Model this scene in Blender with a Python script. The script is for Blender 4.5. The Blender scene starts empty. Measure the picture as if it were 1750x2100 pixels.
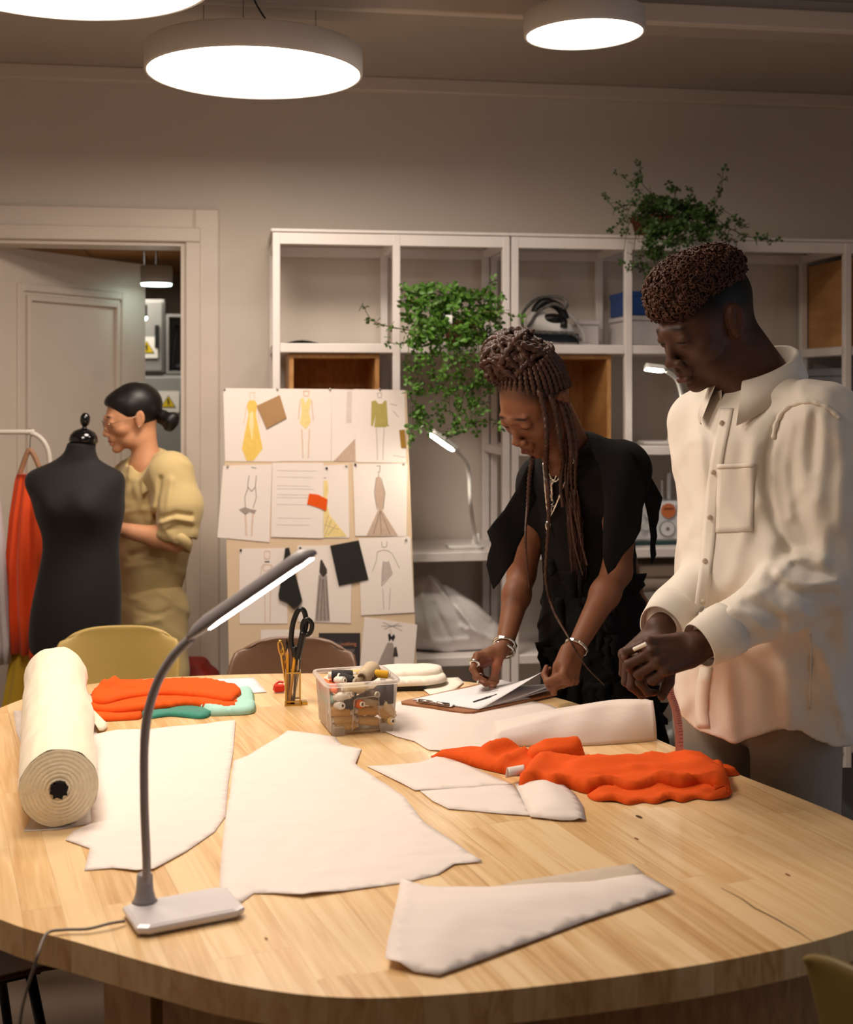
import bpy, bmesh, math, random
import numpy as np
from mathutils import Vector, Matrix, noise as mnoise
from mathutils.geometry import delaunay_2d_cdt
random.seed(7); RNG = np.random.default_rng(7)
PI = math.pi
S = bpy.context.scene
COL = S.collection
# ------------------------------------------------------------------ camera, world, lights, exposure
FPX, HOR, CAMZ, TZ = 2600.0, 800.0, 1.48, 0.75      # focal length in px (1750 px wide), horizon row, eye height, table height
cam_d = bpy.data.cameras.new('camera'); cam = bpy.data.objects.new('camera', cam_d); COL.objects.link(cam)
cam.location = (0, 0, CAMZ); cam.rotation_euler = (PI / 2, 0, 0)
cam_d.sensor_fit = 'HORIZONTAL'; cam_d.sensor_width = 24.0
cam_d.lens = FPX / 1750 * 24.0; cam_d.shift_y = -(1050 - HOR) / 1750
cam_d.clip_start = 0.05
cam_d.dof.use_dof = True; cam_d.dof.focus_distance = 2.62; cam_d.dof.aperture_fstop = 3.6
S.camera = cam
S.view_settings.view_transform = 'Standard'; S.view_settings.look = 'None'
S.view_settings.exposure = 0.14; S.view_settings.gamma = 1.0; S.view_settings.use_curve_mapping = False
W = bpy.data.worlds.new('world'); S.world = W; W.use_nodes = True
W.node_tree.nodes['Background'].inputs[0].default_value = (0.045, 0.04, 0.036, 1)
W.node_tree.nodes['Background'].inputs[1].default_value = 0.2
LAMP_W = 22.0                                        # radiance of the pendant diffusers
LAMP_C = (1.0, 0.862, 0.728)
def area_light(name, loc, rot, size, power, color, spread=None):
    d = bpy.data.lights.new(name, 'AREA'); d.shape = 'RECTANGLE'; d.size, d.size_y = size
    d.energy = power; d.color = color
    if spread: d.spread = spread
    o = bpy.data.objects.new(name, d); COL.objects.link(o); o.location = loc; o.rotation_euler = rot
    return o
# daylight of the window in the right wall, behind the camera's right shoulder
area_light('window_daylight', (2.9, 1.3, 1.5), (PI / 2, 0, PI / 2 + 0.15), (1.5, 1.4), 8.0, (0.66, 0.80, 1.0))
# added fill that brightens the next room, no visible lamp stands for it
area_light('next_room_fill', (-1.9, 6.3, 2.14), (0, 0, 0), (1.2, .5), 26.0, (1.0, .93, .82))
# ------------------------------------------------------------------ helpers
def px(x, y, Y): return Vector(((x - 875) / FPX * Y, Y, CAMZ + (HOR - y) / FPX * Y))
def tb(x, y, z=TZ):
    Y = (CAMZ - z) * FPX / (y - HOR); return Vector(((x - 875) / FPX * Y, Y, z))
def lin(c):
    f = lambda v: v / 12.92 if v <= 0.04045 else ((v + 0.055) / 1.055) ** 2.4
    return tuple(f(v / 255.0) for v in c)
ALPHA = math.radians(8.75)
RU = Vector((math.cos(ALPHA), math.sin(ALPHA), 0)); RN = Vector((-math.sin(ALPHA), math.cos(ALPHA), 0))
RA = Vector((-0.611, 4.915, 0))
def room(s, n, z): return RA + RU * s + RN * n + Vector((0, 0, z))
def ray_plane(x, y, p0, nrm):
    d = Vector(((x - 875) / FPX, 1.0, (HOR - y) / FPX)); o = Vector((0, 0, CAMZ))
    t = (p0 - o).dot(nrm) / d.dot(nrm); return o + d * t
def tag(o, label=None, cat=None, group=None, kind=None):
    if label: o['label'] = label
    if cat: o['category'] = cat
    if group: o['group'] = group
    if kind: o['kind'] = kind
    return o
def link(name, me, mat=None, parent=None, smooth=False, **kw):
    o = bpy.data.objects.new(name, me); COL.objects.link(o)
    if mat is not None and not me.materials: me.materials.append(mat)
    if smooth: me.polygons.foreach_set('use_smooth', [True] * len(me.polygons))
    if parent is not None:
        o.parent = parent; o.matrix_parent_inverse = parent.matrix_basis.inverted()
    return tag(o, **kw)
def thing(name, label, cat, loc=(0, 0, 0), rotz=0, group=None):
    o = bpy.data.objects.new(name, None); COL.objects.link(o); o.empty_display_size = 0.05
    o.location = loc; o.rotation_euler = (0, 0, rotz)
    return tag(o, label, cat, group)
def kid(name, me, mat, parent, smooth=False, **kw):        # child whose mesh is in the parent's local space
    o = link(name, me, mat, None, smooth, **kw); o.parent = parent; return o
def copy_tree(o, parent=None):
    c = o.copy(); COL.objects.link(c)
    if parent is not None: c.parent = parent
    for ch in o.children: copy_tree(ch, c)
    return c
class MB:
    """collects shapes into one mesh"""
    def __init__(s): s.v = []; s.f = []
    def add(s, vs, fs):
        b = len(s.v); s.v += [tuple(v) for v in vs]; s.f += [tuple(i + b for i in f) for f in fs]; return s
    def box(s, c, d, M=None, bev=0):
        x, y, z = [q / 2 for q in d]
        if bev:
            b = min(bev, x * .9, y * .9, z * .9)
            vs = []
            for sz, zz, in ((-1, z), (1, z)):
                pass
            prof = [(-z, b), (-z + b, 0), (z - b, 0), (z, b)]
            for zz, ins in prof:
                vs += [(-x + b, -y + ins, zz), (x - b, -y + ins, zz), (x - ins, -y + b, zz), (x - ins, y - b, zz), (x - b, y - ins, zz), (-x + b, y - ins, zz), (-x + ins, y - b, zz), (-x + ins, -y + b, zz)]
            fs = [tuple(range(7, -1, -1)), tuple(range(24, 32))]
            for r in range(3):
                for i in range(8):
                    j = (i + 1) % 8; fs.append((r * 8 + i, r * 8 + j, r * 8 + 8 + j, r * 8 + 8 + i))
        else:
            vs = [(a, b_, c_) for c_ in (-z, z) for a, b_ in ((-x, -y), (x, -y), (x, y), (-x, y))]
            fs = [(3, 2, 1, 0), (4, 5, 6, 7), (0, 1, 5, 4), (1, 2, 6, 5), (2, 3, 7, 6), (3, 0, 4, 7)]
        vs = [Vector(v) for v in vs]
        if M is not None: vs = [M @ v for v in vs]
        return s.add([v + Vector(c) for v in vs], fs)
    def tube(s, pts, r, n=8, caps=True, flat=None, closed=False):
        pts = [Vector(p) for p in pts]; N = len(pts)
        rs = r if isinstance(r, (list, tuple)) else [r] * N
        T = []
        for i in range(N):
            if closed: t = pts[(i + 1) % N] - pts[i - 1]
            else: t = pts[min(i + 1, N - 1)] - pts[max(i - 1, 0)]
            T.append(t.normalized() if t.length > 1e-9 else Vector((0, 0, 1)))
        u = Vector((0, 0, 1)) if abs(T[0].z) < .9 else Vector((1, 0, 0))
        vs = []
        for i in range(N):
            u = (u - T[i] * u.dot(T[i])).normalized(); w = T[i].cross(u)
            for k in range(n):
                a = 2 * PI * k / n
                vs.append(pts[i] + (u * math.cos(a) * (flat or 1) + w * math.sin(a)) * rs[i])
        fs = []
        for i in range(N if closed else N - 1):
            i2 = (i + 1) % N
            for k in range(n):
                k2 = (k + 1) % n; fs.append((i * n + k, i * n + k2, i2 * n + k2, i2 * n + k))
        if caps and not closed: fs += [tuple(range(n - 1, -1, -1)), tuple((N - 1) * n + k for k in range(n))]
        return s.add(vs, fs)
    def lathe(s, prof, c=(0, 0, 0), n=24, M=None, cap=True):
        vs = []
        for r, z in prof:
            for k in range(n):
                a = 2 * PI * k / n; vs.append(Vector((r * math.cos(a), r * math.sin(a), z)))
        if M is not None: vs = [M @ v for v in vs]
        vs = [v + Vector(c) for v in vs]; fs = []
        for i in range(len(prof) - 1):
            for k in range(n):
                k2 = (k + 1) % n; fs.append((i * n + k, i * n + k2, i * n + n + k2, i * n + n + k))
        if cap:
            fs += [tuple(range(n - 1, -1, -1)), tuple((len(prof) - 1) * n + k for k in range(n))]
        return s.add(vs, fs)
    def ball(s, c, r, n=12, m=8, M=None):
        rr = r if isinstance(r, (tuple, list)) else (r, r, r)
        prof = []
        vs = [Vector((0, 0, -rr[2]))]
        for i in range(1, m):
            t = PI * i / m
            for k in range(n):
                a = 2 * PI * k / n; vs.append(Vector((rr[0] * math.sin(t) * math.cos(a), rr[1] * math.sin(t) * math.sin(a), -rr[2] * math.cos(t))))
        vs.append(Vector((0, 0, rr[2])))
        if M is not None: vs = [M @ v for v in vs]
        fs = [(0, 1 + (k + 1) % n, 1 + k) for k in range(n)]
        for i in range(m - 2):
            for k in range(n):
                a = 1 + i * n + k; b = 1 + i * n + (k + 1) % n; fs.append((a, b, b + n, a + n))
        l = len(vs) - 1; fs += [(l, 1 + (m - 2) * n + k, 1 + (m - 2) * n + (k + 1) % n) for k in range(n)]
        return s.add([v + Vector(c) for v in vs], fs)
    def prism(s, pts, z0, z1):
        n = len(pts)
        a = sum(pts[i][0] * pts[(i + 1) % n][1] - pts[(i + 1) % n][0] * pts[i][1] for i in range(n))
        if a < 0: pts = pts[::-1]
        vs = [(p[0], p[1], z0) for p in pts] + [(p[0], p[1], z1) for p in pts]
        fs = [tuple(range(n - 1, -1, -1)), tuple(range(n, 2 * n))] + [(i, (i + 1) % n, n + (i + 1) % n, n + i) for i in range(n)]
        return s.add(vs, fs)
    def grid(s, rows, closed_u=False):
        n = len(rows[0]); vs = [p for r in rows for p in r]; fs = []
        for i in range(len(rows) - 1):
            for k in range(n if closed_u else n - 1):
                k2 = (k + 1) % n; fs.append((i * n + k, i * n + k2, i * n + n + k2, i * n + n + k))
        return s.add(vs, fs)
    def xf(s, M): s.v = [tuple(M @ Vector(v)) for v in s.v]; return s
    def mesh(s, name='m'):
        me = bpy.data.meshes.new(name); me.from_pydata(s.v, [], s.f); me.update(); return me
    def build(s, name, mat, parent=None, smooth=False, **kw): return link(name, s.mesh(name), mat, parent, smooth, **kw)
def solidify(o, t, offset=-1):
    m = o.modifiers.new('thick', 'SOLIDIFY'); m.thickness = t; m.offset = offset; return o
def subsurf(o, n=1):
    m = o.modifiers.new('sub', 'SUBSURF'); m.levels = n; m.render_levels = n; return o
def bevel(o, w, n=2):
    m = o.modifiers.new('bev', 'BEVEL'); m.width = w; m.segments = n; m.limit_method = 'ANGLE'; return o
def catmull(P, n=8, closed=False):
    P = [Vector(p) for p in P]; out = []; N = len(P)
    for i in range(N if closed else N - 1):
        g = lambda k: P[k % N] if closed else P[max(0, min(N - 1, k))]
        a, b, c, d = g(i - 1), g(i), g(i + 1), g(i + 2)
        for j in range(n):
            t = j / n
            out.append(0.5 * ((2 * b) + (c - a) * t + (2 * a - 5 * b + 4 * c - d) * t * t + (3 * b - a - 3 * c + d) * t ** 3))
    if not closed: out.append(P[-1])
    return out
def rotz(a): return Matrix.Rotation(a, 3, 'Z')
def frame(fwd, up):
    f = Vector(fwd).normalized(); r = f.cross(Vector(up)).normalized(); u = r.cross(f)
    return Matrix((r, f, u)).transposed()       # columns: right, forward, up
# ------------------------------------------------------------------ materials
MATS = {}
def mat(name, col, rough=.6, metal=0, var=.06, scale=8, bump=0, bscale=60, emit=None, trans=0, alpha=1, coat=0, sheen=0, spec=.5, stretch=None, col2=None, sss=0, ior=1.45):
    if name in MATS: return MATS[name]
    m = bpy.data.materials.new(name); m.use_nodes = True; nt = m.node_tree; b = nt.nodes['Principled BSDF']
    c = lin(col); N = nt.nodes.new; L = nt.links.new
    b.inputs['Roughness'].default_value = rough; b.inputs['Metallic'].default_value = metal
    b.inputs['Specular IOR Level'].default_value = spec; b.inputs['IOR'].default_value = ior
    if coat: b.inputs['Coat Weight'].default_value = coat; b.inputs['Coat Roughness'].default_value = .15
    if sheen: b.inputs['Sheen Weight'].default_value = sheen; b.inputs['Sheen Roughness'].default_value = .4
    if trans: b.inputs['Transmission Weight'].default_value = trans
    if alpha < 1: b.inputs['Alpha'].default_value = alpha
    if sss: b.inputs['Subsurface Weight'].default_value = sss; b.inputs['Subsurface Radius'].default_value = (.01, .004, .002); b.inputs['Subsurface Scale'].default_value = .5
    tc = N('ShaderNodeTexCoord'); mp = N('ShaderNodeMapping'); L(tc.outputs['Object'], mp.inputs[0])
    if stretch: mp.inputs['Scale'].default_value = stretch
    nz = N('ShaderNodeTexNoise'); nz.inputs['Scale'].default_value = scale; nz.inputs['Detail'].default_value = 5; L(mp.outputs[0], nz.inputs[0])
    rp = N('ShaderNodeValToRGB'); L(nz.outputs['Fac'], rp.inputs[0])
    c2 = lin(col2) if col2 else tuple(min(1, v * (1 + var)) for v in c); c1 = c if col2 else tuple(v * (1 - var) for v in c)
    rp.color_ramp.elements[0].position = .3; rp.color_ramp.elements[1].position = .7
    rp.color_ramp.elements[0].color = (*c1, 1); rp.color_ramp.elements[1].color = (*c2, 1)
    L(rp.outputs[0], b.inputs['Base Color'])
    if bump:
        n2 = N('ShaderNodeTexNoise'); n2.inputs['Scale'].default_value = bscale; n2.inputs['Detail'].default_value = 4; L(mp.outputs[0], n2.inputs[0])
        bp = N('ShaderNodeBump'); bp.inputs['Strength'].default_value = bump; bp.inputs['Distance'].default_value = .004
        L(n2.outputs['Fac'], bp.inputs['Height']); L(bp.outputs[0], b.inputs['Normal'])
    if emit:
        b.inputs['Emission Color'].default_value = (*emit[0], 1); b.inputs['Emission Strength'].default_value = emit[1]
    MATS[name] = m; return m
def wood(name, cols, ang, sc=1.0, rough=.45, rnd=True, coat=0.0):
    """stave wood: long grain along the direction ang, every piece a little different"""
    m = bpy.data.materials.new(name); m.use_nodes = True; nt = m.node_tree; b = nt.nodes['Principled BSDF']; N = nt.nodes.new; L = nt.links.new
    tc = N('ShaderNodeTexCoord'); mp = N('ShaderNodeMapping'); mp.vector_type = 'TEXTURE'; mp.inputs['Rotation'].default_value = (0, 0, ang); L(tc.outputs['Object'], mp.inputs[0])
    oi = N('ShaderNodeObjectInfo'); ad = N('ShaderNodeVectorMath'); ad.operation = 'ADD'; L(mp.outputs[0], ad.inputs[0])
    cb = N('ShaderNodeCombineXYZ'); ml = N('ShaderNodeMath'); ml.operation = 'MULTIPLY'; ml.inputs[1].default_value = 37.0 if rnd else 0; L(oi.outputs['Random'], ml.inputs[0])
    for k in range(3): L(ml.outputs[0], cb.inputs[k])
    L(cb.outputs[0], ad.inputs[1])
    m2 = N('ShaderNodeMapping'); m2.inputs['Scale'].default_value = (28 * sc, 1.6 * sc, 8 * sc); L(ad.outputs[0], m2.inputs[0])
    n1 = N('ShaderNodeTexNoise'); n1.inputs['Scale'].default_value = 1.6; n1.inputs['Detail'].default_value = 3; n1.inputs['Distortion'].default_value = 1.2; L(m2.outputs[0], n1.inputs[0])
    m3 = N('ShaderNodeMapping'); m3.inputs['Scale'].default_value = (160 * sc, 5 * sc, 30 * sc); L(ad.outputs[0], m3.inputs[0])
    n2 = N('ShaderNodeTexNoise'); n2.inputs['Scale'].default_value = 1.5; n2.inputs['Detail'].default_value = 2; L(m3.outputs[0], n2.inputs[0])
    a1 = N('ShaderNodeMath'); a1.operation = 'MULTIPLY_ADD'; a1.inputs[1].default_value = .35; L(n2.outputs['Fac'], a1.inputs[0]); L(n1.outputs['Fac'], a1.inputs[2])
    a2 = N('ShaderNodeMath'); a2.operation = 'MULTIPLY_ADD'; a2.inputs[1].default_value = .34 if rnd else 0; L(oi.outputs['Random'], a2.inputs[0]); L(a1.outputs[0], a2.inputs[2])
    rp = N('ShaderNodeValToRGB'); L(a2.outputs[0], rp.inputs[0]); e = rp.color_ramp.elements
    e[0].position = .45; e[1].position = 1.1 if False else 1.0
    e[0].color = (*lin(cols[0]), 1); e[1].color = (*lin(cols[2]), 1); q = e.new(.74); q.color = (*lin(cols[1]), 1)
    L(rp.outputs[0], b.inputs['Base Color']); b.inputs['Roughness'].default_value = rough
    if coat: b.inputs['Coat Weight'].default_value = coat; b.inputs['Coat Roughness'].default_value = .22
    bp = N('ShaderNodeBump'); bp.inputs['Strength'].default_value = .08; bp.inputs['Distance'].default_value = .002; L(n2.outputs['Fac'], bp.inputs['Height']); L(bp.outputs[0], b.inputs['Normal'])
    MATS[name] = m; return m
def emission(name, col, strength):
    m = bpy.data.materials.new(name); m.use_nodes = True; nt = m.node_tree; b = nt.nodes['Principled BSDF']
    b.inputs['Base Color'].default_value = (.9, .9, .9, 1); b.inputs['Emission Color'].default_value = (*col, 1); b.inputs['Emission Strength'].default_value = strength
    return m
def skin(name, col):
    """skin: colour from the 'tone' vertex colours (lips, brows, nails, short hair) with fine mottling"""
    m = bpy.data.materials.new(name); m.use_nodes = True; nt = m.node_tree; b = nt.nodes['Principled BSDF']; N = nt.nodes.new; L = nt.links.new
    at = N('ShaderNodeAttribute'); at.attribute_name = 'tone'
    tc = N('ShaderNodeTexCoord'); nz = N('ShaderNodeTexNoise'); nz.inputs['Scale'].default_value = 45; nz.inputs['Detail'].default_value = 5; L(tc.outputs['Object'], nz.inputs[0])
    mx = N('ShaderNodeMix'); mx.data_type = 'RGBA'; mx.blend_type = 'OVERLAY'; mx.inputs[0].default_value = .22
    L(at.outputs['Color'], mx.inputs[6]); L(nz.outputs['Color'], mx.inputs[7]); 
    rgb = N('ShaderNodeRGBToBW'); L(nz.outputs['Color'], rgb.inputs[0]); L(rgb.outputs[0], mx.inputs[7])
    L(mx.outputs[2], b.inputs['Base Color'])
    b.inputs['Roughness'].default_value = .55; b.inputs['Specular IOR Level'].default_value = .25
    b.inputs['Subsurface Weight'].default_value = .12; b.inputs['Subsurface Radius'].default_value = (.012, .004, .002); b.inputs['Subsurface Scale'].default_value = .4
    n2 = N('ShaderNodeTexNoise'); n2.inputs['Scale'].default_value = 320; L(tc.outputs['Object'], n2.inputs[0])
    bp = N('ShaderNodeBump'); bp.inputs['Strength'].default_value = .12; bp.inputs['Distance'].default_value = .001; L(n2.outputs['Fac'], bp.inputs['Height']); L(bp.outputs[0], b.inputs['Normal'])
    return m
# ------------------------------------------------------------------ implicit surfaces (smooth bodies, garments) meshed with surface nets
F32 = np.float32
def A(v): return np.array(tuple(v), dtype=F32)
def p_cone(a, b, ra, rb, flat=None):
    a, b = A(a), A(b); ba = b - a; l2 = float(ba @ ba) + 1e-12
    if flat is not None: fn = A(Vector(flat[0]).normalized()); ff = 1 / flat[1] - 1
    def f(P):
        Q = P - a; t = np.clip((Q @ ba) / l2, 0, 1)
        D = Q - t[:, None] * ba
        if flat is not None: D = D + (D @ fn)[:, None] * fn * ff
        d = np.sqrt((D * D).sum(1)) - (ra + (rb - ra) * t)
        return d * (min(1, flat[1]) if flat is not None else 1)
    return f, (a + b) / 2, math.sqrt(l2) / 2 + max(ra, rb) * (max(1, flat[1]) if flat is not None else 1)
def p_ell(c, r, R=None):
    c = A(c); r = A(r); Rm = np.eye(3, dtype=F32) if R is None else np.array(R, dtype=F32)
    def f(P):
        Q = (P - c) @ Rm
        q = Q / r; k0 = np.sqrt((q * q).sum(1)); q2 = q / r; k1 = np.sqrt((q2 * q2).sum(1)) + 1e-9
        return k0 * (k0 - 1) / k1
    return f, c, float(r.max())
def p_box(c, h, rad, R=None):
    c = A(c); h = A(h) - rad; Rm = np.eye(3, dtype=F32) if R is None else np.array(R, dtype=F32)
    def f(P):
        q = np.abs((P - c) @ Rm) - h
        return np.sqrt((np.maximum(q, 0) ** 2).sum(1)) + np.minimum(q.max(1), 0) - rad
    return f, c, float(np.linalg.norm(h)) + rad
def p_half(c, n, R):            # everything on the side of the plane that n points to, within R of c
    c = A(c); n = A(Vector(n).normalized())
    def f(P): return -((P - c) @ n)
    return f, c, R
class SDF:
    def __init__(s): s.ops = []
    def add(s, prim, k=.01): s.ops.append((1, k, prim)); return s
    def sub(s, prim, k=.005): s.ops.append((-1, k, prim)); return s
    @staticmethod
    def ev(ops, P):
        d = np.full(len(P), 1.0, F32)
        for o, k, (f, c, r) in ops:
            e = f(P).astype(F32)
            if o > 0:
                h = np.clip(.5 + .5 * (d - e) / k, 0, 1); d = d * (1 - h) + e * h - k * h * (1 - h)
            else:
                h = np.clip(.5 - .5 * (d + e) / k, 0, 1); d = d * (1 - h) - e * h + k * h * (1 - h)
        return d
    def mesh(s, vox, disp=None, name='m', bounds=None, zmin=None):
        adds = [(c, r) for o, k, (f, c, r) in s.ops if o > 0]
        lo = np.min([c - r for c, r in adds], 0) - .03; hi = np.max([c + r for c, r in adds], 0) + .03
        if zmin is not None: lo[2] = zmin
        B = 16; n = (np.ceil((hi - lo) / vox / B).astype(int) * B) + 1
        G = np.full(tuple(n), 1.0, F32); br = vox * B * .87
        ax = np.arange(B + 1) * vox; loc = np.stack(np.meshgrid(ax, ax, ax, indexing='ij'), -1).reshape(-1, 3).astype(F32)
        for i in range(0, n[0] - 1, B):
            for j in range(0, n[1] - 1, B):
                for k in range(0, n[2] - 1, B):
                    o = (lo + np.array([i, j, k]) * vox).astype(F32); bc = o + vox * B / 2
                    ops = [q for q in s.ops if np.linalg.norm(bc - q[2][1]) - q[2][2] < br + .035]
                    if not any(q[0] > 0 for q in ops): continue
                    dc = float(s.ev(ops, bc[None].astype(F32))[0])
                    if abs(dc) > br * 1.25 + .014: G[i:i + B + 1, j:j + B + 1, k:k + B + 1] = dc; continue
                    P = loc + o; d = s.ev(ops, P)
                    if disp is not None: d = d - disp(P).astype(F32)
                    G[i:i + B + 1, j:j + B + 1, k:k + B + 1] = d.reshape(B + 1, B + 1, B + 1)
        return nets(G, lo, vox, name)
def nets(G, lo, vox, name):
    inn = G < 0
    a = inn[:-1, :-1, :-1].astype(np.int8)
    for d in [(1, 0, 0), (0, 1, 0), (0, 0, 1), (1, 1, 0), (1, 0, 1), (0, 1, 1), (1, 1, 1)]:
        a = a + inn[d[0]:G.shape[0] - 1 + d[0], d[1]:G.shape[1] - 1 + d[1], d[2]:G.shape[2] - 1 + d[2]]
    act = (a > 0) & (a < 8); I = np.argwhere(act); idx = np.full(act.shape, -1, np.int32); idx[act] = np.arange(len(I))
    C = np.array([(x, y, z) for x in (0, 1) for y in (0, 1) for z in (0, 1)])
    V = np.stack([G[I[:, 0] + c[0], I[:, 1] + c[1], I[:, 2] + c[2]] for c in C], 1)
    acc = np.zeros((len(I), 3)); cnt = np.zeros(len(I))
    for p in range(8):
        for q in range(p + 1, 8):
            if np.abs(C[p] - C[q]).sum() != 1: continue
            m = (V[:, p] < 0) != (V[:, q] < 0); t = V[m, p] / (V[m, p] - V[m, q])
            acc[m] += C[p] + t[:, None] * (C[q] - C[p]); cnt[m] += 1
    P = lo + (I + acc / cnt[:, None]) * vox
    F = []
    for ax in range(3):
        u, v = [(1, 2), (2, 0), (0, 1)][ax]
        s0 = [slice(None)] * 3; s1 = [slice(None)] * 3; s0[ax] = slice(0, -1); s1[ax] = slice(1, None)
        e = inn[tuple(s0)] != inn[tuple(s1)]
        E = np.argwhere(e); sg = inn[tuple(s0)][e]
        ok = (E[:, u] > 0) & (E[:, v] > 0) & (E[:, u] < act.shape[u]) & (E[:, v] < act.shape[v]) & (E[:, ax] < act.shape[ax]); E = E[ok]; sg = sg[ok]
        du = np.zeros(3, int); du[u] = 1; dv = np.zeros(3, int); dv[v] = 1
        g = lambda Q: idx[Q[:, 0], Q[:, 1], Q[:, 2]]
        q = np.stack([g(E - du - dv), g(E - dv), g(E), g(E - du)], 1)
        q[~sg] = q[~sg][:, ::-1]; F.append(q)
    F = np.concatenate(F); F = F[(F >= 0).all(1)]
    me = bpy.data.meshes.new(name); me.vertices.add(len(P)); me.vertices.foreach_set('co', P.astype(F32).ravel())
    me.loops.add(F.size); me.loops.foreach_set('vertex_index', F.ravel().astype(np.int32))
    me.polygons.add(len(F)); me.polygons.foreach_set('loop_start', np.arange(0, F.size, 4, dtype=np.int32))
    me.polygons.foreach_set('use_smooth', np.ones(len(F), bool)); me.update(calc_edges=True); me.validate()
    return me
def paint(me, base, spots, hard=None):
    """vertex colours: base tone and ellipsoid spots (centre, rotation, radii, colour, softness)"""
    n = len(me.vertices); co = np.empty(n * 3, F32); me.vertices.foreach_get('co', co); co = co.reshape(-1, 3)
    c = np.tile(np.array(lin(base)), (n, 1))
    for ctr, R, rad, colr, soft in spots:
        q = (co - A(ctr)) @ (np.eye(3) if R is None else np.array(R)); d = np.sqrt(((q / np.array(rad)) ** 2).sum(1))
        w = np.clip((1 + soft - d) / (2 * soft), 0, 1)[:, None]; c = c * (1 - w) + np.array(lin(colr)) * w
    at = me.color_attributes.new('tone', 'FLOAT_COLOR', 'POINT'); at.data.foreach_set('color', np.concatenate([c, np.ones((n, 1))], 1).astype(F32).ravel())
def wob(P, dirs):
    """sum of sine folds: (direction, wavelength, amplitude, phase, warp)"""
    s = np.zeros(len(P), F32)
    for d, wl, am, ph, wp in dirs:
        d = np.array(d, F32); x = P @ d
        w = np.sin(P[:, 0] * 9.1 + ph) + np.sin(P[:, 1] * 11.3 + 2 * ph) + np.sin(P[:, 2] * 7.7 + 3 * ph)
        v = np.sin((x * 2 * PI / wl) + w * wp + ph); s += am * (np.maximum(v, -.2) ** 2) * np.sign(v) * np.clip(.55 + .45 * np.sin(P[:, 2] * 13 + P[:, 0] * 17 + ph * 5), 0, 1)
    return s
# ================================================================== the setting
M_wall = mat('wall_paint', (220, 210, 199), .75, var=.02, scale=3, bump=.03, bscale=90)
M_ceil = mat('ceiling_paint', (190, 180, 169), .85, var=.02, scale=2)
M_trim = mat('trim_paint', (226, 213, 200), .42, var=.02)
M_floor = mat('floor_concrete', (128, 112, 98), .5, var=.12, scale=3, bump=.05, bscale=40)
M_white = mat('white_lacquer', (232, 224, 220), .4, var=.02)
M_whiteplastic = mat('white_plastic', (236, 234, 230), .3, var=.01)
M_black = mat('black_plastic', (20, 19, 19), .35, var=.1)
M_blackmetal = mat('black_metal', (18, 18, 19), .4, metal=.3)
M_steel = mat('brushed_steel', (190, 186, 180), .25, metal=1, var=.08)
M_silver = mat('silver', (225, 220, 210), .22, metal=1, var=.1, scale=60)
M_gold = mat('brass', (200, 164, 88), .25, metal=1, var=.08)
M_corr = mat('corridor_wood', (130, 84, 38), .6, var=.2, scale=6, stretch=(1, 12, 1))
M_grey = mat('cabinet_grey', (122, 120, 116), .5, var=.03)
M_oak = wood('oak_veneer', ((168, 118, 66), (190, 140, 84), (205, 158, 102)), ALPHA, .8, .5, rnd=False)
def rbox(mb, s0, s1, n0, n1, z0, z1, bev=0):
    return mb.box(room((s0 + s1) / 2, (n0 + n1) / 2, (z0 + z1) / 2), (abs(s1 - s0), abs(n1 - n0), abs(z1 - z0)), rotz(ALPHA), bev)
SL, SR, NB, CZ = -2.4, 3.35, -6.6, 2.70
DS0, DS1, DTOP = -1.10, -0.305, 2.06                     # door opening
def struct(name, mb, m, **kw): return mb.build(name, m, None, kind='structure', **kw)
struct('floor', rbox(MB(), SL - .2, SR + .2, NB, 3.2, -.1, 0), M_floor)
struct('ceiling', rbox(MB(), SL - .2, SR + .2, NB, .12, CZ, CZ + .1), M_ceil)
wb = thing('wall_back', None, None); tag(wb, kind='structure')
rbox(MB(), SL - .2, DS0, 0, .12, 0, CZ).build('wall_section', M_wall, wb)
rbox(MB(), DS1, SR + .2, 0, .12, 0, CZ).build('wall_section', M_wall, wb)
rbox(MB(), DS0, DS1, 0, .12, DTOP, CZ).build('wall_section', M_wall, wb)
struct('wall_left', rbox(MB(), SL - .12, SL, NB, 0, 0, CZ), M_wall)
wr = thing('wall_right', None, None); tag(wr, kind='structure')
for a, b, c, d in ((NB, -4.6, 0, CZ), (-2.9, 0, 0, CZ), (-4.6, -2.9, 0, .8), (-4.6, -2.9, 2.3, CZ)): rbox(MB(), SR, SR + .12, a, b, c, d).build('wall_section', M_wall, wr)
struct('wall_rear', rbox(MB(), SL - .12, SR + .12, NB - .12, NB, 0, CZ), M_wall)
# cornice and ceiling beams
t1 = struct('trim_1', rbox(MB(), SL, SR, -.05, 0, 2.645, 2.70, .004), M_trim)
t2 = thing('trim_2', None, None); tag(t2, kind='structure')
rbox(MB(), SL, SR, -1.22, -.98, 2.635, CZ, .004).build('ceiling_beam', M_ceil, t2)
rbox(MB(), SL, SR, -1.245, -1.205, 2.60, 2.66, .004).build('beam_rail', M_trim, t2)
rbox(MB(), SL, SR, -3.02, -2.78, 2.635, CZ, .004).build('ceiling_beam', M_ceil, t2)
rbox(MB(), SL, SR, -3.045, -3.005, 2.60, 2.66, .004).build('beam_rail', M_trim, t2)
# small flush fitting on the ceiling beside the beam
cv = thing('ceiling_vent', 'small flat ceiling fitting beside the white beam, upper right', 'vent', room(1.62, -.93, 2.69))
MB().box(room(1.62, -.93, 2.688), (.22, .10, .024), rotz(ALPHA), .004).build('housing', M_trim, cv)
MB().box(room(1.60, -.985, 2.683), (.13, .012, .012), rotz(ALPHA)).build('slot', M_black, cv)
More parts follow.
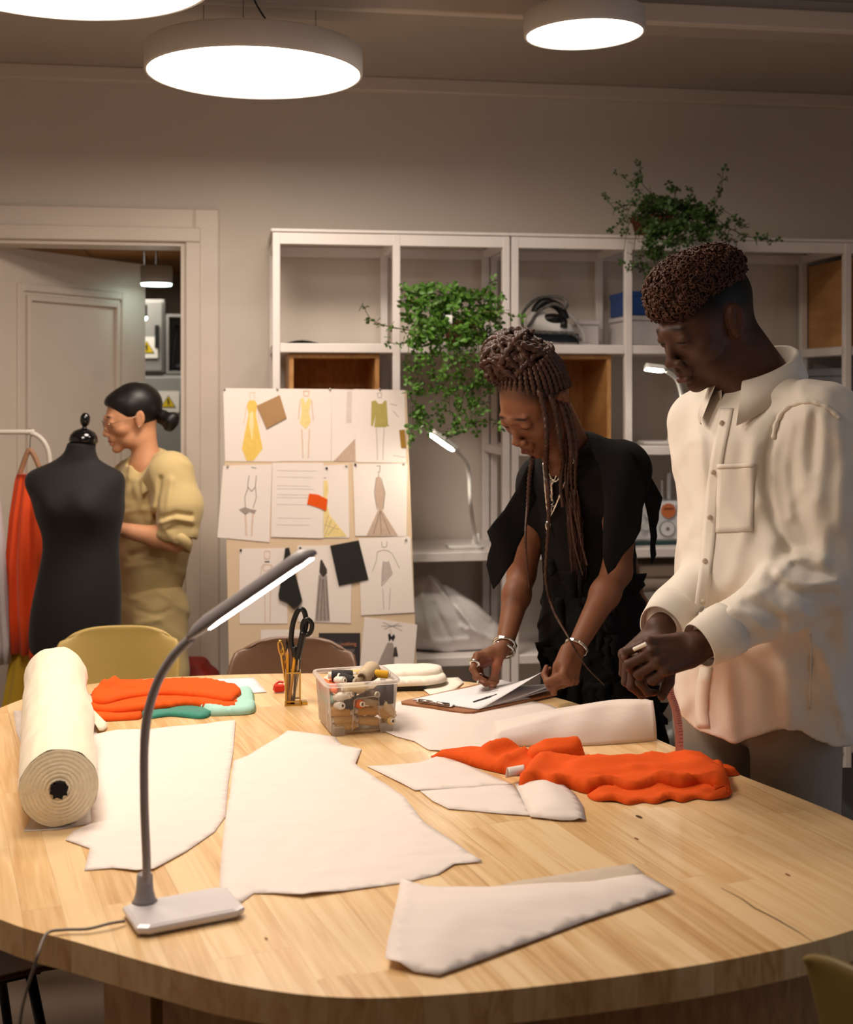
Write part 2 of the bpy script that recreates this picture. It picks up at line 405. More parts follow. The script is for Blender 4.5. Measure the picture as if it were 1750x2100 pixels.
# baseboards
struct('baseboard_back', rbox(MB(), DS1 + .12, SR, -.016, 0, 0, .09, .004), M_trim)
struct('baseboard_right', rbox(MB(), SR - .016, SR, NB, 0, 0, .09, .004), M_trim)
# door: casing, jambs, panelled leaf standing open into the next room
dr = thing('door_1', None, None); tag(dr, kind='structure')
def casing(mb, s0, s1, z0, z1): rbox(mb, s0, s1, -.028, 0, z0, z1, .006)
m_ = MB(); casing(m_, DS1 + .02, DS1 + .115, 0, 2.175); m_.build('casing', M_trim, dr)
m_ = MB(); casing(m_, DS0 - .115, DS0 - .02, 0, 2.175); m_.build('casing', M_trim, dr)
m_ = MB(); casing(m_, DS0 - .02, DS1 + .02, 2.08, 2.175); m_.build('casing', M_trim, dr)
m_ = MB(); rbox(m_, DS1 - .012, DS1 + .045, -.042, -.02, 0, 2.044, .004); m_.build('casing_bead', M_trim, dr)
m_ = MB(); rbox(m_, DS0 - .045, DS1 + .045, -.042, -.02, 2.045, 2.10, .004); m_.build('casing_bead', M_trim, dr)
m_ = MB(); rbox(m_, DS1 - .03, DS1, -.02, .14, 0, 2.06); m_.build('jamb', M_trim, dr)
m_ = MB(); rbox(m_, DS0, DS1, -.02, .14, 2.03, 2.06); m_.build('jamb', M_trim, dr)
hp = room(DS0 + .03, .10, 0); fe = px(291, 800, 5.62); dv = Vector((fe.x - hp.x, fe.y - hp.y, 0)); LW = dv.length; la = math.atan2(dv.y, dv.x)
def leafM(x, y, z): return hp + rotz(la) @ Vector((x, y, z))
def lbox(x0, x1, y0, y1, z0, z1, bev=0): return MB().box(leafM((x0 + x1) / 2, (y0 + y1) / 2, (z0 + z1) / 2), (x1 - x0, y1 - y0, z1 - z0), rotz(la), bev)
lf = lbox(0, LW, -.02, .02, .01, 2.035).build('leaf', M_trim, dr)
for z0, z1 in ((.16, .86), (1.0, 1.90)):
    x0, x1 = .13, LW - .13
    for w, d, o in ((.03, .012, 0), (.022, .018, .045)):
        for q in (lbox(x0 + o, x0 + o + w, -.02 - d, -.019, z0 + o, z1 - o, .003), lbox(x1 - o - w, x1 - o, -.02 - d, -.019, z0 + o, z1 - o, .003),
                  lbox(x0 + o + w, x1 - o - w, -.02 - d, -.019, z0 + o, z0 + o + w, .003), lbox(x0 + o + w, x1 - o - w, -.02 - d, -.019, z1 - o - w, z1 - o, .003)):
            o_ = q.build('moulding', M_trim, lf)
# the next room: wood ceiling, walls, grey electrical cabinets, lamps
struct('wall_corridor_far', rbox(MB(), -3.6, 1.0, 3.1, 3.2, 0, 2.9), mat('wall_brown', (120, 104, 88), .8))
struct('wall_corridor_side', rbox(MB(), .55, .65, .12, 3.1, 0, 2.9), M_wall)
struct('wall_corridor_left', rbox(MB(), -3.6, -3.5, .12, 3.1, 0, 2.9), M_wall)
cc = thing('ceiling_corridor', None, None); tag(cc, kind='structure')
for i in range(14): rbox(MB(), -3.5 + i * .29, -3.5 + i * .29 + .284, .12, 3.1, 2.20 + .004 * (i % 2), 2.24).build('plank', M_corr, cc)
def cabinet(s0, s1, n0, n1, z0, z1, label, sign=None):
    c = thing('electrical_cabinet', label, 'cabinet', room((s0 + s1) / 2, (n0 + n1) / 2, z0))
    rbox(MB(), s0, s1, n0, n1, z0, z1, .006).build('body', M_grey, c)
    d = rbox(MB(), s0 + .012, s1 - .012, n0 - .014, n0 - .001, z0 + .012, z1 - .012, .004).build('cabinet_door', M_grey, c)
    rbox(MB(), s1 - .05, s1 - .03, n0 - .03, n0 - .012, (z0 + z1) / 2 - .06, (z0 + z1) / 2 + .06, .003).build('handle', M_black, d)
    return c
M_signw = mat('sign_white', (205, 200, 190), .5, var=.02); M_signy = mat('sign_yellow', (196, 168, 10), .5, var=.03)
def warn_sign(c, sz, label):
    t = thing('warning_sign', label, 'sign', c)
    MB().box(c, (sz, .003, sz), rotz(ALPHA)).build('plate', M_signw, t)
    h = sz * .36
    for nm, k, mm, dy in (('triangle_border', 1.0, M_black, -.0025), ('triangle', .84, M_signy, -.0035)):
        tri = [(-h * k, -h * .78 * k - h * .06 * (1 - k)), (h * k, -h * .78 * k), (0, h * .86 * k)]
        m_ = MB(); vs = [c + rotz(ALPHA) @ Vector((x, dy + e, z)) for e in (0, .0015) for x, z in tri]; m_.add(vs, [(0, 1, 2), (5, 4, 3), (0, 3, 4, 1), (1, 4, 5, 2), (2, 5, 3, 0)]); m_.build(nm, mm, t)
    m_ = MB()
    for pts in (((0, .42), (-.1, .05), (.02, .05), (-.03, -.35)),):
        q = [c + rotz(ALPHA) @ Vector((x * h, -.0045, z * h)) for x, z in pts]
        m_.tube(q, .0035 * sz / .1, 5)
    m_.build('lightning_bolt', M_black, t)
cabinet(-.95, .1, 1.75, 2.1, 0, 1.56, 'grey metal electrical cabinet beyond the doorway, lower one with its whole front in view')
cabinet(-.90, -.485, 1.75, 2.1, 1.565, 1.95, 'small grey electrical box on top of the lower cabinet, left')
ob = thing('open_cupboard', 'dark open cupboard on top of the grey cabinet beyond the doorway', 'cupboard', room(-.24, 1.9, 1.53))
for q in ((-.48, -.465, 1.75, 2.1, 1.565, 1.86), (-.06, -.045, 1.75, 2.1, 1.565, 1.86), (-.48, -.045, 1.75, 2.1, 1.86, 1.875), (-.465, -.06, 2.08, 2.1, 1.58, 1.86), (-.465, -.06, 1.75, 2.1, 1.565, 1.58)): rbox(MB(), *q).build('panel', M_grey, ob)
m_ = MB(); m_.tube([room(-.452, 1.80, 1.585), room(-.44, 1.82, 1.70), room(-.425, 1.84, 1.82)], [.01, .012, .012], 6); m_.build('umbrella', mat('dark_cloth', (22, 24, 26), .8), None, label='dark folded umbrella leaning in the open cupboard', cat='umbrella')
m_ = MB(); m_.ball(room(-.395, 1.82, 1.60), (.055, .04, .022), 12, 6, rotz(ALPHA)); m_.build('flat_hat', MATS['dark_cloth'], None, True, label='flat black hat lying on the cabinet beyond the doorway', cat='hat')
warn_sign(room(-.466, 1.728, 1.42), .11, 'square white sign with yellow warning triangle beside the hair bun')
warn_sign(room(-.575, 1.728, 1.70), .11, 'white warning sign half hidden by the door edge, higher of the two')
M_boxl = mat('drum_grey', (196, 190, 184), .5)
# lamps in the next room
M_led = emission('corridor_led', (.75, 1.0, .92), 7)
cl = thing('corridor_lamp', 'drum pendant lamp glowing in the next room beyond the doorway', 'lamp', px(321, 575, 5.4))
c0 = px(321, 582, 5.45); MB().lathe([(.068, 0), (.068, .075), (.0, .075)], c0, 32, cap=False).build('drum', M_boxl, cl, True)
MB().lathe([(.0, -.008), (.064, -.008), (.064, .004)], c0, 32, cap=False).build('diffuser', M_led, cl)
MB().tube([c0 + Vector((0, 0, .075)), Vector((c0.x, c0.y, 2.20))], .003, 6).build('cord', M_black, cl)
m_ = MB(); c0 = px(297, 652, 5.9); m_.ball(c0, .013, 10, 8); cl = thing('small_corridor_lamp', 'tiny bright spot lamp at the door edge in the next room', 'lamp', c0)
m_.build('bulb', M_led, cl); MB().tube([c0, c0 + Vector((0, 0, .06))], .012, 8).build('holder', M_grey, cl); MB().tube([c0 + Vector((0, 0, .05)), Vector((c0.x, c0.y, 2.20))], .003, 6).build('cord', M_black, cl)
# ------------------------------------------------------------------ pendant lamps
M_shade = mat('lamp_shade_white', (226, 220, 214), .5, var=.02)
M_lampglow = emission('lamp_diffuser', LAMP_C, LAMP_W)
M_wire = mat('wire_grey', (110, 100, 92), .5)
def pendant(x, y, z, R, h, label, ang=0, tilt=0):
    t = thing('pendant_lamp', label, 'lamp', (x, y, z), ang, 'round pendant lamps on the ceiling')
    kid('shade', MB().lathe([(R - .008, 0.004), (R - .006, -.002), (R, -.002), (R + .002, .004), (R + .002, h - .006), (R - .006, h), (0, h)], n=72, cap=False).mesh(), M_shade, t, True)
    kid('diffuser', MB().lathe([(0, .003), (R - .008, .003)], n=72, cap=False).mesh(), M_lampglow, t)
    for k in range(3):
        a = 2 * PI * k / 3 + .5
        p = Vector((R * .62 * math.cos(a), R * .62 * math.sin(a), h)); kid('wire', MB().tube([p, Vector((p.x, p.y, CZ - z - .01))], .0012, 5).mesh(), M_wire, t)
    pts = catmull([(.03, 0, h), (.05, .01, h + .05), (.0, 0, h + .14), (-.02, 0, CZ - z - .01)], 6); kid('cord', MB().tube(pts, .003, 6).mesh(), M_black, t)
    t.rotation_euler = (0, tilt, ang); return t
pendant((522 - 875) / FPX * 3.655, 3.655, 2.391, .31, .073, 'large round white pendant lamp above the pinned sketches')
pendant((120 - 875) / FPX * 2.567, 2.567, 2.319, .31, .073, 'large round pendant lamp cut off by the upper left corner', 1.0)
pendant((1199 - 875) / FPX * 3.6, 3.6, 2.49, .17, .065, 'small round pendant lamp above the woman in black', .4, -.03)
pendant(-.75, 1.70, 2.34, .235, .065, 'added unseen pendant lamp over the near left end of the table', .2)  # added above the frame, sized for its light on table and man
# ------------------------------------------------------------------ shelving along the back wall
LV = [2.015, 1.63, 1.255, .875, .495, .115]
BT = .034; PW = .027; D0, D1 = -.43, -.03; CW = .43
def shelf_unit(s0, label, boards, rails=()):
    t = thing('shelf_unit', label, 'shelf', room(s0 + CW, -.23, 0), 0, 'white shelf units along the back wall')
    for k in range(3):
        for n in (D0, D1 - PW):
            rbox(MB(), s0 + k * CW - (PW if k == 2 else 0), s0 + k * CW + PW - (PW if k == 2 else 0), n, n + PW, 0, 2.04, .002).build('post', M_white, t)
    for c, zi, in boards:
        z = LV[zi]; rbox(MB(), s0 + c * CW + (PW if c == 0 else 0), s0 + (c + 1) * CW - (PW if c == 1 else 0), D0 + (.004 if zi else .0), D1, z - BT / 2, z + BT / 2, .003).build('shelf_board', M_white, t)
    for k in range(3):
        for zi in range(6):
            z = LV[zi]; a = s0 + k * CW - (PW if k == 2 else 0); rbox(MB(), a + .003, a + PW - .003, D0 + PW, D1 - PW, z - .014, z + .014).build('side_rail', M_white, t)
    rbox(MB(), s0 + .001, s0 + 2 * CW - .001, D0 + .0015, D0 + PW - .001, 2.0, 2.0395).build('top_rail', M_white, t)
    rbox(MB(), s0 + .001, s0 + 2 * CW - .001, D1 - PW + .001, D1 - .001, 1.995, 2.03).build('top_rail', M_white, t)
    rbox(MB(), s0 - .006, s0 + 2 * CW, D0 - .006, D1, 2.041, 2.053, .003).build('top_board', M_white, t)
    return t
U2 = 2 * CW + .006
shelf_unit(0, 'white open shelf unit behind the pinned sketches, leftmost of three', [(0, 1), (0, 2), (0, 3), (0, 4), (0, 5), (1, 1), (1, 3), (1, 4), (1, 5)])
shelf_unit(U2, 'white open shelf unit in the middle, holding the steam iron', [(0, 1), (0, 2), (0, 3), (0, 4), (0, 5), (1, 1), (1, 2), (1, 3), (1, 4), (1, 5)])
shelf_unit(2 * U2, 'white open shelf unit behind the man, rightmost of three', [(0, 5), (1, 1), (1, 2), (1, 3), (1, 4), (1, 5), (0, 3), (0, 4)])
def oakbox(s0, s1, z0, z1, label, th=.016, nf=-.40, nb=-.06):
    t = thing('oak_box', label, 'box', room((s0 + s1) / 2, -.23, z0), 0, 'oak box inserts in the shelves')
    for q in ((s0, s0 + th, z0, z1), (s1 - th, s1, z0, z1)): rbox(MB(), q[0], q[1], nf, nb, q[2], q[3], .001).build('side_panel', M_oak, t)
    rbox(MB(), s0 + th, s1 - th, nf, nb, z0, z0 + th).build('bottom_panel', M_oak, t); rbox(MB(), s0 + th, s1 - th, nf, nb, z1 - th, z1).build('top_panel', M_oak, t)
    rbox(MB(), s0 + th, s1 - th, nb - .008, nb, z0 + th, z1 - th).build('back_panel', M_oak, t)
hb = BT / 2
oakbox(.06, .385, LV[2] + hb, LV[1] - hb - .002, 'oak box insert above the pinned sketches, in the leftmost unit')
oakbox(U2 + .05, U2 + .385, LV[2] + hb, LV[1] - hb - .002, 'oak box insert behind the head of the woman in black')
oakbox(2 * U2 + CW + .03, 2 * U2 + 2 * CW - .04, LV[1] + hb, LV[0] - .03, 'oak box insert at the far right edge, upper shelf')
bx = thing('grey_box', 'grey storage box in the far right shelf cell behind the man', 'box', room(2 * U2 + 1.5 * CW, -.22, LV[2] + hb))
rbox(MB(), 2 * U2 + CW + .03, 2 * U2 + 2 * CW - .04, -.40, -.06, LV[2] + hb, LV[2] + .28, .004).build('body', mat('grey_card', (132, 134, 140), .7), bx)
rbox(MB(), 2 * U2 + CW + .025, 2 * U2 + 2 * CW - .035, -.405, -.055, LV[2] + .28, LV[2] + .31, .004).build('lid', MATS['grey_card'], bx)
# ================================================================== the oval work table
TV = catmull([(-.98, 2.911), (-.90, 3.09), (-.74, 3.195), (-.47, 3.256), (-.2, 3.262), (.031, 3.205), (.215, 3.10), (.357, 2.943), (.447, 2.735), (.505, 2.6), (.596, 2.403), (.67, 2.265), (.73, 2.13), (.757, 1.98), (.70, 1.83), (.578, 1.715), (.392, 1.627), (.196, 1.567), (.03, 1.532), (-.103, 1.524), (-.23, 1.555), (-.339, 1.608), (-.46, 1.675), (-.589, 1.749), (-.80, 1.93), (-.97, 2.2), (-1.04, 2.55)], 5, True)
TV = [(p[0], p[1]) for p in [Vector((q[0], q[1], 0)) for q in TV]] if False else [(q[0], q[1]) for q in TV]
PA = math.radians(21.8); PDIR = (-math.sin(PA), math.cos(PA)); PNRM = (math.cos(PA), math.sin(PA))
M_table = wood('pine_staves', ((188, 140, 84), (216, 176, 122), (230, 197, 148)), PA, 1.0, .36, coat=.25)
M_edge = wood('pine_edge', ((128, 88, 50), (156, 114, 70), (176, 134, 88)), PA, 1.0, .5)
def clip(poly, p, n, keep_less):
    out = []
    for i in range(len(poly)):
        a, b = poly[i], poly[(i + 1) % len(poly)]
        da = (a[0] * n[0] + a[1] * n[1] - p) * (1 if keep_less else -1); db = (b[0] * n[0] + b[1] * n[1] - p) * (1 if keep_less else -1)
        if da <= 0: out.append(a)
        if (da < 0 < db) or (db < 0 < da):
            t = da / (da - db); out.append((a[0] + (b[0] - a[0]) * t, a[1] + (b[1] - a[1]) * t))
    return out
table = thing('work_table', 'large oval wooden work table covered with fabric and paper', 'table', (-.15, 2.4, 0))
nn = [p[0] * PNRM[0] + p[1] * PNRM[1] for p in TV]; aa = [p[0] * PDIR[0] + p[1] * PDIR[1] for p in TV]
THK = .042; row = min(nn); rw = .054; ri = 0
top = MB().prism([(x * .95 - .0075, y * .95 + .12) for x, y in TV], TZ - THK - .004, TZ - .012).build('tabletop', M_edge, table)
rr = random.Random(3)
while row < max(nn):
    st = clip(clip(TV, row + .00012, PNRM, False), row + rw - .00012, PNRM, True)
    if len(st) > 2:
        a = min(aa) - rr.uniform(0, .4)
        while a < max(aa):
            ln = rr.choice((.34, .42, .5, .58)) + rr.uniform(-.03, .03)
            pc = clip(clip(st, a + .00012, PDIR, False), a + ln - .00012, PDIR, True)
            if len(pc) > 2:
                dz = rr.uniform(-.00008, .00008)
                MB().prism(pc, TZ - THK, TZ + dz).build('stave', M_table, top)
            a += ln
    row += rw; ri += 1
# crack and knots in the top
m_ = MB(); pts = [tb(x, y, TZ + .0005) for x, y in ((1478, 1820), (1520, 1842), (1548, 1862), (1592, 1884), (1640, 1912), (1668, 1931))]
m_.tube(pts, [.0004, .0009, .0012, .0014, .0009, .0003], 5, flat=.2).build('crack', mat('crack_dark', (74, 44, 22), .8), top)
for x, y, r in ((1311, 1675, .006), (1306, 1720, .004), (1616, 1794, .004), (546, 1925, .003)):
    c = tb(x, y, TZ + .0003); MB().ball(c, (r * .7, r * 1.6, .0006), 10, 6, rotz(PA)).build('knot', MATS['crack_dark'] if r > .005 else mat('knot_brown', (128, 82, 42), .7), top)
# base: curved apron panel and slab legs
ap = [(x * .93 - .011, y * .93 + .165) for x, y in TV]
AP = MB(); n_ = len(ap)
sub_ = [p for p in ap if p[1] < 2.05 and p[0] > -.37]
for i in range(len(sub_) - 1):
    pass
sub_ = sorted(sub_, key=lambda p: math.atan2(p[1] - 2.4, p[0] + .15))
for off in ((0, 1),):
    rows = [[Vector((p[0] * (1 - .02 * k) - .003 * k, p[1] + .02 * k, z)) for p in sub_] for k, z in ((0, TZ - THK), (0, .02), (1, .02), (1, TZ - THK))]
    AP.grid(rows)
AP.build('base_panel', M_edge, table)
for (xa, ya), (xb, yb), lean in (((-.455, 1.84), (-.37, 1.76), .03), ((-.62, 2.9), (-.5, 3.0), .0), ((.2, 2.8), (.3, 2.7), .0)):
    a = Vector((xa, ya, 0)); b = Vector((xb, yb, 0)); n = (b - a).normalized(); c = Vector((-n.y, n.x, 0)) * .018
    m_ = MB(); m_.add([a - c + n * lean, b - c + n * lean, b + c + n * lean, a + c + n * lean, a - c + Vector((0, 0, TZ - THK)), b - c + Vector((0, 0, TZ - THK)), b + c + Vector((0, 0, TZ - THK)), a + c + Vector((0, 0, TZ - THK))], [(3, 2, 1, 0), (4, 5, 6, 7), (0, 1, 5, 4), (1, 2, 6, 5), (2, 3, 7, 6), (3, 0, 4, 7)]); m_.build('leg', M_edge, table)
# ------------------------------------------------------------------ sheets of paper and cloth
M_paper = mat('pattern_paper', (227, 214, 205), .75, var=.015, scale=14, bump=.45, bscale=9, stretch=(1, 3.2, 1))
M_paper2 = mat('white_paper', (230, 226, 228), .7, var=.01)
M_thin = mat('tracing_paper', (196, 180, 160), .7, var=.05)
M_roll = mat('calico_cream', (240, 226, 200), .85, var=.03, scale=20, bump=.15, bscale=220, sheen=.2)
M_orange = mat('orange_fabric', (224, 86, 24), .85, var=.05, scale=16, bump=.12, bscale=400, spec=.2)
M_cream = mat('cream_fabric', (242, 232, 216), .85, var=.03, bump=.1, bscale=300, sheen=.2)
def sheet(name, pix, label, cat='paper', m=None, z=.0012, amp=.0012, res=.016, hf=None, parent=None, th=.0004, seed=0, pts3=None):
    """a sheet lying on the table: outline traced on the table plane, with waves and curled edges"""
    P = [tb(x, y) for x, y in pix] if pts3 is None else pts3
    Q = []
    for i in range(len(P)):
        a, b = P[i], P[(i + 1) % len(P)]; k = max(1, int((b - a).length / res))
        for j in range(k): Q.append(a.lerp(b, j / k))
    poly = [(q.x, q.y) for q in Q]; n = len(poly)
    x0, x1 = min(p[0] for p in poly), max(p[0] for p in poly); y0, y1 = min(p[1] for p in poly), max(p[1] for p in poly)
    from mathutils.geometry import intersect_point_tri_2d
    def inside(x, y):
        c = False; j = n - 1
        for i in range(n):
            xi, yi = poly[i]; xj, yj = poly[j]
            if (yi > y) != (yj > y) and x < (xj - xi) * (y - yi) / (yj - yi) + xi: c = not c
            j = i
        return c
    def edged(x, y): return min((x - a) ** 2 + (y - b) ** 2 for a, b in poly) ** .5
    pts = list(poly); gy = y0; r = 0
    while gy < y1:
        gx = x0 + (res / 2 if r % 2 else 0)
        while gx < x1:
            if inside(gx, gy) and edged(gx, gy) > res * .6: pts.append((gx, gy))
            gx += res
        gy += res * .87; r += 1
    vs, es, fs, _, _, _ = delaunay_2d_cdt([Vector(p) for p in pts], [(i, (i + 1) % n) for i in range(n)], [list(range(n))], 1, 1e-5)
    V3 = []
    for v in vs:
        d = edged(v.x, v.y); w = min(1, d / .05)
        w2 = min(1, d / .03 + .12); h = z + w2 * amp * (1 + .6 * mnoise.noise(Vector((v.x * 9 + seed, v.y * 26, seed))) + .5 * mnoise.noise(Vector((v.x * 25, v.y * 9 + seed, 3.0))))
        if amp > .0013: h += w2 * .0020 * (1 - abs(mnoise.noise(Vector((v.x * 7 + seed, v.y * 24, seed * 2.0))))) ** 7 + w2 * .0013 * (1 - abs(mnoise.noise(Vector((v.x * 19, v.y * 11 + seed, 4.0))))) ** 9
        h += (1 - min(1, d / .02)) * .0015 * max(0, mnoise.noise(Vector((v.x * 14, v.y * 14, 9 + seed))) + .2)
        if hf: h += hf(v.x, v.y, d)
        V3.append((v.x, v.y, TZ + h))
    me = bpy.data.meshes.new(name); me.from_pydata(V3, [], [tuple(f) for f in fs]); me.update()
    o = link(name, me, m or M_paper, parent, True, label=label, cat=cat); solidify(o, th, 1)
    return o
sheet('paper_under_roll', [(28, 1458), (110, 1456), (200, 1456), (200, 1600), (190, 1690), (120, 1702), (48, 1706), (58, 1690), (75, 1640), (58, 1560), (45, 1530), (33, 1500)], 'white paper sheet pinned under the cream fabric roll', seed=4, z=.0003, amp=.0003)
sheet('pattern_piece', [(483, 1480), (479, 1540), (468, 1610), (463, 1676), (440, 1708), (380, 1750), (315, 1786), (280, 1790), (230, 1783), (173, 1787), (184, 1742), (134, 1725), (150, 1706), (188, 1690), (185, 1600), (182, 1510), (240, 1500), (300, 1497), (400, 1487)], 'white paper pattern piece between the fabric roll and the near lamp', seed=1, z=.0008, amp=.0016, res=.011,
      hf=lambda x, y, d: .0022 * max(0, 1 - d / .02) * max(0, math.sin(x * 28 + 1)))
sheet('pattern_piece', [(590, 1502), (640, 1509), (688, 1513), (700, 1530), (742, 1538), (729, 1572), (770, 1600), (830, 1640), (870, 1690), (920, 1722), (962, 1752), (990, 1770), (932, 1775), (900, 1795), (830, 1812), (700, 1831), (620, 1842), (560, 1835), (520, 1834), (495, 1853), (450, 1838), (452, 1780), (460, 1700), (470, 1640), (479, 1562), (510, 1550), (545, 1528)], 'large white paper pattern piece lying in the middle of the table', seed=2, z=.0008, amp=.0016, res=.011,
      hf=lambda x, y, d: .004 * max(0, 1 - d / .025) * max(0, math.sin(x * 17 + y * 9 + .6)) ** 3)
fp = thing('folded_pattern', 'folded white cloth pattern beside the orange fabric on the right', 'pattern', tb(950, 1620))
sheet('panel', [(752, 1573), (800, 1571), (862, 1565), (905, 1551), (962, 1572), (1035, 1604), (1052, 1612), (950, 1619), (852, 1623), (800, 1597)], None, None, seed=5, z=.0014, amp=.002, parent=fp)
sheet('panel', [(862, 1624), (950, 1618), (1052, 1611), (1075, 1640), (1098, 1676), (1040, 1672), (960, 1664), (920, 1661), (888, 1645)], None, None, seed=6, z=.0010, amp=.0016, parent=fp)
sheet('panel', [(1056, 1611), (1100, 1606), (1152, 1608), (1180, 1632), (1196, 1656), (1201, 1686), (1150, 1686), (1088, 1679), (1072, 1645)], None, None, seed=7, z=.0025, amp=.002, parent=fp, hf=lambda x, y, d: .016 * min(1, d / .05))
m_ = MB(); rows = []
for i in range(9):
    a = -.5 + i * .42; rows.append([tb(1037 + j * 3.6, 1606 - j * 1.0) + Vector((.006 * i / 9, .012 * math.cos(a) - .012 - .001 * j, .017 + .015 * math.sin(a))) for j in range(10)])
m_.grid(rows); solidify(m_.build('curled_tab', M_paper, fp, True), .0005)
fs_ = thing('folded_sheet', 'folded white cloth pattern with sheer underlay at the near edge', 'pattern', tb(1050, 1880))
sheet('underlay', [(995, 1828), (1060, 1808), (1150, 1795), (1298, 1773), (1318, 1790), (1340, 1812), (1200, 1840)], None, None, m=M_thin, seed=8, z=.0008, amp=.001, parent=fs_)
sheet('panel', [(822, 1817), (900, 1824), (1000, 1823), (1100, 1818), (1220, 1812), (1318, 1798), (1350, 1815), (1384, 1833), (1300, 1861), (1200, 1894), (1100, 1932), (1000, 1970), (900, 2006), (850, 1999), (790, 1985), (795, 1950), (806, 1900), (816, 1855)], None, None, seed=9, z=.003, amp=.002, parent=fs_, hf=lambda x, y, d: .010 * min(1, d / .08) + (.008 * max(0, 1 - d / .03) if x < -.02 else 0))
sheet('paper_sheet', [(372, 1397), (450, 1394), (520, 1391), (548, 1421), (480, 1424), (400, 1426)], 'white paper sheet lying behind the folded orange cloth', m=M_paper2, amp=.0008, seed=3)
# large sheets at the right, one end folded up
sheet('paper_sheet', [(800, 1452), (815, 1440), (930, 1425), (1000, 1420), (1130, 1448), (1190, 1478), (1100, 1495), (1012, 1533), (960, 1545), (880, 1540), (850, 1522), (812, 1512), (760, 1490), (770, 1462)], 'broad white paper under the clipboard and thread box', amp=.0012, seed=12, z=.0012)
sheet('cream_cloth_edge', [(868, 1396), (940, 1392), (952, 1402), (930, 1420), (888, 1432), (870, 1418)], 'flat corner of cream cloth left of the clipboard', 'cloth', m=M_cream, z=.003, amp=.001, seed=13)
m_ = MB(); rows = []
bot = catmull([tb(1013, 1533), tb(1120, 1531), tb(1230, 1529), tb(1348, 1520)], 8); 
topc = catmull([px(1015, 1508, 2.60), px(1120, 1470, 2.64), px(1200, 1452, 2.66), px(1283, 1437, 2.67), px(1340, 1441, 2.665)], 6)
topc = [topc[int(round(i * (len(topc) - 1) / 24))] for i in range(25)]; bot = [bot[int(round(i * (len(bot) - 1) / 24))] for i in range(25)]
for i in range(10):
    t = i / 9; rows.append([b.lerp(c, t) + Vector((0, -.010 * math.sin(PI * t) + .004 * math.sin(k * .9) * t, .001 + (.003 * math.sin(k * .55 + 1)) * t)) for k, (b, c) in enumerate(zip(bot, topc))])
for i in range(1, 8):
    t = i / 7; rows.append([c.lerp(tb(1020 + 13 * k, 1506 - 1.5 * k) + Vector((0, .10, .002)), t) + Vector((0, .02 * math.sin(PI * t), .006 * math.sin(PI * t))) for k, c in enumerate(topc)])
m_.grid(rows); solidify(m_.build('raised_paper', M_paper, None, True, label='white paper folded up off the table behind the orange fabric', cat='paper'), .0005)
# ------------------------------------------------------------------ folded cloth
M_teal = mat('teal_fabric', (46, 132, 112), .7, var=.06, sheen=.3); M_mint = mat('mint_tulle', (168, 214, 200), .8, var=.05)
def seg_d(x, y, a, b):
    vx, vy = b[0] - a[0], b[1] - a[1]; t = max(0, min(1, ((x - a[0]) * vx + (y - a[1]) * vy) / (vx * vx + vy * vy + 1e-9)))
    return math.hypot(x - a[0] - t * vx, y - a[1] - t * vy)
def drape(name, pix, h, m, parent=None, e=.014, base=0.0, folds=(), wr=.002, seed=0, res=.009, smooth=True, waves=0, **kw):
    """a soft piece of cloth: height field with rounded rim and fold ridges (px segment, width, height)"""
    FL = [((tb(*a).x, tb(*a).y), (tb(*b).x, tb(*b).y), w, am) for a, b, w, am in folds]
    def hf(x, y, d):
        q = min(1, d / e); z = h * math.sqrt(max(0, 1 - (1 - q) ** 2))
        for a, b, w, am in FL: z += am * math.exp(-(seg_d(x, y, a, b) / w) ** 2) * min(1, d / .01 + .15)
        z += wr * q * (mnoise.noise(Vector((x * 16 + seed, y * 24, seed))) + .5 * mnoise.noise(Vector((x * 40, y * 40, seed + 5))))
        if waves: z += waves * max(0, 1 - d / .03) * max(0, math.sin(x * 62 + 2.5 * mnoise.noise(Vector((x * 12, seed, 0))))) * min(1, d / .004 + .3)
        return z + base
    if smooth: P = catmull([tb(x, y) for x, y in pix], 5, True)
    else: P = [tb(x, y) for x, y in pix]
    return sheet(name, None, kw.get('label'), kw.get('cat'), m, z=.0005, amp=0, res=res, hf=hf, parent=parent, th=.0008, seed=seed, pts3=P)
sc_ = thing('folded_teal_cloth', 'teal and mint cloth peeking out under the orange stack', 'cloth', tb(420, 1455))
drape('mint_fold', [(410, 1440), (470, 1424), (515, 1419), (522, 1440), (521, 1463), (470, 1468), (420, 1466)], .016, M_mint, sc_, seed=3)
drape('teal_fold', [(282, 1452), (350, 1440), (420, 1440), (470, 1455), (440, 1464), (414, 1475), (350, 1470), (300, 1474)], .009, M_teal, sc_, e=.008, seed=4)
oc = thing('folded_orange_cloth', 'stack of folded bright orange cloth beside the fabric roll', 'cloth', tb(330, 1450))
drape('fold', [(186, 1447), (180, 1473), (200, 1480), (260, 1478), (288, 1475), (296, 1462), (300, 1440), (240, 1430)], .010, M_orange, oc, e=.007, seed=5)
drape('fold', [(190, 1440), (184, 1464), (235, 1472), (300, 1467), (380, 1457), (430, 1460), (480, 1463), (488, 1440), (440, 1425), (300, 1424)], .011, M_orange, oc, e=.005, base=.009, seed=6, folds=[((240, 1470), (420, 1452), .006, .004)])
drape('fold', [(196, 1436), (184, 1456), (215, 1463), (262, 1452), (330, 1445), (400, 1448), (470, 1457), (484, 1450), (492, 1434), (440, 1418), (380, 1414), (300, 1418), (230, 1420), (214, 1424)], .012, M_orange, oc, e=.007, base=.018, seed=7, wr=.0012, folds=[((214, 1438), (235, 1424), .012, .014), ((190, 1448), (214, 1438), .010, .008), ((235, 1428), (262, 1436), .010, -.006), ((300, 1436), (480, 1432), .02, .004)])
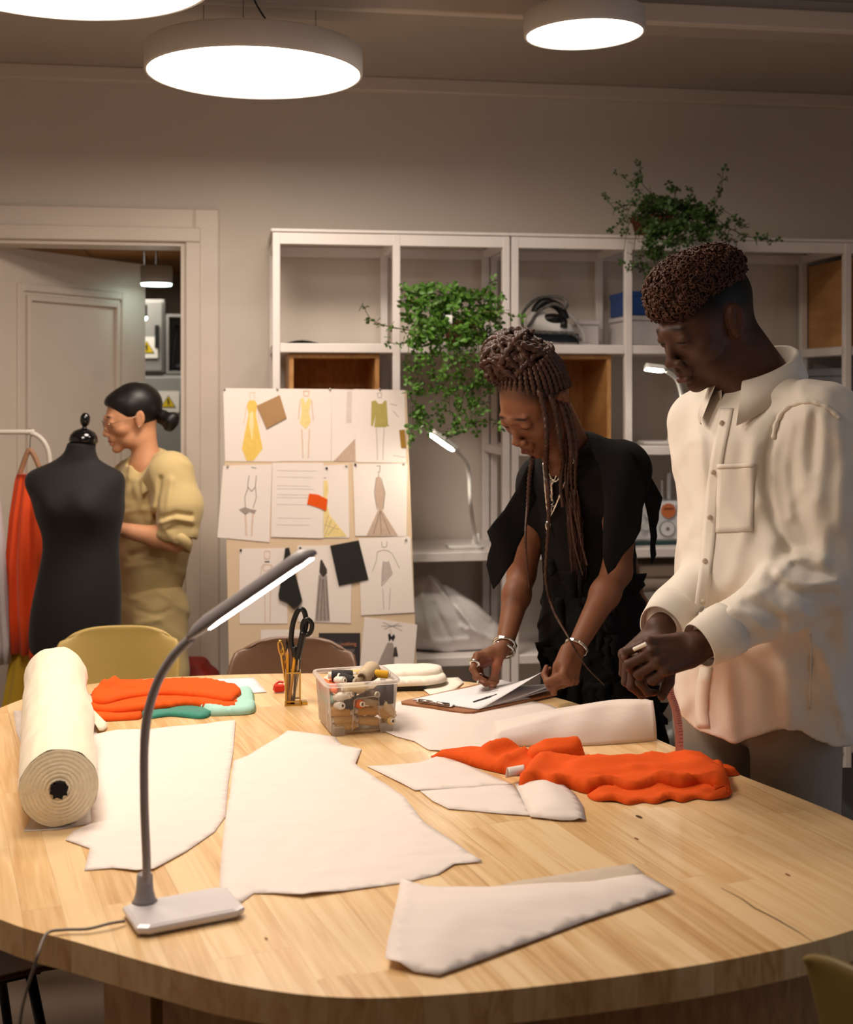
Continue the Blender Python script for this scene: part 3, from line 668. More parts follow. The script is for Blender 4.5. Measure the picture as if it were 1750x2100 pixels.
m_ = MB(); m_.box(tb(196, 1431) + Vector((0, 0, .004)), (.06, .006, .008), rotz(.1), .001); m_.build('black_pen', M_black, None, label='black pen sticking out from under the orange stack', cat='pen')
of = thing('orange_fabric', 'crumpled bright orange fabric lying in front of the man', 'fabric', tb(1250, 1590))
drape('fold', [(884, 1552), (930, 1545), (985, 1543), (1040, 1548), (1092, 1556), (1105, 1582), (1060, 1592), (1032, 1588), (985, 1577), (940, 1563), (905, 1556)], .014, M_orange, of, e=.02, seed=21, wr=.004, folds=[((1000, 1560), (1060, 1548), .016, .022), ((960, 1560), (1030, 1580), .014, .008), ((1040, 1580), (1075, 1560), .012, .014)])
drape('fold', [(1080, 1556), (1120, 1548), (1160, 1544), (1194, 1546), (1196, 1556), (1150, 1566), (1090, 1572)], .030, M_orange, of, e=.02, seed=22, wr=.003, folds=[((1120, 1556), (1190, 1548), .012, .008)])
drape('fold', [(1072, 1603), (1066, 1619), (1110, 1617), (1140, 1622), (1165, 1618), (1205, 1629), (1250, 1624), (1300, 1630), (1350, 1622), (1400, 1626), (1440, 1618), (1475, 1630), (1497, 1630), (1494, 1606), (1470, 1580), (1430, 1570), (1360, 1566), (1280, 1572), (1200, 1572), (1130, 1566), (1094, 1578)], .022, M_orange, of, e=.014, seed=23, wr=.003, waves=.009, folds=[((1110, 1580), (1085, 1612), .018, .010), ((1180, 1590), (1290, 1582), .022, .008), ((1300, 1600), (1440, 1596), .02, .007), ((1400, 1572), (1480, 1612), .02, .010), ((1240, 1610), (1330, 1604), .014, -.006), ((1150, 1600), (1170, 1580), .014, -.005), ((1350, 1615), (1480, 1622), .01, .007)])
drape('fold', [(1209, 1628), (1218, 1643), (1260, 1646), (1290, 1652), (1320, 1647), (1345, 1650), (1375, 1643), (1400, 1647), (1430, 1640), (1460, 1643), (1494, 1638), (1497, 1622), (1440, 1612), (1360, 1616), (1280, 1620)], .007, M_orange, of, e=.008, seed=24, wr=.002, waves=.009)
drape('fold', [(1440, 1572), (1470, 1572), (1500, 1580), (1514, 1586), (1516, 1590), (1490, 1593), (1450, 1590)], .012, M_orange, of, e=.012, seed=25, wr=.004)
m_ = MB(); pts = catmull([tb(1466, 1632) + Vector((0, 0, .012)), tb(1484, 1630) + Vector((0, 0, .017)), tb(1496, 1632) + Vector((0, 0, .012)), tb(1490, 1636) + Vector((0, 0, .006)), tb(1470, 1637) + Vector((0, 0, .007))], 6)
m_.grid([[p + Vector((.004 * k, .03 * k, .003 * k)) for p in pts] for k in range(5)]); solidify(m_.build('rolled_hem', M_orange, of, True), .002)
cs = thing('cream_fabric_stack', 'folded cream fabric on a dark case behind the thread box', 'fabric', tb(830, 1405))
drape('fold', [(660, 1412), (700, 1398), (800, 1390), (880, 1389), (914, 1400), (912, 1410), (880, 1416), (820, 1419), (720, 1424)], .014, M_cream, cs, e=.010, base=.012, seed=31)
drape('fold', [(680, 1408), (760, 1396), (860, 1390), (900, 1394), (908, 1402), (880, 1408), (800, 1412), (720, 1416)], .014, M_cream, cs, e=.010, base=.024, seed=32, folds=[((840, 1404), (910, 1400), .01, .004)])
m_ = MB(); m_.box(tb(800, 1414) + Vector((0, .03, .0065)), (.17, .10, .011), rotz(.05), .002); m_.build('dark_case', M_black, None, label='flat dark case under the cream fabric', cat='case')
# ------------------------------------------------------------------ roll of cream fabric
rl = thing('fabric_roll', 'thick roll of cream calico fabric lying on the left of the table', 'fabric roll', tb(115, 1705))
e0 = tb(116, 1706); R0 = .0655; c0 = Vector((e0.x, e0.y + .014, TZ + R0 + .003)); 
c1 = Vector(((112 - 875) / FPX * 2.92, 2.92, TZ + R0 + .005)); ax = (c1 - c0).normalized(); LN = (c1 - c0).length
fr = frame(ax, (0, 0, 1)); mb = MB(); rows = []; NR, NK = 64, 64
for i in range(NR + 1):
    t = i / NR; row_ = []
    for k in range(NK):
        a = 2 * PI * k / NK
        rr_ = R0 * (1 + .018 * t) + .0022 * mnoise.noise(Vector((math.cos(a) * 1.5, math.sin(a) * 1.5, t * 22 + a))) + .0016 * mnoise.noise(Vector((math.cos(a) * 4, math.sin(a) * 4, t * 9 + 2 * a)))
        if math.cos(a) > .2: rr_ += .010 * math.exp(-((t - .52) / .09) ** 2) * (math.cos(a) - .2) + .006 * math.exp(-((t - .95) / .05) ** 2)
        if i == 0: rr_ *= .985
        row_.append(c0 + ax * (t * LN) + fr @ Vector((math.cos(a) * rr_, 0, math.sin(a) * rr_)))
    rows.append(row_)
mb.grid(rows, True); mb.build('outer_layer', M_roll, rl, True)
mb = MB(); rows = []      # wound layers at the near end, a spiral with ridges down to the dark core
NQ = 46
for i in range(NQ + 1):
    t = i / NQ; row_ = []
    for k in range(NK):
        a = 2 * PI * k / NK; r = R0 * (.975 - .78 * t) + .0012 * mnoise.noise(Vector((math.cos(a) * 2, math.sin(a) * 2, t * 6)))
        y = .0011 * math.sin((t * 8 + a / (2 * PI)) * 2 * PI) * (.4 + .6 * t) + .012 * (t > .99) - .010 * t
        row_.append(c0 + ax * y + fr @ Vector((math.cos(a) * r, 0, math.sin(a) * r)))
    rows.append(row_)
mb.grid(rows, True); mb.build('wound_layers', mat('calico_edge', (246, 233, 204), .95, var=.07, scale=90, bump=.4, bscale=260), rl, True)
mb = MB(); rr2 = random.Random(5); rows = []
for y in (-.016, .0, .05):
    rows.append([c0 + ax * y + fr @ Vector((math.cos(2 * PI * k / 20) * R0 * (.21 + .05 * math.sin(k * 2.5)), 0, math.sin(2 * PI * k / 20) * R0 * (.21 + .05 * math.sin(k * 2.5)))) for k in range(20)])
mb.grid(rows, True); mb.f.append(tuple(range(20))); mb.build('core', mat('core_dark', (14, 11, 14), .9), rl)
mb = MB(); rows = []      # loose end of the cloth at the right of the roll
for i in range(14):
    t = i / 13; b = c0 + ax * (LN * (.74 + .25 * t)); row_ = []
    for j in range(7):
        u = j / 6; row_.append(b + Vector((R0 * (.93 + .05 * u) + u * (.035 + .02 * math.sin(t * 7)), -u * .02, -R0 * (.15 + .80 * u ** .7) + .004 * math.sin(t * 20 + u * 3))))
    rows.append(row_)
mb.grid(rows); solidify(mb.build('loose_end', M_roll, rl, True), .001)
# ================================================================== desk lamps
M_lampgrey = mat('lamp_grey', (150, 142, 142), .38, var=.03); M_lampbase = mat('lamp_base_white', (216, 208, 208), .25, var=.02, coat=.3)
M_strip = emission('lamp_strip', (1.0, .86, .80), 26); M_strip2 = emission('lamp_strip_cool', (1.0, .92, .74), 110)
def flex_lamp(name, label, base_c, base_ang, bw, bd, stem_pts, head_a, head_b, face, grey, hw=.016, cable=None):
    t = thing(name, label, 'lamp', base_c)
    R = rotz(base_ang); m_ = MB(); rows = []
    for z, ins in ((0, .008), (.004, .002), (.009, .0), (.0125, .001), (.015, .006)):
        row_ = []
        for k in range(32):
            a = 2 * PI * (k + .5) / 32; cx, cy = math.cos(a), math.sin(a); q = (abs(cx) ** 18 + abs(cy) ** 18) ** (-1 / 18)
            row_.append(base_c + R @ Vector((cx * q * (bw / 2 - ins), cy * q * (bd / 2 - ins), z)))
        rows.append(row_)
    m_.grid(rows, True); m_.f += [tuple(range(31, -1, -1)), tuple(4 * 32 + k for k in range(32))]; m_.build('base', M_lampbase if grey else M_whiteplastic, t, False)
    s0 = Vector(stem_pts[0]); M_ = M_lampgrey if grey else M_whiteplastic; k = hw / .016
    MB().lathe([(.020 * k, -.004), (.017 * k, .0), (.0135 * k, .012), (.012 * k, .034), (.009 * k, .036)], s0, 24).build('collar', M_, t, True)
    pts = catmull(stem_pts, 8); rs = [.0068 * k * (1.06 if i > len(pts) * .45 else 1) for i in range(len(pts))]; MB().tube(pts, rs, 14).build('stem', M_, t, True)
    a, b = Vector(head_a), Vector(head_b); ax = (b - a).normalized(); fc = (Vector(face) - ax * Vector(face).dot(ax)).normalized(); sd = ax.cross(fc); L = (b - a).length
    m_ = MB(); rows = []
    for i in range(13):
        u = i / 12; w = hw * (min(1, .42 + 5 * u) if u < .15 else 1) * (1 if u < .94 else math.sqrt(max(.12, 1 - ((u - .94) / .06) ** 2)))
        row_ = []
        for q in range(16):
            an = 2 * PI * q / 16; x, y = math.cos(an), math.sin(an); y2 = y * 1.15 if y < 0 else y * .30
            row_.append(a + ax * (u * L) + sd * (x * w) + fc * (y2 * w))
        rows.append(row_)
    m_.grid(rows, True); m_.f += [tuple(range(15, -1, -1)), tuple(12 * 16 + q for q in range(16))]
    hd = m_.build('head', M_, t, True)
    m_ = MB(); rows = []
    for i in range(9):
        u = .16 + .80 * i / 8; w = hw * .74 * (1 if 0 < i < 8 else .6); rows.append([a + ax * (u * L) + sd * (w * x) + fc * (hw * (.30 * math.sqrt(max(0, 1 - x * x * .5)) + .012)) for x in (-1, -.5, 0, .5, 1)])
    m_.grid(rows); solidify(m_.build('light_strip', M_strip if grey else M_strip2, hd), .001, 0)
    return t
bc = Vector((-.337, 1.758, TZ + .0005))
sp = [Vector((-.394, 1.772, TZ + .019)), px(301, 1780, 1.765), px(296, 1640, 1.762), px(298, 1500, 1.758), px(318, 1412, 1.75), px(352, 1350, 1.74), px(392, 1308, 1.73)]
L1 = flex_lamp('desk_lamp', 'grey gooseneck desk lamp lit at the near left of the table', bc, math.radians(27), .152, .094, sp, px(388, 1312, 1.726), px(648, 1134, 1.68), (.30, -.14, -.94), True, .0145)
MB().tube(catmull([tb(256, 1898) + Vector((0, 0, .006)), tb(225, 1906) + Vector((0, 0, .008)), tb(180, 1914) + Vector((0, 0, .006)), tb(130, 1916) + Vector((0, 0, .006)), tb(98, 1921) + Vector((0, -.004, .006)), px(78, 1955, 1.655), px(70, 1985, 1.655), px(52, 2040, 1.66), px(40, 2110, 1.66), px(30, 2300, 1.68)], 6), .0022, 6).build('power_cable', mat('cable_grey', (122, 110, 100), .5), L1, True)
# lamps on the shelves
def sh(s, n, lv): return room(s, n, LV[lv] + BT / 2)
q0 = sh(.735, -.30, 3); d_ = (px(940, 928, 4.30) - px(880, 886, 4.30))
flex_lamp('desk_lamp', 'small white gooseneck lamp lit on the shelf left of the woman in black', q0 + RU * -.02, ALPHA, .135, .10, [q0 + RU * .025 + Vector((0, 0, .018)), px(966, 1040, 4.42), px(962, 975, 4.42), px(955, 945, 4.38), px(938, 927, 4.34)], px(940, 929, 4.33), px(879, 886, 4.26), (-.35, -.42, -.84), False, .018)
q1 = sh(U2 + .62, -.30, 2)
flex_lamp('desk_lamp', 'small white gooseneck lamp lit on the shelf between the woman and the man', q1 + RU * -.02, ALPHA, .14, .10, [q1 + RU * .035 + Vector((0, 0, .018)), px(1400, 850, 4.58), px(1398, 810, 4.58), px(1388, 778, 4.55), px(1366, 760, 4.52)], px(1368, 760, 4.52), px(1322, 755, 4.50), (-.2, -.42, -.88), False, .017)
q2 = sh(U2 + .34, -.20, 1)
t = thing('desk_lamp', 'unlit white gooseneck lamp bent down beside the steam iron', 'lamp', q2)
MB().lathe([(.045, 0), (.046, .008), (.04, .012)], q2, 28).build('base', M_whiteplastic, t, True)
MB().tube(catmull([q2 + Vector((0, 0, .012)), q2 + Vector((-.01, 0, .06)), q2 + Vector((-.05, 0, .115)), q2 + Vector((-.10, -.01, .145)), q2 + Vector((-.15, -.02, .165))], 8), .0055, 10).build('stem', M_whiteplastic, t, True)
# ================================================================== clipboard with papers
cbt = thing('clipboard', 'brown wooden clipboard with white papers under the hands of the woman in black', 'clipboard', tb(970, 1440))
cor = [tb(815, 1446), tb(962, 1468), tb(1150, 1428), tb(1020, 1400)]
M_mdf = mat('hardboard', (150, 96, 58), .6, var=.08)
m_ = MB(); c = sum(cor, Vector()) / 4; P8 = []
for i in range(4):
    a, b, p = cor[i - 1], cor[(i + 1) % 4], cor[i]; P8 += [p + (a - p).normalized() * .012, p + (b - p).normalized() * .012]
m_.prism([(p.x, p.y) for p in P8], TZ + .0035, TZ + .0075); m_.build('board', M_mdf, cbt)
clipc = tb(893, 1452) + Vector((0, 0, .010)); ca = math.atan2(cor[1].y - cor[0].y, cor[1].x - cor[0].x)
m_ = MB(); m_.box(clipc, (.095, .016, .004), rotz(ca), .001); cl_ = m_.build('clip', M_steel, cbt)
MB().tube([clipc + rotz(ca) @ Vector((x, -.006, .004)) for x in (-.04, .04)], .004, 8).build('spring', M_steel, cl_, True)
for k in (-1, 1): MB().tube(catmull([clipc + rotz(ca) @ Vector((k * .034, -.006, .002)), clipc + rotz(ca) @ Vector((k * .030, -.016, .006)), clipc + rotz(ca) @ Vector((k * .012, -.014, .007)), clipc + rotz(ca) @ Vector((k * .010, .0, .004))], 5), .0014, 6).build('wire_loop', M_steel, cl_, True)
def lerp4(u, v): return cor[0].lerp(cor[1], u).lerp(cor[3].lerp(cor[2], u), v)
for k in range(4):
    m_ = MB(); rows = []
    for i in range(14):
        v = .10 + .88 * i / 13; row_ = []
        for j in range(12):
            u = .06 + .90 * j / 11 + .012 * k; p = lerp4(u, v) + Vector((0, 0, .0080 + .0007 * k + .0015 * math.sin(v * 5 + k)))
            if k == 3: p += Vector((-.02 * max(0, u * v - .12), 0, .062 * max(0, (u - .25)) ** 1.5 * max(0, v - .12) * 1.75))
            elif k: p += Vector((0, 0, (.010 + .012 * k) * max(0, u - .5) * max(0, v - .2) * 1.6))
            row_.append(p)
        rows.append(row_)
    m_.grid(rows); o = solidify(m_.build('page', M_paper2, cbt, True), .0003)
    if k == 3: page_top = rows
M_ink = mat('ink', (30, 28, 34), .8); M_pencil = mat('pencil_grey', (150, 142, 146), .8)
m_ = MB()
for (u0, v0), (u1, v1), w in (((.72, .26), (.84, .42), .008), ((.76, .24), (.80, .34), .006), ((.78, .34), (.86, .38), .007), ((.62, .52), (.66, .56), .002), ((.66, .56), (.70, .53), .002), ((.55, .16), (.62, .20), .002)):
    g = lambda u, v: page_top[max(0, min(13, int(round((v - .10) / .88 * 13))))][max(0, min(11, int(round((u - .095) / .90 * 11))))]
    a, b = g(u0, v0) + Vector((0, 0, .0012)), g(u1, v1) + Vector((0, 0, .0012)); s_ = Vector((-(b - a).y, (b - a).x, 0)).normalized() * w / 2; m_.add([a - s_, b - s_ * .4, b + s_ * .4, a + s_], [(0, 1, 2, 3)])
m_.build('ink_drawing', M_ink, cbt)
# ================================================================== plastic box of thread spools
bm0 = Vector((-.2115 + .006, 2.662, TZ)); ba = math.radians(16.5); BW, BD, BH = .150, .142, .108
def bx_(x, y, z): return bm0 + rotz(ba) @ Vector((x, y, z))
def clear_plastic(name, tint=(.985, .975, .96), a=.07):
    m = bpy.data.materials.new(name); m.use_nodes = True; nt = m.node_tree; N = nt.nodes.new; L = nt.links.new; nt.nodes.clear()
    o = N('ShaderNodeOutputMaterial'); tr = N('ShaderNodeBsdfTransparent'); tr.inputs[0].default_value = (*tint, 1)
    pb_ = N('ShaderNodeBsdfPrincipled'); pb_.inputs['Base Color'].default_value = (.85, .82, .80, 1); pb_.inputs['Roughness'].default_value = .18; tl = N('ShaderNodeBsdfTranslucent'); tl.inputs[0].default_value = (.95, .93, .90, 1); pb = N('ShaderNodeMixShader'); pb.inputs[0].default_value = .5; L(pb_.outputs[0], pb.inputs[1]); L(tl.outputs[0], pb.inputs[2])
    nz = N('ShaderNodeTexNoise'); nz.inputs['Scale'].default_value = 30; ma = N('ShaderNodeMapRange'); ma.inputs[3].default_value = a * .7; ma.inputs[4].default_value = a * 1.3; L(nz.outputs[0], ma.inputs[0])
    fr = N('ShaderNodeFresnel'); fr.inputs[0].default_value = 1.35; ad = N('ShaderNodeMath'); ad.operation = 'ADD'; ad.use_clamp = True; L(ma.outputs[0], ad.inputs[0]); L(fr.outputs[0], ad.inputs[1])
    mx = N('ShaderNodeMixShader'); L(ad.outputs[0], mx.inputs[0]); L(tr.outputs[0], mx.inputs[1]); L(pb.outputs[0], mx.inputs[2]); L(mx.outputs[0], o.inputs[0])
    return m
M_clear = clear_plastic('clear_plastic'); M_rim = clear_plastic('clear_rim', (.95, .94, .92), .30)
tbx = thing('thread_box', 'clear plastic box full of thread spools on the table', 'box', bx_(BW / 2, BD / 2, 0), ba)
def wallq(p, q, r, s_): m_ = MB(); m_.add([p, q, r, s_], [(0, 1, 2, 3)]); return m_
tp = .007
B4 = [(tp, tp), (BW - tp, tp), (BW - tp, BD - tp), (tp, BD - tp)]; T4 = [(0, 0), (BW, 0), (BW, BD), (0, BD)]
for i in range(4):
    j = (i + 1) % 4; o = wallq(bx_(*B4[i], .006), bx_(*B4[j], .006), bx_(*T4[j], BH), bx_(*T4[i], BH)).build('wall_panel', M_clear, tbx)
    solidify(o, .0012)
solidify(wallq(bx_(*B4[0], .006), bx_(*B4[3], .006), bx_(*B4[2], .006), bx_(*B4[1], .006)).build('floor_panel', M_clear, tbx), .001)
m_ = MB(); rimp = [bx_(x, y, BH + .001) for x, y in ((-.004, -.004), (BW + .004, -.004), (BW + .004, BD + .004), (-.004, BD + .004))]
rp_ = []
for i in range(4):
    a, b, p = rimp[i - 1], rimp[(i + 1) % 4], rimp[i]
    for t_ in (.016, .006): rp_.append(p + (a - p).normalized() * t_ + ((b - p).normalized() * (0 if t_ == .016 else .003)))
    for t_ in (.006, .016): rp_.append(p + (b - p).normalized() * t_ + ((a - p).normalized() * (0 if t_ == .016 else .003)))
m_.tube(rp_, .0048, 8, closed=True); m_.build('rim', M_rim, tbx, True)
for (x, y, w) in ((.010, -.0005, .026), (BW - .036, -.0005, .026)):      # moulded corner feet
    MB().box(bx_(x + w / 2, y + .008, .010), (w, .010, .02), rotz(ba), .002).build('foot', M_rim, tbx)
m_ = MB(); m_.tube([bx_(x, .003 + (.002 if z < .05 else -.001) , z) for x, z in ((.052, .01), (.056, .074), (.062, .078), (.104, .080), (.109, .076), (.113, .01))], .0011, 6); m_.build('panel_ridge', M_rim, tbx)
m_ = MB(); m_.tube([bx_(.003, y, z) for y, z in ((.028, .01), (.026, .084), (.116, .084), (.114, .01))], .0011, 6); m_.build('panel_ridge', M_rim, tbx)
THC = {'cream': (238, 220, 180), 'tan': (222, 184, 120), 'gold': (216, 166, 84), 'straw': (230, 196, 130), 'navy': (44, 44, 58), 'black': (40, 34, 32), 'brown': (96, 74, 58), 'orange': (222, 110, 52), 'beige': (200, 180, 150), 'yellow': (226, 170, 30), 'grey': (170, 160, 150), 'white': (232, 226, 214)}
M_core = mat('spool_core', (226, 214, 196), .4)
def thread_m(c): return mat('thread_' + c, THC[c], .7, var=.10, scale=30, bump=.35, bscale=300, stretch=(1, 1, 14))
def spool(c, P, ax, label, L=.036, R=.0085):
    """cross-wound spool: plastic core sticking out of the thread"""
    t = thing('thread_spool', label, 'spool', P, 0, 'thread spools in the clear box')
    fr_ = frame(Vector((ax[1], -ax[0], .01)) if abs(ax[2]) < .9 else (1, 0, 0), ax); Rm = Matrix((fr_.col[0], fr_.col[1], fr_.col[2])).transposed()
    up = Vector(ax).normalized(); x_ = Vector((1, 0, 0)) if abs(up.x) < .8 else Vector((0, 1, 0)); x_ = (x_ - up * up.dot(x_)).normalized(); Rm = Matrix((x_, up.cross(x_), up)).transposed()
    MB().lathe([(R * .42, -L * .66), (R * .66, -L * .66), (R * .62, -L * .5), (R * .62, L * .5), (R * .66, L * .66), (R * .42, L * .66), (R * .40, L * .4), (R * .40, -L * .4), (R * .42, -L * .66)], P, 14, Rm, cap=False).build('core', M_core, t, True)
    MB().lathe([(R * .62, -L * .5), (R * .93, -L * .49), (R, -L * .44), (R * 1.02, 0), (R * .97, L * .44), (R * .9, L * .49), (R * .62, L * .5)], P, 16, Rm, cap=False).build('thread', thread_m(c), t, True)
SP = [('cream', .060, .016, .090, (1, .05, -.06), 'cream thread spool lying highest against the box front', .044, .0105), ('white', .036, .016, .074, (.75, -.5, .25), 'white thread spool pointing out below the highest cream one', .034, .009), ('navy', .052, .030, .060, (.3, .4, .8), 'navy thread spool standing behind the front ridge', .05, .012), ('white', .026, .014, .054, (.2, -.9, .2), 'white-cored spool end in the box corner, left', .03, .008),
      ('gold', .030, .020, .040, (.95, -.25, -.05), 'golden thread spool at mid height in the left front corner', .040, .0095), ('tan', .036, .018, .0235, (1, -.1, .06), 'tan thread spool second from the box floor, left', .040, .009), ('straw', .040, .017, .0095, (1, .0, .0), 'straw thread spool lowest on the box floor, left', .042, .0085),
      ('gold', .086, .018, .038, (1, .1, -.12), 'golden thread spool in the middle of the box front', .042, .0095), ('straw', .090, .020, .016, (1, .0, -.16), 'straw thread spool low in the middle of the box front', .044, .0095), ('orange', .066, .014, .056, (.35, -.9, .1), 'orange-cored spool end in the middle of the box front', .03, .009), ('beige', .092, .016, .057, (1, .05, -.12), 'pale beige spool lying across the middle of the box', .044, .008),
      ('brown', .098, .022, .070, (.5, -.8, .2), 'dark brown spool end behind the front ridge, upper right', .03, .010), ('navy', .118, .018, .070, (.12, .1, 1), 'navy thread spool standing at the right, first of two', .044, .0095), ('navy', .136, .020, .072, (.05, .1, 1), 'navy thread spool standing in the right front corner', .044, .0105), ('tan', .118, .020, .034, (.7, -.2, -.55), 'tan thread spool slanting down at the right front', .044, .0095), ('cream', .134, .018, .040, (.5, .0, -.7), 'cream thread spool slanting in the right corner', .036, .010), ('straw', .134, .016, .015, (.3, -.9, .1), 'straw spool end low in the right corner', .03, .009),
      ('brown', .092, .048, .100, (1, .3, .35), 'rose brown spool lying slanted near the top right', .05, .012), ('black', .044, .066, .106, (1, -.25, .0), 'black thread spool lying on top at the left', .046, .0115), ('black', .048, .040, .104, (.75, -.6, -.2), 'short black spool lying on top, nearest the left rim', .032, .010), ('white', .034, .040, .102, (.5, -.8, .1), 'small white-ended bobbin beside the short black spool', .024, .008), ('beige', .072, .040, .100, (.9, .2, .1), 'translucent pale spool on top in the middle', .034, .011), ('straw', .066, .080, .102, (1, .0, .05), 'straw thread spool on top behind the black one', .05, .011), ('yellow', .126, .046, .108, (.9, -.3, -.1), 'bright yellow spool on top at the right', .03, .0085),
      ('straw', .020, .050, .018, (.1, 1, .05), 'straw spool low along the left wall of the box', .044, .011), ('tan', .020, .096, .018, (.15, 1, 0), 'tan spool low at the back of the left wall', .044, .011), ('gold', .018, .060, .042, (.1, 1, .1), 'golden spool above the straw one along the left wall', .044, .011), ('straw', .018, .106, .040, (.0, 1, -.1), 'straw spool above the tan one at the back left', .044, .011),
      ('gold', .062, .060, .022, (1, .3, 0), 'golden spool in the middle of the box floor', .046, .012), ('navy', .080, .052, .052, (1, .2, .3), 'navy spool buried in the middle of the box', .05, .013), ('tan', .114, .070, .024, (.5, .8, 0), 'tan spool on the box floor at the back right', .046, .012), ('brown', .118, .064, .060, (.6, .7, .2), 'brown spool buried at the back right', .05, .013), ('cream', .070, .106, .040, (1, 0, 0), 'cream spool against the rear wall of the box', .05, .013)]
for c, x, y, z, a, lb, L_, R_ in SP: spool(c, bx_(x, y, z + .008), rotz(ba) @ Vector(a), lb, L_, R_)
cn = thing('thread_cone', 'large beige thread cone lying on top in the clear box', 'thread cone', bx_(.098, .05, .11)); P = bx_(.096, .052, .117); up = (rotz(ba) @ Vector((-.55, -.75, -.08))).normalized(); x_ = Vector((0, 0, 1)); x_ = (x_ - up * up.dot(x_)).normalized(); Rm = Matrix((x_, up.cross(x_), up)).transposed()
MB().lathe([(.015, -.034), (.0195, -.030), (.0205, -.025), (.0182, -.021), (.0196, -.016), (.0172, -.012), (.0186, -.007), (.0160, -.003), (.0175, .002), (.0150, .006), (.0162, .011), (.0138, .015), (.0148, .020), (.0125, .025), (.0085, .027)], P, 24, Rm, cap=False).build('thread', thread_m('beige'), cn, True)
MB().lathe([(.0105, .0305), (.0085, .0315), (.0068, .030), (.0068, .0)], P, 20, Rm, cap=False).build('core', mat('cone_core', (120, 96, 78), .6), cn, True)
def scrap(name, c, x, y, z, r, lb, cat='fabric'):
    sd = SDF(); rr3 = random.Random(len(name) * 7)
    for k in range(9): sd.add(p_ell(bx_(x + rr3.uniform(-r[0], r[0]) * .5, y + rr3.uniform(-r[1], r[1]) * .75, z + rr3.uniform(-r[2], r[2]) * .5), (r[0] * .5, r[1] * .42, r[2] * .7)), .006)
    link(name, sd.mesh(.003, name=name), c, None, True, label=lb, cat=cat)
scrap('orange_scrap', mat('orange_scrap', (232, 112, 62), .8, var=.08), .020, .070, .092, (.014, .055, .012), 'orange fabric scraps against the left wall of the clear box')
scrap('mint_scrap', M_mint, .018, .070, .068, (.011, .050, .010), 'pale mint fabric scrap under the orange one in the clear box')
# ================================================================== brass pencil cup, scissors, pencils
pc = tb(601, 1444); cup = thing('pencil_cup', 'square brass and glass pencil cup beside the thread box', 'cup', pc, .12)
M_glass = clear_plastic('glass_pane', (.95, .93, .88), .06)
hw_, hh_ = .0165, .076
for sx in (-1, 1):
    for sy in (-1, 1): kid('corner_bar', MB().box((sx * hw_, sy * hw_, hh_ / 2), (.003, .003, hh_)).mesh(), M_gold, cup)
for z in (.0025, .010, hh_):
    for (x, y, w, d) in ((0, -hw_, 2 * hw_, .003), (0, hw_, 2 * hw_, .003), (-hw_, 0, .003, 2 * hw_), (hw_, 0, .003, 2 * hw_)): kid('rail', MB().box((x, y, z), (w, d, .003)).mesh(), M_gold, cup)
kid('base_plate', MB().box((0, 0, .0015), (2 * hw_ + .006, 2 * hw_ + .006, .003)).mesh(), M_gold, cup)
for (x, y, w, d) in ((0, -hw_, 2 * hw_ - .003, .0008), (0, hw_, 2 * hw_ - .003, .0008), (-hw_, 0, .0008, 2 * hw_ - .003), (hw_, 0, .0008, 2 * hw_ - .003)): kid('glass_pane', MB().box((x, y, .043), (w, d, .062)).mesh(), M_glass, cup)
dd = tb(624, 1444) + Vector((0, 0, .004)); MB().box(dd, (.014, .02, .008), rotz(.2), .001).build('brass_tray', M_gold, None, label='little brass tray between pencil cup and thread box', cat='tray')
M_pyel = mat('pencil_yellow', (232, 164, 40), .4); M_lead = mat('pencil_wood', (214, 170, 120), .7)
def pencil(x0, y0, x1, y1, dp, label, m=M_pyel, L=None):
    a = px(x0, y0, pc.y + dp); b = px(x1, y1, pc.y + dp); d = (b - a).normalized(); t = thing('pencil', label, 'pencil', a, 0, 'pencils in the brass cup')
    MB().tube([a, b - d * .012], .0034, 6).build('barrel', m, t); MB().tube([b - d * .012, b], [.0034, .0005], 8).build('tip', M_lead if m is M_pyel else m, t)
pencil(590, 1446, 590, 1330, .004, 'yellow pencil at the left of the brass cup'); pencil(593, 1446, 607, 1330, -.006, 'yellow pencil leaning right in the brass cup'); pencil(598, 1446, 588, 1310, .008, 'black pencil with pink eraser end in the brass cup', M_black); pencil(600, 1446, 620, 1322, .006, 'dark pencil leaning far right in the brass cup', M_black)
bs = thing('black_scissors', 'big black-handled scissors standing in the brass cup', 'scissors', pc)
Yb = pc.y - .002
def ring(pts, r, Y): return MB().tube(catmull([px(x, y, Y) for x, y in pts], 6, True), r, 10, closed=True)
m_ = ring([(612, 1252), (623, 1252), (628, 1275), (624, 1300), (616, 1325), (606, 1335), (598, 1322), (598, 1300), (602, 1275)], .0062, Yb); m_.build('handle', M_black, bs, True)
m_ = ring([(632, 1270), (640, 1280), (638, 1295), (630, 1302), (622, 1298), (620, 1285), (624, 1273)], .0055, Yb - .008); m_.build('handle', M_black, bs, True)
m_ = MB(); m_.tube(catmull([px(604, 1326, Yb), px(606, 1345, Yb), px(612, 1362, Yb)], 5), [.008] * 6 + [.006] * 5, 10); m_.build('shank', M_black, bs, True)
m_ = MB(); m_.tube(catmull([px(622, 1296, Yb - .008), px(616, 1325, Yb - .008), px(610, 1352, Yb - .008)], 5), .0075, 10); m_.build('shank', M_black, bs, True)
for k in (0, 1):
    m_ = MB(); a, b = px(608 + 5 * k, 1350, Yb - .008 * k), px(600 + 4 * k, 1446, Yb - .004 * k); m_.tube([a, a.lerp(b, .5), b], [.0075, .006, .0015], 8, flat=.25); m_.build('blade', M_steel, bs)
gs = thing('gold_scissors', 'small ornate gold scissors at the left of the brass cup', 'scissors', pc)
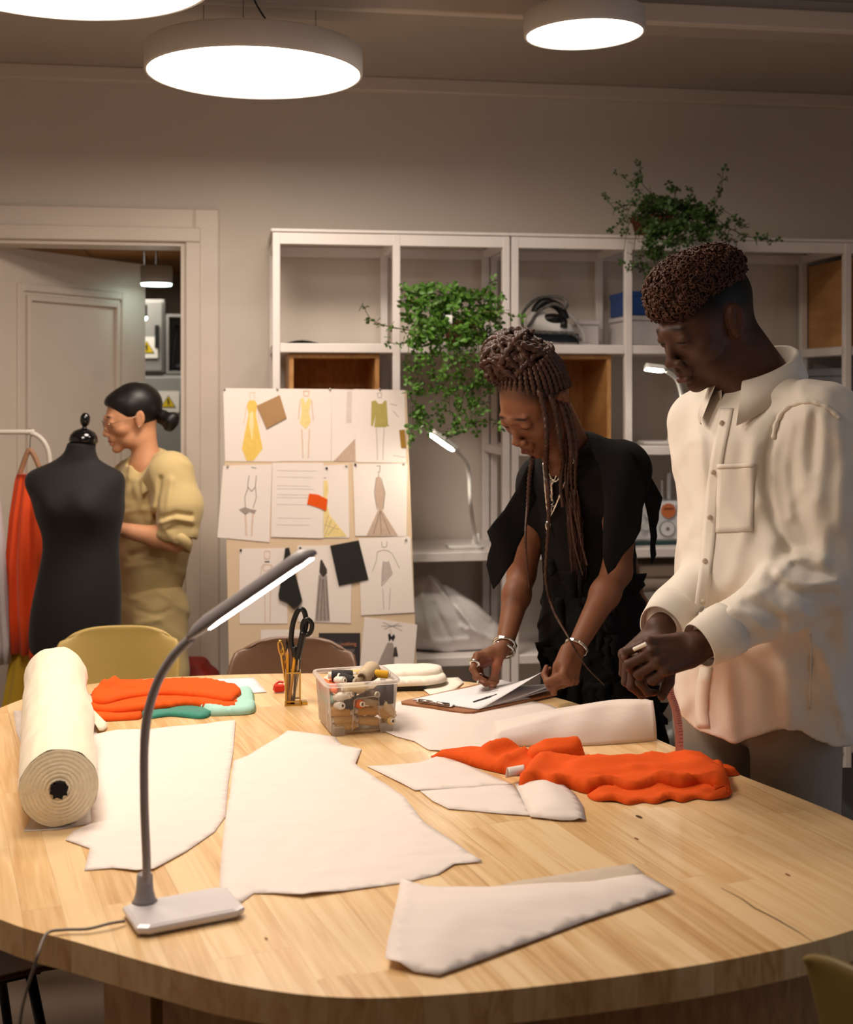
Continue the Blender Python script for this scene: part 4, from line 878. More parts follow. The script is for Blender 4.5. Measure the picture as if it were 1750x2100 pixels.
m_ = ring([(571, 1318), (577, 1316), (582, 1332), (580, 1342), (574, 1338)], .0026, pc.y - .004); m_.build('handle', M_gold, gs, True)
m_ = ring([(578, 1332), (584, 1334), (588, 1350), (584, 1358), (579, 1350)], .0026, pc.y + .004); m_.build('handle', M_gold, gs, True)
for k in (0, 1): MB().tube([px(577 + 4 * k, 1342 + 10 * k, pc.y - .004 + .008 * k), px(592 - k, 1446, pc.y + .002 * k)], [.003, .0012], 6).build('blade', M_gold, gs)
rc = thing('red_clip', 'small red plastic clip lying left of the brass cup', 'clip', tb(572, 1422)); M_red = mat('red_plastic', (204, 44, 18), .35)
MB().box(tb(573, 1421) + Vector((0, 0, .011)), (.026, .012, .018), rotz(.3), .003).build('jaw', M_red, rc); MB().tube(catmull([tb(562, 1420) + Vector((0, 0, .006)), tb(564, 1420) + Vector((0, 0, .016)), tb(572, 1418) + Vector((0, 0, .023)), tb(582, 1418) + Vector((0, 0, .022))], 5), .003, 8).build('lever', M_red, rc, True)
# ================================================================== pin board leaning against the shelves, with sketches
bTL, bTR = px(458, 797, 4.36), px(834, 801, 4.44)
def bd_pt(x, y, dep): return px(x, y, dep)
bBL, bBR = px(470, 1372, 4.26), px(855, 1372, 4.34)
bu = (bTR - bTL).normalized(); bvv = (bTL - bBL); bn = bu.cross(bvv).normalized()
if bn.y > 0: bn = -bn
k_ = bTL.z / (bTL.z - bBL.z); bFL = bTL + (bBL - bTL) * k_ * .995; bFR = bTR + (bBR - bTR) * k_ * .995
M_foam = mat('foam_board', (216, 190, 160), .85, var=.03); M_sk = mat('sketch_paper', (232, 220, 212), .8, var=.012)
pb = thing('pin_board', 'tall beige pin board leaning against the shelves, covered in fashion sketches', 'board', (bFL + bFR) / 2)
m_ = MB(); q = [bFL, bFR, bTR, bTL]; m_.add([p for p in q] + [p - bn * .012 for p in q], [(0, 1, 2, 3), (7, 6, 5, 4), (0, 4, 5, 1), (1, 5, 6, 2), (2, 6, 7, 3), (3, 7, 4, 0)]); m_.build('panel', M_foam, pb)
def bp(x, y, off=.001): return ray_plane(x, y, bTL + bn * off, bn)
def flat(parent, name, pix, m, off, th=.0006):
    n = len(pix); vs = [bp(x, y, off) for x, y in pix]; vs2 = [v - bn * th for v in vs]
    return MB().add(vs + vs2, [tuple(range(n)), tuple(range(2 * n - 1, n - 1, -1))] + [(i, n + i, n + (i + 1) % n, (i + 1) % n) for i in range(n)]).build(name, m, parent)
def stroke(parent, name, lines, m, off, w=.0022):
    m_ = MB()
    for ln in lines:
        pts = [bp(x, y, off) for x, y in ln]
        for a, b in zip(pts, pts[1:]):
            d = (b - a); s_ = bn.cross(d).normalized() * w / 2; m_.add([a - s_, b - s_, b + s_, a + s_, a - s_ - bn * .0003, b - s_ - bn * .0003, b + s_ - bn * .0003, a + s_ - bn * .0003], [(0, 1, 2, 3), (0, 4, 5, 1), (2, 6, 7, 3)])
    return m_.build(name, m, parent)
CY = lambda n, c: mat('sketch_' + n, c, .8, var=.06, scale=60)
sk_yel, sk_yel2, sk_oli, sk_skin, sk_line, sk_grey, sk_tan, sk_dark = CY('yellow', (228, 192, 96)), CY('pale_yellow', (230, 206, 140)), CY('olive', (172, 158, 86)), CY('skin', (216, 186, 164)), CY('line', (150, 136, 130)), CY('grey', (160, 146, 138)), CY('tan', (190, 164, 146)), CY('dark', (62, 52, 46))
NSH = [0]
def skpage(pix, label, off, pins=(), curl=0):
    t = thing('sketch_sheet', label, 'drawing', sum((bp(x, y) for x, y in pix), Vector()) / len(pix), 0, 'sketches pinned on the board')
    flat(t, 'sheet', pix, M_sk, off, .0005)
    for x, y in pins: MB().ball(bp(x, y, off + .003), .0042, 10, 6).build('push_pin', M_steel if (x + y) % 2 else M_black, t, True)
    return t
def legs(cx, y0, y1, w): return [[(cx - w, y0), (cx - w * .8, (y0 + y1) / 2), (cx - w * .7, y1)], [(cx + w, y0), (cx + w * .8, (y0 + y1) / 2), (cx + w * .7, y1)]]
t = skpage([(458, 796), (572, 797), (571, 947), (462, 946)], 'sketch of a long yellow gown, top left of the pin board', .0016, [(461, 798)])
flat(t, 'gown_drawing', [(506, 830), (511, 821), (523, 821), (528, 830), (525, 850), (539, 920), (520, 945), (506, 945), (496, 920), (510, 850)], sk_yel, .0022); stroke(t, 'figure_lines', [[(510, 805), (524, 805)], [(512, 808), (514, 820)], [(522, 808), (521, 820)], [(507, 830), (500, 870)], [(528, 830), (533, 870)]], sk_skin, .0023)
flat(t, 'highlight', [(513, 846), (519, 843), (521, 870), (517, 905), (511, 870)], CY('cream', (236, 216, 160)), .0027)
t = skpage([(572, 797), (681, 798), (679, 946), (571, 946)], 'sketch of a swimsuit figure, second sheet in the top row', .0016, [(569, 798), (677, 798)])
flat(t, 'swimsuit_drawing', [(617, 818), (622, 815), (627, 828), (633, 815), (638, 820), (634, 845), (638, 866), (627, 880), (615, 868), (619, 845)], sk_yel2, .0022); stroke(t, 'figure_lines', [[(622, 802), (634, 802), (633, 812), (624, 812), (622, 802)], [(616, 820), (612, 860)], [(639, 820), (643, 862)]] + legs(627, 880, 940, 8), sk_skin, .0024, .0035)
t = skpage([(681, 798), (729, 799), (728, 947), (680, 946)], 'narrow sheet with a shaded triangle in the top row of sketches', .0014)
flat(t, 'shaded_corner', [(728, 900), (728, 946), (684, 946)], sk_tan, .002); flat(t, 'shaded_band', [(712, 802), (722, 802), (721, 868), (710, 868)], CY('pale', (214, 198, 190)), .002)
t = skpage([(726, 798), (830, 800), (834, 949), (730, 948)], 'sketch of an olive mini dress, top right of the pin board', .0022, [(779, 798)])
flat(t, 'dress_drawing', [(762, 823), (771, 821), (776, 828), (784, 828), (789, 821), (793, 822), (796, 870), (799, 874), (793, 874), (790, 850), (793, 876), (768, 876), (771, 850), (765, 874), (761, 873)], sk_oli, .0028); stroke(t, 'figure_lines', [[(774, 806), (783, 806), (782, 816), (776, 816), (774, 806)]] + legs(780, 877, 944, 8) + [[(800, 828), (815, 832)], [(806, 842), (818, 856)], [(806, 934), (832, 938)]], sk_line, .0029, .0016)
t = skpage([(458, 955), (558, 952), (553, 1112), (446, 1102)], 'tilted sketch of a white body suit with a feather skirt, left of the middle row', .0026, [(467, 956)])
stroke(t, 'figure_lines', [[(515, 958), (526, 960)], [(511, 975), (508, 998), (516, 1008), (524, 998), (526, 975)], [(509, 1000), (502, 1020), (504, 1042)], [(524, 1000), (526, 1020), (519, 1042)]] , sk_dark, .0034, .0016); stroke(t, 'leg_lines', legs(511, 1052, 1098, 8), sk_skin, .0034, .005)
flat(t, 'feather_drawing', [(490, 1045), (502, 1040), (514, 1044), (526, 1046), (522, 1054), (512, 1050), (504, 1056), (496, 1050)], sk_grey, .0034)
t = skpage([(660, 955), (714, 952), (717, 1103), (662, 1103)], 'sketch of a yellow mermaid gown half covered by a written sheet', .0020, [(710, 955), (670, 960)])
flat(t, 'gown_drawing', [(664, 986), (672, 985), (674, 1005), (670, 1030), (676, 1056), (712, 1100), (664, 1102)], sk_yel2, .0028); stroke(t, 'figure_lines', [[(664, 980), (670, 980)], [(674, 1056), (664, 1090)], [(680, 1066), (666, 1100)], [(690, 1076), (672, 1098)], [(696, 1086), (664, 1076)]], sk_line, .003, .0014)
t = skpage([(559, 949), (664, 949), (662, 1104), (556, 1101)], 'sheet of faint handwriting in the middle row of the pin board', .0036)
stroke(t, 'handwriting', [[(568, y), (568 + 60 + (y * 7) % 33, y + 1)] for y in (965, 978, 996, 1002, 1014, 1020, 1034, 1062, 1076)], CY('faint', (204, 194, 192)), .0042, .0014)
t = thing('orange_swatch', 'small orange fabric swatch pinned on the written sheet', 'swatch', bp(651, 1030, .005)); flat(t, 'cloth', [(634, 1012), (652, 1014), (672, 1024), (669, 1048), (650, 1040), (630, 1034)], M_orange, .0055, .0015)
t = skpage([(724, 951), (836, 950), (834, 1100), (729, 1099)], 'sketch of a grey mermaid gown, right of the middle row', .0026, [(729, 953), (828, 951)])
flat(t, 'gown_drawing', [(772, 978), (780, 978), (790, 1008), (787, 1030), (784, 1046), (816, 1098), (752, 1098), (776, 1046), (771, 1030), (769, 1008)], sk_tan, .0033); stroke(t, 'figure_lines', [[(772, 956), (780, 955), (779, 968), (774, 968)], [(776, 970), (777, 978)], [(772, 980), (768, 1010), (774, 1045)], [(782, 980), (790, 1010), (786, 1045)], [(780, 1048), (766, 1096)], [(780, 1048), (782, 1096)], [(781, 1048), (800, 1096)]], sk_dark, .0036, .0013)
t = skpage([(491, 1125), (590, 1124), (590, 1279), (492, 1279)], 'sketch of a pale figure behind the lamp head, lower left of the board', .0018, [(494, 1128)])
stroke(t, 'figure_lines', [[(542, 1132), (548, 1129), (554, 1132), (553, 1146), (543, 1146), (542, 1132)], [(540, 1158), (541, 1170), (555, 1170), (557, 1158), (540, 1158)], [(538, 1160), (533, 1186)], [(558, 1160), (560, 1182)]] + legs(549, 1180, 1276, 7), sk_skin, .0026, .0026); stroke(t, 'neck_lines', [[(543, 1152), (553, 1152)]], sk_dark, .0027, .004)
t = skpage([(610, 1119), (722, 1118), (720, 1278), (612, 1275)], 'sketch of a long dark evening gown, lower middle of the board', .0022, [(616, 1124)])
flat(t, 'bodice_drawing', [(657, 1150), (660, 1147), (671, 1168), (671, 1176), (663, 1184), (655, 1174)], sk_dark, .0032); flat(t, 'skirt_drawing', [(654, 1178), (671, 1180), (674, 1230), (677, 1274), (646, 1274), (650, 1225)], sk_grey, .0029); stroke(t, 'pleats', [[(662, 1188), (658, 1272)], [(664, 1188), (666, 1272)], [(657, 1185), (650, 1270)], [(669, 1188), (674, 1270)]], sk_dark, .0034, .0016)
t = skpage([(736, 1104), (842, 1100), (850, 1256), (741, 1262)], 'pencil sketch of a draped skirt, lower right of the board', .0026, [(833, 1106)])
flat(t, 'skirt_drawing', [(786, 1152), (797, 1152), (805, 1174), (783, 1198), (783, 1170)], CY('pencil', (188, 174, 168)), .0032); stroke(t, 'figure_lines', [[(783, 1110), (784, 1122), (793, 1122), (794, 1110)], [(786, 1150), (783, 1202), (805, 1176), (797, 1150)], [(774, 1132), (786, 1128), (798, 1130), (806, 1138)], [(774, 1132), (772, 1150)], [(806, 1138), (820, 1166)], [(772, 1150), (764, 1172)]] + legs(793, 1206, 1250, 8), sk_line, .0034, .0014)
t = skpage([(748, 1265), (856, 1281), (848, 1375), (738, 1370)], 'tilted pencil sketch of a gown with black top, lowest right of the board', .003)
flat(t, 'top_drawing', [(796, 1302), (800, 1298), (803, 1306), (808, 1300), (811, 1306), (806, 1316), (803, 1310), (798, 1316)], M_ink, .0038); flat(t, 'skirt_drawing', [(795, 1318), (806, 1318), (810, 1335), (808, 1372), (772, 1370), (785, 1340)], sk_grey, .0036); flat(t, 'bag_drawing', [(809, 1328), (813, 1326), (817, 1346), (806, 1347)], sk_dark, .0038); stroke(t, 'hair_lines', [[(785, 1276), (805, 1284), (825, 1294)], [(783, 1284), (825, 1283)], [(788, 1290), (820, 1278)], [(800, 1290), (804, 1300)]], sk_line, .0038, .0014)
t = skpage([(535, 1292), (640, 1291), (640, 1372), (536, 1372)], 'plain white sheet low on the pin board behind the pencils', .002)
t = thing('black_card', 'black card with orange lettering pinned low on the board', 'card', bp(696, 1335)); flat(t, 'card', [(654, 1298), (739, 1298), (739, 1372), (654, 1372)], mat('card_black', (50, 42, 44), .7), .0028)
def text(parent, s_, pos, size, m, R, name='lettering', align='LEFT', th=.0004):
    c = bpy.data.curves.new(name, 'FONT'); c.body = s_; c.size = size; c.extrude = th; c.align_x = align
    o = bpy.data.objects.new(name + '_tmp', c); COL.objects.link(o); dg = bpy.context.evaluated_depsgraph_get(); me = bpy.data.meshes.new_from_object(o.evaluated_get(dg)); bpy.data.objects.remove(o)
    me.transform(Matrix.Translation(pos) @ R.to_4x4()); me.materials.clear(); return link(name, me, m, parent)
Rb = Matrix((bu, (bTL - bBL).normalized(), bn)).transposed(); M_or = mat('print_orange', (206, 132, 92), .7); M_gr = mat('print_grey', (104, 90, 88), .7)
text(t, 'school', bp(667, 1324, .0036), .021, M_gr, Rb); text(t, 'nothing', bp(700, 1324, .0036), .017, M_or, Rb); stroke(t, 'faded_print', [[(703, 1333), (728, 1333)], [(710, 1337), (726, 1337)]], M_gr, .0036, .006); stroke(t, 'faded_print', [[(716, 1346), (728, 1345)], [(714, 1352), (729, 1352)]], M_or, .0036, .007)
for lb, pix, m, th in (('brown fabric swatch pinned between the gown and swimsuit sketches', [(527, 832), (574, 810), (588, 857), (547, 879)], mat('swatch_brown', (164, 128, 88), .9, bump=.2), .0015), ('tiny ochre swatch at the right edge of the top row', [(819, 882), (830, 881), (833, 918), (823, 919)], mat('swatch_ochre', (150, 112, 40), .9), .001), ('square black fabric swatch pinned on the lower sketches', [(677, 1119), (736, 1108), (756, 1188), (695, 1201)], mat('swatch_black', (34, 32, 28), .9, bump=.3, bscale=200), .002), ('crumpled dark velvet swatch behind the lamp head', [(585, 1124), (593, 1123), (597, 1140), (607, 1180), (620, 1230), (617, 1238), (602, 1248), (590, 1236), (572, 1228), (571, 1220), (578, 1180)], MATS['swatch_black'], .006)):
    t = thing('fabric_swatch', lb, 'swatch', bp(*pix[0]), 0, 'fabric swatches on the pin board'); flat(t, 'cloth', pix, m, .0045 + th, th)
# ================================================================== trailing plants
M_leaf = mat('leaf_green', (72, 112, 34), .5, var=.35, scale=25); M_leafd = mat('leaf_dark', (52, 78, 28), .5, var=.3, scale=25); M_stem = mat('stem_brown', (92, 84, 48), .7); M_pot = mat('terracotta', (112, 52, 32), .7, var=.12); M_soil = mat('soil', (40, 28, 20), .95)
def leaf_mesh():
    m_ = MB()                                     # clover-like leaf: three rounded lobes folded a little
    for k in range(3):
        a = 2 * PI * k / 3 + .3; ca, sa = math.cos(a), math.sin(a); vs = []
        for u, w, z in ((0, 0, 0), (.45, .34, .10), (.85, .40, .06), (1.0, .16, .0), (1.0, -.16, .0), (.85, -.40, .06), (.45, -.34, .10), (.55, 0, -.04)):
            vs.append((ca * u - sa * w, sa * u + ca * w, z))
        m_.add(vs, [(0, 1, 7), (1, 2, 7), (2, 3, 7), (3, 4, 7), (4, 5, 7), (5, 6, 7), (6, 0, 7)])
    return m_.mesh('leaf')
LEAF = {}
def plant(label, pot_c, pot_r, pot_h, vines, mass, mleaf, seed, nleaf, lsz, group):
    r = random.Random(seed); t = thing('trailing_plant', label, 'plant', pot_c)
    MB().lathe([(pot_r * .72, 0), (pot_r * .98, pot_h * .82), (pot_r * 1.08, pot_h * .82), (pot_r * 1.1, pot_h), (pot_r * .98, pot_h), (pot_r * .94, pot_h * .85)], pot_c, 28).build('pot', M_pot, t, True)
    MB().lathe([(0, pot_h * .86), (pot_r * .95, pot_h * .86)], pot_c, 24, cap=False).build('soil', M_soil, t)
    key = mleaf.name
    if key not in LEAF: me = leaf_mesh(); me.materials.append(mleaf); LEAF[key] = me
    spots = []
    for v in vines:
        pts = catmull(v, 7); MB().tube(pts, [.0022 * (1 - .6 * i / len(pts)) for i in range(len(pts))], 4).build('vine', M_stem, t, True)
        L = sum((b - a).length for a, b in zip(pts, pts[1:])); n = max(3, int(L / .016)) if len(v) > 2 else 3
        for i in range(n):
            u = r.uniform(.12, 1) if i else 1.0; p = pts[min(len(pts) - 1, int(u * (len(pts) - 1)))]; spots.append((p + Vector((r.gauss(0, .010), r.gauss(0, .010), r.gauss(0, .008))), r.uniform(.6, 1.0)))
    for c, rad, n in mass:
        for i in range(n):
            d = Vector((r.gauss(0, 1), r.gauss(0, 1), r.gauss(0, 1))).normalized() * r.uniform(.72, 1.05)
            spots.append((c + Vector((d.x * rad[0], d.y * rad[1], d.z * rad[2])), r.uniform(.9, 1.35)))
    r.shuffle(spots); extra = MB()
    for i, (p, s_) in enumerate(spots):
        M4 = Matrix.LocRotScale(p, Vector((r.uniform(-.2, 1.5), r.uniform(-.7, .7), r.uniform(0, 6))).to_track_quat('Z', 'Y').to_matrix().to_quaternion() if False else (Matrix.Rotation(r.uniform(0, 6.28), 3, 'Z') @ Matrix.Rotation(r.gauss(.9, .5), 3, 'X') @ Matrix.Rotation(r.uniform(0, 6.28), 3, 'Z')).to_quaternion(), Vector((1, 1, 1)) * lsz * s_)
        if i < nleaf:
            o = bpy.data.objects.new('leaf', LEAF[key]); COL.objects.link(o); o.parent = t; o.matrix_parent_inverse = t.matrix_basis.inverted(); o.matrix_basis = M4
        else:
            me = LEAF[key]; extra.add([M4 @ v.co for v in me.vertices], [tuple(f.vertices) for f in me.polygons])
    if extra.v: extra.build('foliage', mleaf, t, kind='stuff')
    return t
def vn(x0, y0, pts, Y, dz=0): return [px(x, y, Y + dz * i) for i, (x, y) in enumerate([(x0, y0)] + pts)]
Yp = 4.36; pcn = room(.70, -.27, LV[1] + BT / 2)
V = []
for x, ye in ((835, 905), (850, 800), (862, 870), (880, 880), (900, 862), (918, 850), (935, 868), (952, 875), (968, 885), (985, 870), (1000, 845), (1012, 800), (888, 800), (925, 815), (960, 800), (975, 830), (995, 790)):
    r_ = random.Random(x); V.append([px(915 + (x - 915) * .5, 650, Yp + .04), px(915 + (x - 915) * .9, 690, Yp - .08), px(x + r_.uniform(-8, 8), 690 + (ye - 690) * .4, Yp - .10), px(x + r_.uniform(-14, 14), 690 + (ye - 690) * .75, Yp - .10), px(x + r_.uniform(-12, 12), ye, Yp - .10)])
V += [vn(860, 680, [(800, 670), (762, 655), (745, 625)], Yp - .08), vn(850, 700, [(815, 705), (790, 700)], Yp - .08), vn(990, 640, [(1030, 640), (1062, 650)], Yp - .08), vn(980, 620, [(1000, 600), (1015, 570)], Yp - .05), vn(850, 620, [(825, 600), (822, 590)], Yp - .05), vn(1000, 660, [(1030, 620), (1028, 606)], Yp - .06), vn(860, 830, [(850, 850), (880, 880), (940, 885)], Yp - .1), vn(990, 860, [(950, 885), (925, 890)], Yp - .1), vn(940, 860, [(1010, 868), (1030, 870)], Yp - .1)]
plant('bushy green trailing plant in a terracotta pot on the shelf above the lamp', pcn, .062, .095, V, [(px(870, 640, Yp), (.075, .09, .055), 70), (px(965, 630, Yp), (.10, .09, .06), 90), (px(905, 605, Yp + .03), (.10, .09, .035), 60), (px(905, 690, Yp - .10), (.10, .03, .05), 55), (px(990, 665, Yp - .05), (.06, .06, .06), 50), (px(850, 620, Yp), (.05, .05, .05), 30)], M_leaf, 3, 290, .0205, 'leaves')
MB().box(px(921, 655, Yp - .075), (.022, .002, .03), rotz(.1)).build('plant_label', M_whiteplastic, None, label='small white tag stuck on the terracotta pot', cat='tag')
Yq = 4.55; pq = room(U2 + .59, -.25, 2.054); V = []
for x, ye in ((1300, 560), (1318, 545), (1335, 590), (1345, 570), (1360, 560), (1380, 540), (1395, 520), (1420, 520), (1440, 515)):
    V.append([px(1370 + (x - 1370) * .5, 440, Yq), px(1370 + (x - 1370) * .9, 478, Yq - .12), px(x, 478 + (ye - 478) * .5, Yq - .14), px(x - 3, ye, Yq - .14)])
for e in ([(1310, 410), (1280, 450), (1245, 478)], [(1320, 400), (1300, 380), (1270, 358)], [(1320, 380), (1312, 360), (1314, 338)], [(1330, 420), (1290, 460), (1278, 545)], [(1290, 420), (1265, 430), (1240, 402)], [(1450, 430), (1475, 400), (1484, 350)], [(1450, 440), (1500, 470), (1545, 488), (1596, 494)], [(1440, 470), (1490, 460), (1510, 448)], [(1470, 470), (1500, 490), (1530, 485)], [(1385, 400), (1380, 385), (1372, 375)], [(1420, 400), (1415, 392), (1417, 390)], [(1310, 520), (1320, 560), (1335, 580)], [(1460, 450), (1480, 430), (1528, 462)]):
    V.append([px(1385, 445, Yq)] + [px(x, y, Yq - .06) for x, y in e])
plant('dark green trailing plant on top of the shelves above the man', pq, .075, .09, V, [(px(1370, 440, Yq), (.11, .10, .06), 120), (px(1350, 420, Yq), (.06, .08, .03), 30), (px(1425, 450, Yq - .02), (.07, .08, .055), 70), (px(1400, 478, Yq - .12), (.13, .03, .035), 60), (px(1345, 500, Yq - .13), (.03, .02, .06), 25)], M_leafd, 8, 250, .0185, 'leaves')
# ================================================================== things on the shelves
ir = thing('steam_iron', 'white and black steam iron with coiled cord on the shelf', 'iron', sh(U2 + .19, -.26, 1)); i0 = sh(U2 + .185, -.28, 1)
def ip(x, y, z): return i0 + RU * x + RN * y + Vector((0, 0, z))
sd = SDF(); sd.add(p_box(ip(0, 0, .024), (.10, .045, .022), .006, rotz(ALPHA))); me = sd.mesh(.004); link('water_base', me, mat('iron_base', (28, 32, 40), .3), ir, True)
sd = SDF()
for k in range(8):
    u = k / 7; sd.add(p_ell(ip(-.06 + .115 * u, 0, .06 + .030 * (1 - u)), (.045 - .012 * u, .045 - .010 * u, .045 - .018 * u), rotz(ALPHA)), .012)
link('body', sd.mesh(.004), M_whiteplastic, ir, True)
MB().tube(catmull([ip(-.055, -.01, .09), ip(-.06, -.01, .135), ip(-.025, -.01, .165), ip(.03, -.01, .145), ip(.055, -.01, .10)], 6), .017, 12).build('handle', M_black, ir, True)
sd = SDF(); sd.add(p_ell(ip(0, -.02, .10), (.05, .03, .022), rotz(ALPHA))); link('control_panel', sd.mesh(.004), M_black, ir, True)
MB().tube([ip(.04, -.05, .095), ip(.035, -.056, .068)], [.012, .014], 12).build('steam_knob', M_black, ir, True)
MB().tube([ip(-.09, -.047, .009), ip(.09, -.047, .009)], .008, 8).build('sole_plate', M_steel, ir, True)
M_cord = mat('striped_cord', (30, 32, 36), .6, scale=120, col2=(120, 116, 110))
MB().tube(catmull([ip(.10, -.06, .02), ip(.06, -.07, .045), ip(-.02, -.07, .048), ip(-.10, -.06, .055), ip(-.085, -.05, .09), ip(-.055, -.05, .13), ip(.0, -.05, .155), ip(.045, -.04, .14), ip(.05, -.03, .17), ip(.01, -.02, .185), ip(-.06, -.02, .175), ip(-.115, -.03, .12), ip(-.115, -.04, .06), ip(-.10, -.05, .01)], 7), .0062, 8).build('power_cord', M_cord, ir, True)
def crate(name, s0, s1, n0, n1, z0, h, label, m, lid=None, cat='box'):
    t = thing(name, label, cat, room((s0 + s1) / 2, (n0 + n1) / 2, z0)); rbox(MB(), s0, s1, n0, n1, z0, z0 + h, .006).build('body', m, t); rbox(MB(), s0 - .005, s1 + .005, n0 - .005, n1 + .005, z0 + h, z0 + h + .018, .004).build('lid', lid or m, t); return t
M_boxw = mat('box_white', (206, 200, 200), .5); M_blue = mat('box_blue', (26, 66, 128), .5)
crate('storage_box', U2 + CW - .115, U2 + CW - .03, -.20, -.06, LV[1] + BT / 2, .085, 'pale grey storage box behind the shelf post beside the iron', M_boxw)
crate('storage_box', U2 + CW + .035, U2 + CW + .20, -.36, -.12, LV[1] + BT / 2, .095, 'white storage box under the blue box behind the man', M_boxw)
b_ = thing('blue_box', 'blue box on a white box, seen left of the man\'s hair', 'box', room(U2 + CW + .10, -.24, LV[1] + BT / 2 + .113)); rbox(MB(), U2 + CW + .03, U2 + CW + .16, -.36, -.14, LV[1] + BT / 2 + .114, LV[1] + BT / 2 + .20, .004).build('body', M_blue, b_); rbox(MB(), U2 + CW + .027, U2 + CW + .163, -.363, -.137, LV[1] + BT / 2 + .185, LV[1] + BT / 2 + .205, .003).build('lid', M_blue, b_)
m_ = MB(); rows = [[sh(.05 + .03 * j, -.36 + .02 * i, 1) + Vector((0, 0, .004 + .012 * max(0, math.sin(j * .8)) * (1 - i / 9))) for j in range(6)] for i in range(9)]; m_.grid(rows); solidify(m_.build('paper_sheet', mat('paper_grey', (176, 172, 168), .8), None, True, label='loose grey paper lying in the top left shelf cell', cat='paper'), .001)
# sewing machine
sm0 = sh(U2 + CW + .19, -.25, 3)
def smp(x, y, z): return sm0 + RU * x + RN * y + Vector((0, 0, z))
sm = thing('sewing_machine', 'white sewing machine with an orange disc on the shelf behind the man', 'sewing machine', sm0); M_sm = mat('machine_white', (222, 222, 224), .3)
def smb(name, x0, x1, y0, y1, z0, z1, m=M_sm, parent=None, bev=.012): return MB().box(smp((x0 + x1) / 2, (y0 + y1) / 2, (z0 + z1) / 2), (x1 - x0, y1 - y0, z1 - z0), rotz(ALPHA), bev).build(name, m, parent or sm)
smb('base_strip', -.17, .17, -.085, .085, .0, .012, mat('machine_teal', (40, 70, 70), .5), bev=.004)
bd_ = smb('body', -.165, .16, -.08, .08, .012, .165)
smb('arm', -.145, -.055, -.075, .06, .165, .245)
smb('spool_pin', .03, .045, -.02, -.005, .165, .27, bev=.004); smb('spool_pin', .005, .012, -.02, -.012, .165, .24, bev=.001)
def disc(x, z, r, m, name, y=-.082, th=.006): 
    mm = MB(); mm.lathe([(0, 0), (r, 0), (r, th), (0, th)], (0, 0, 0), 28, Matrix.Rotation(PI / 2, 3, 'X'), cap=False); mm.xf(Matrix.Translation(smp(x, y, z)) @ rotz(ALPHA).to_4x4()); return mm.build(name, m, sm)
disc(.010, .130, .028, mat('disc_orange', (206, 116, 66), .5), 'orange_disc'); disc(.005, .062, .030, M_grey, 'dial_ring', -.082); disc(.005, .062, .027, M_sm, 'dial', -.083, .008); disc(.005, .062, .007, M_grey, 'dial_hub', -.084, .009)
disc(-.085, .072, .014, M_sm, 'knob', -.082, .014); disc(-.07, .120, .016, M_sm, 'knob', -.082, .012)
smb('blue_trim', -.168, -.156, -.083, .083, .03, .155, M_blue, bev=.003)
MB().box(smp(.010, -.0885, .138), (.036, .001, .006), rotz(ALPHA)).build('faded_print', mat('print_brown', (120, 66, 40), .7), sm)
# folded fabrics and clear boxes below
for i, (lb, c, z, h) in enumerate((('folded beige blanket on the shelf below the sewing machine, upper of two', (176, 160, 140), .045, .05), ('folded grey beige blanket on the shelf below the sewing machine, lower of two', (160, 146, 130), .0, .045))):
    sd = SDF(); c0 = sh(U2 + CW + .16, -.27, 4) + Vector((0, 0, .215 + z + h / 2))
    sd.add(p_box(c0, (.15, .11, h / 2), h * .45, rotz(ALPHA))); link('folded_blanket', sd.mesh(.007, lambda P: wob(P, [((.3, 0, .9), .05, .004, 1 + i, .3)])), mat('blanket_%d' % i, c, .9, bump=.2), None, True, label=lb, cat='blanket')
cbx = thing('clear_storage_box', 'clear plastic storage box under the folded blankets', 'box', sh(U2 + CW + .16, -.27, 4))
rbox(MB(), U2 + CW + .03, U2 + CW + .36, -.39, -.14, LV[4] + BT / 2, LV[4] + BT / 2 + .19, .012).build('tub', clear_plastic('tub_plastic', (.75, .74, .72), .45), cbx); rbox(MB(), U2 + CW + .022, U2 + CW + .368, -.398, -.132, LV[4] + BT / 2 + .19, LV[4] + BT / 2 + .208, .006).build('lid', M_rim, cbx)
# plastic bag of cloth on the lower shelf
def bag_folds(P):
    u = 875 + P[:, 0] / P[:, 1] * FPX; v = HOR - (P[:, 2] - CAMZ) / P[:, 1] * FPX; o = np.zeros(len(P), F32)
    for (ax_, ay), (bx_2, by), w, am in (((880, 1180), (985, 1305), 6, .014), ((862, 1200), (884, 1310), 7, .009), ((905, 1195), (955, 1285), 5, -.012), ((950, 1285), (1012, 1312), 6, .010), ((870, 1320), (960, 1312), 6, .010), ((930, 1210), (1005, 1270), 6, .008), ((890, 1240), (930, 1320), 5, -.010)):
        dx, dy = bx_2 - ax_, by - ay; t_ = np.clip(((u - ax_) * dx + (v - ay) * dy) / (dx * dx + dy * dy), 0, 1); o += am * np.exp(-((u - ax_ - t_ * dx) ** 2 + (v - ay - t_ * dy) ** 2) / (w * w))
    return o
sd = SDF(); c0 = sh(.66, -.28, 4)
for dx, dy, dz, r in ((-.10, 0, .22, .05), (-.06, 0, .17, .075), (-.10, 0, .10, .10), (.0, 0, .09, .10), (.09, 0, .06, .075), (.15, -.01, .045, .05), (.05, -.02, .12, .06)): sd.add(p_ell(c0 + RU * dx + RN * dy + Vector((0, 0, dz)), (r, r * .8, r)), .06)
sd.sub(p_half(c0 + Vector((0, 0, .001)), (0, 0, -1), .6), .01)
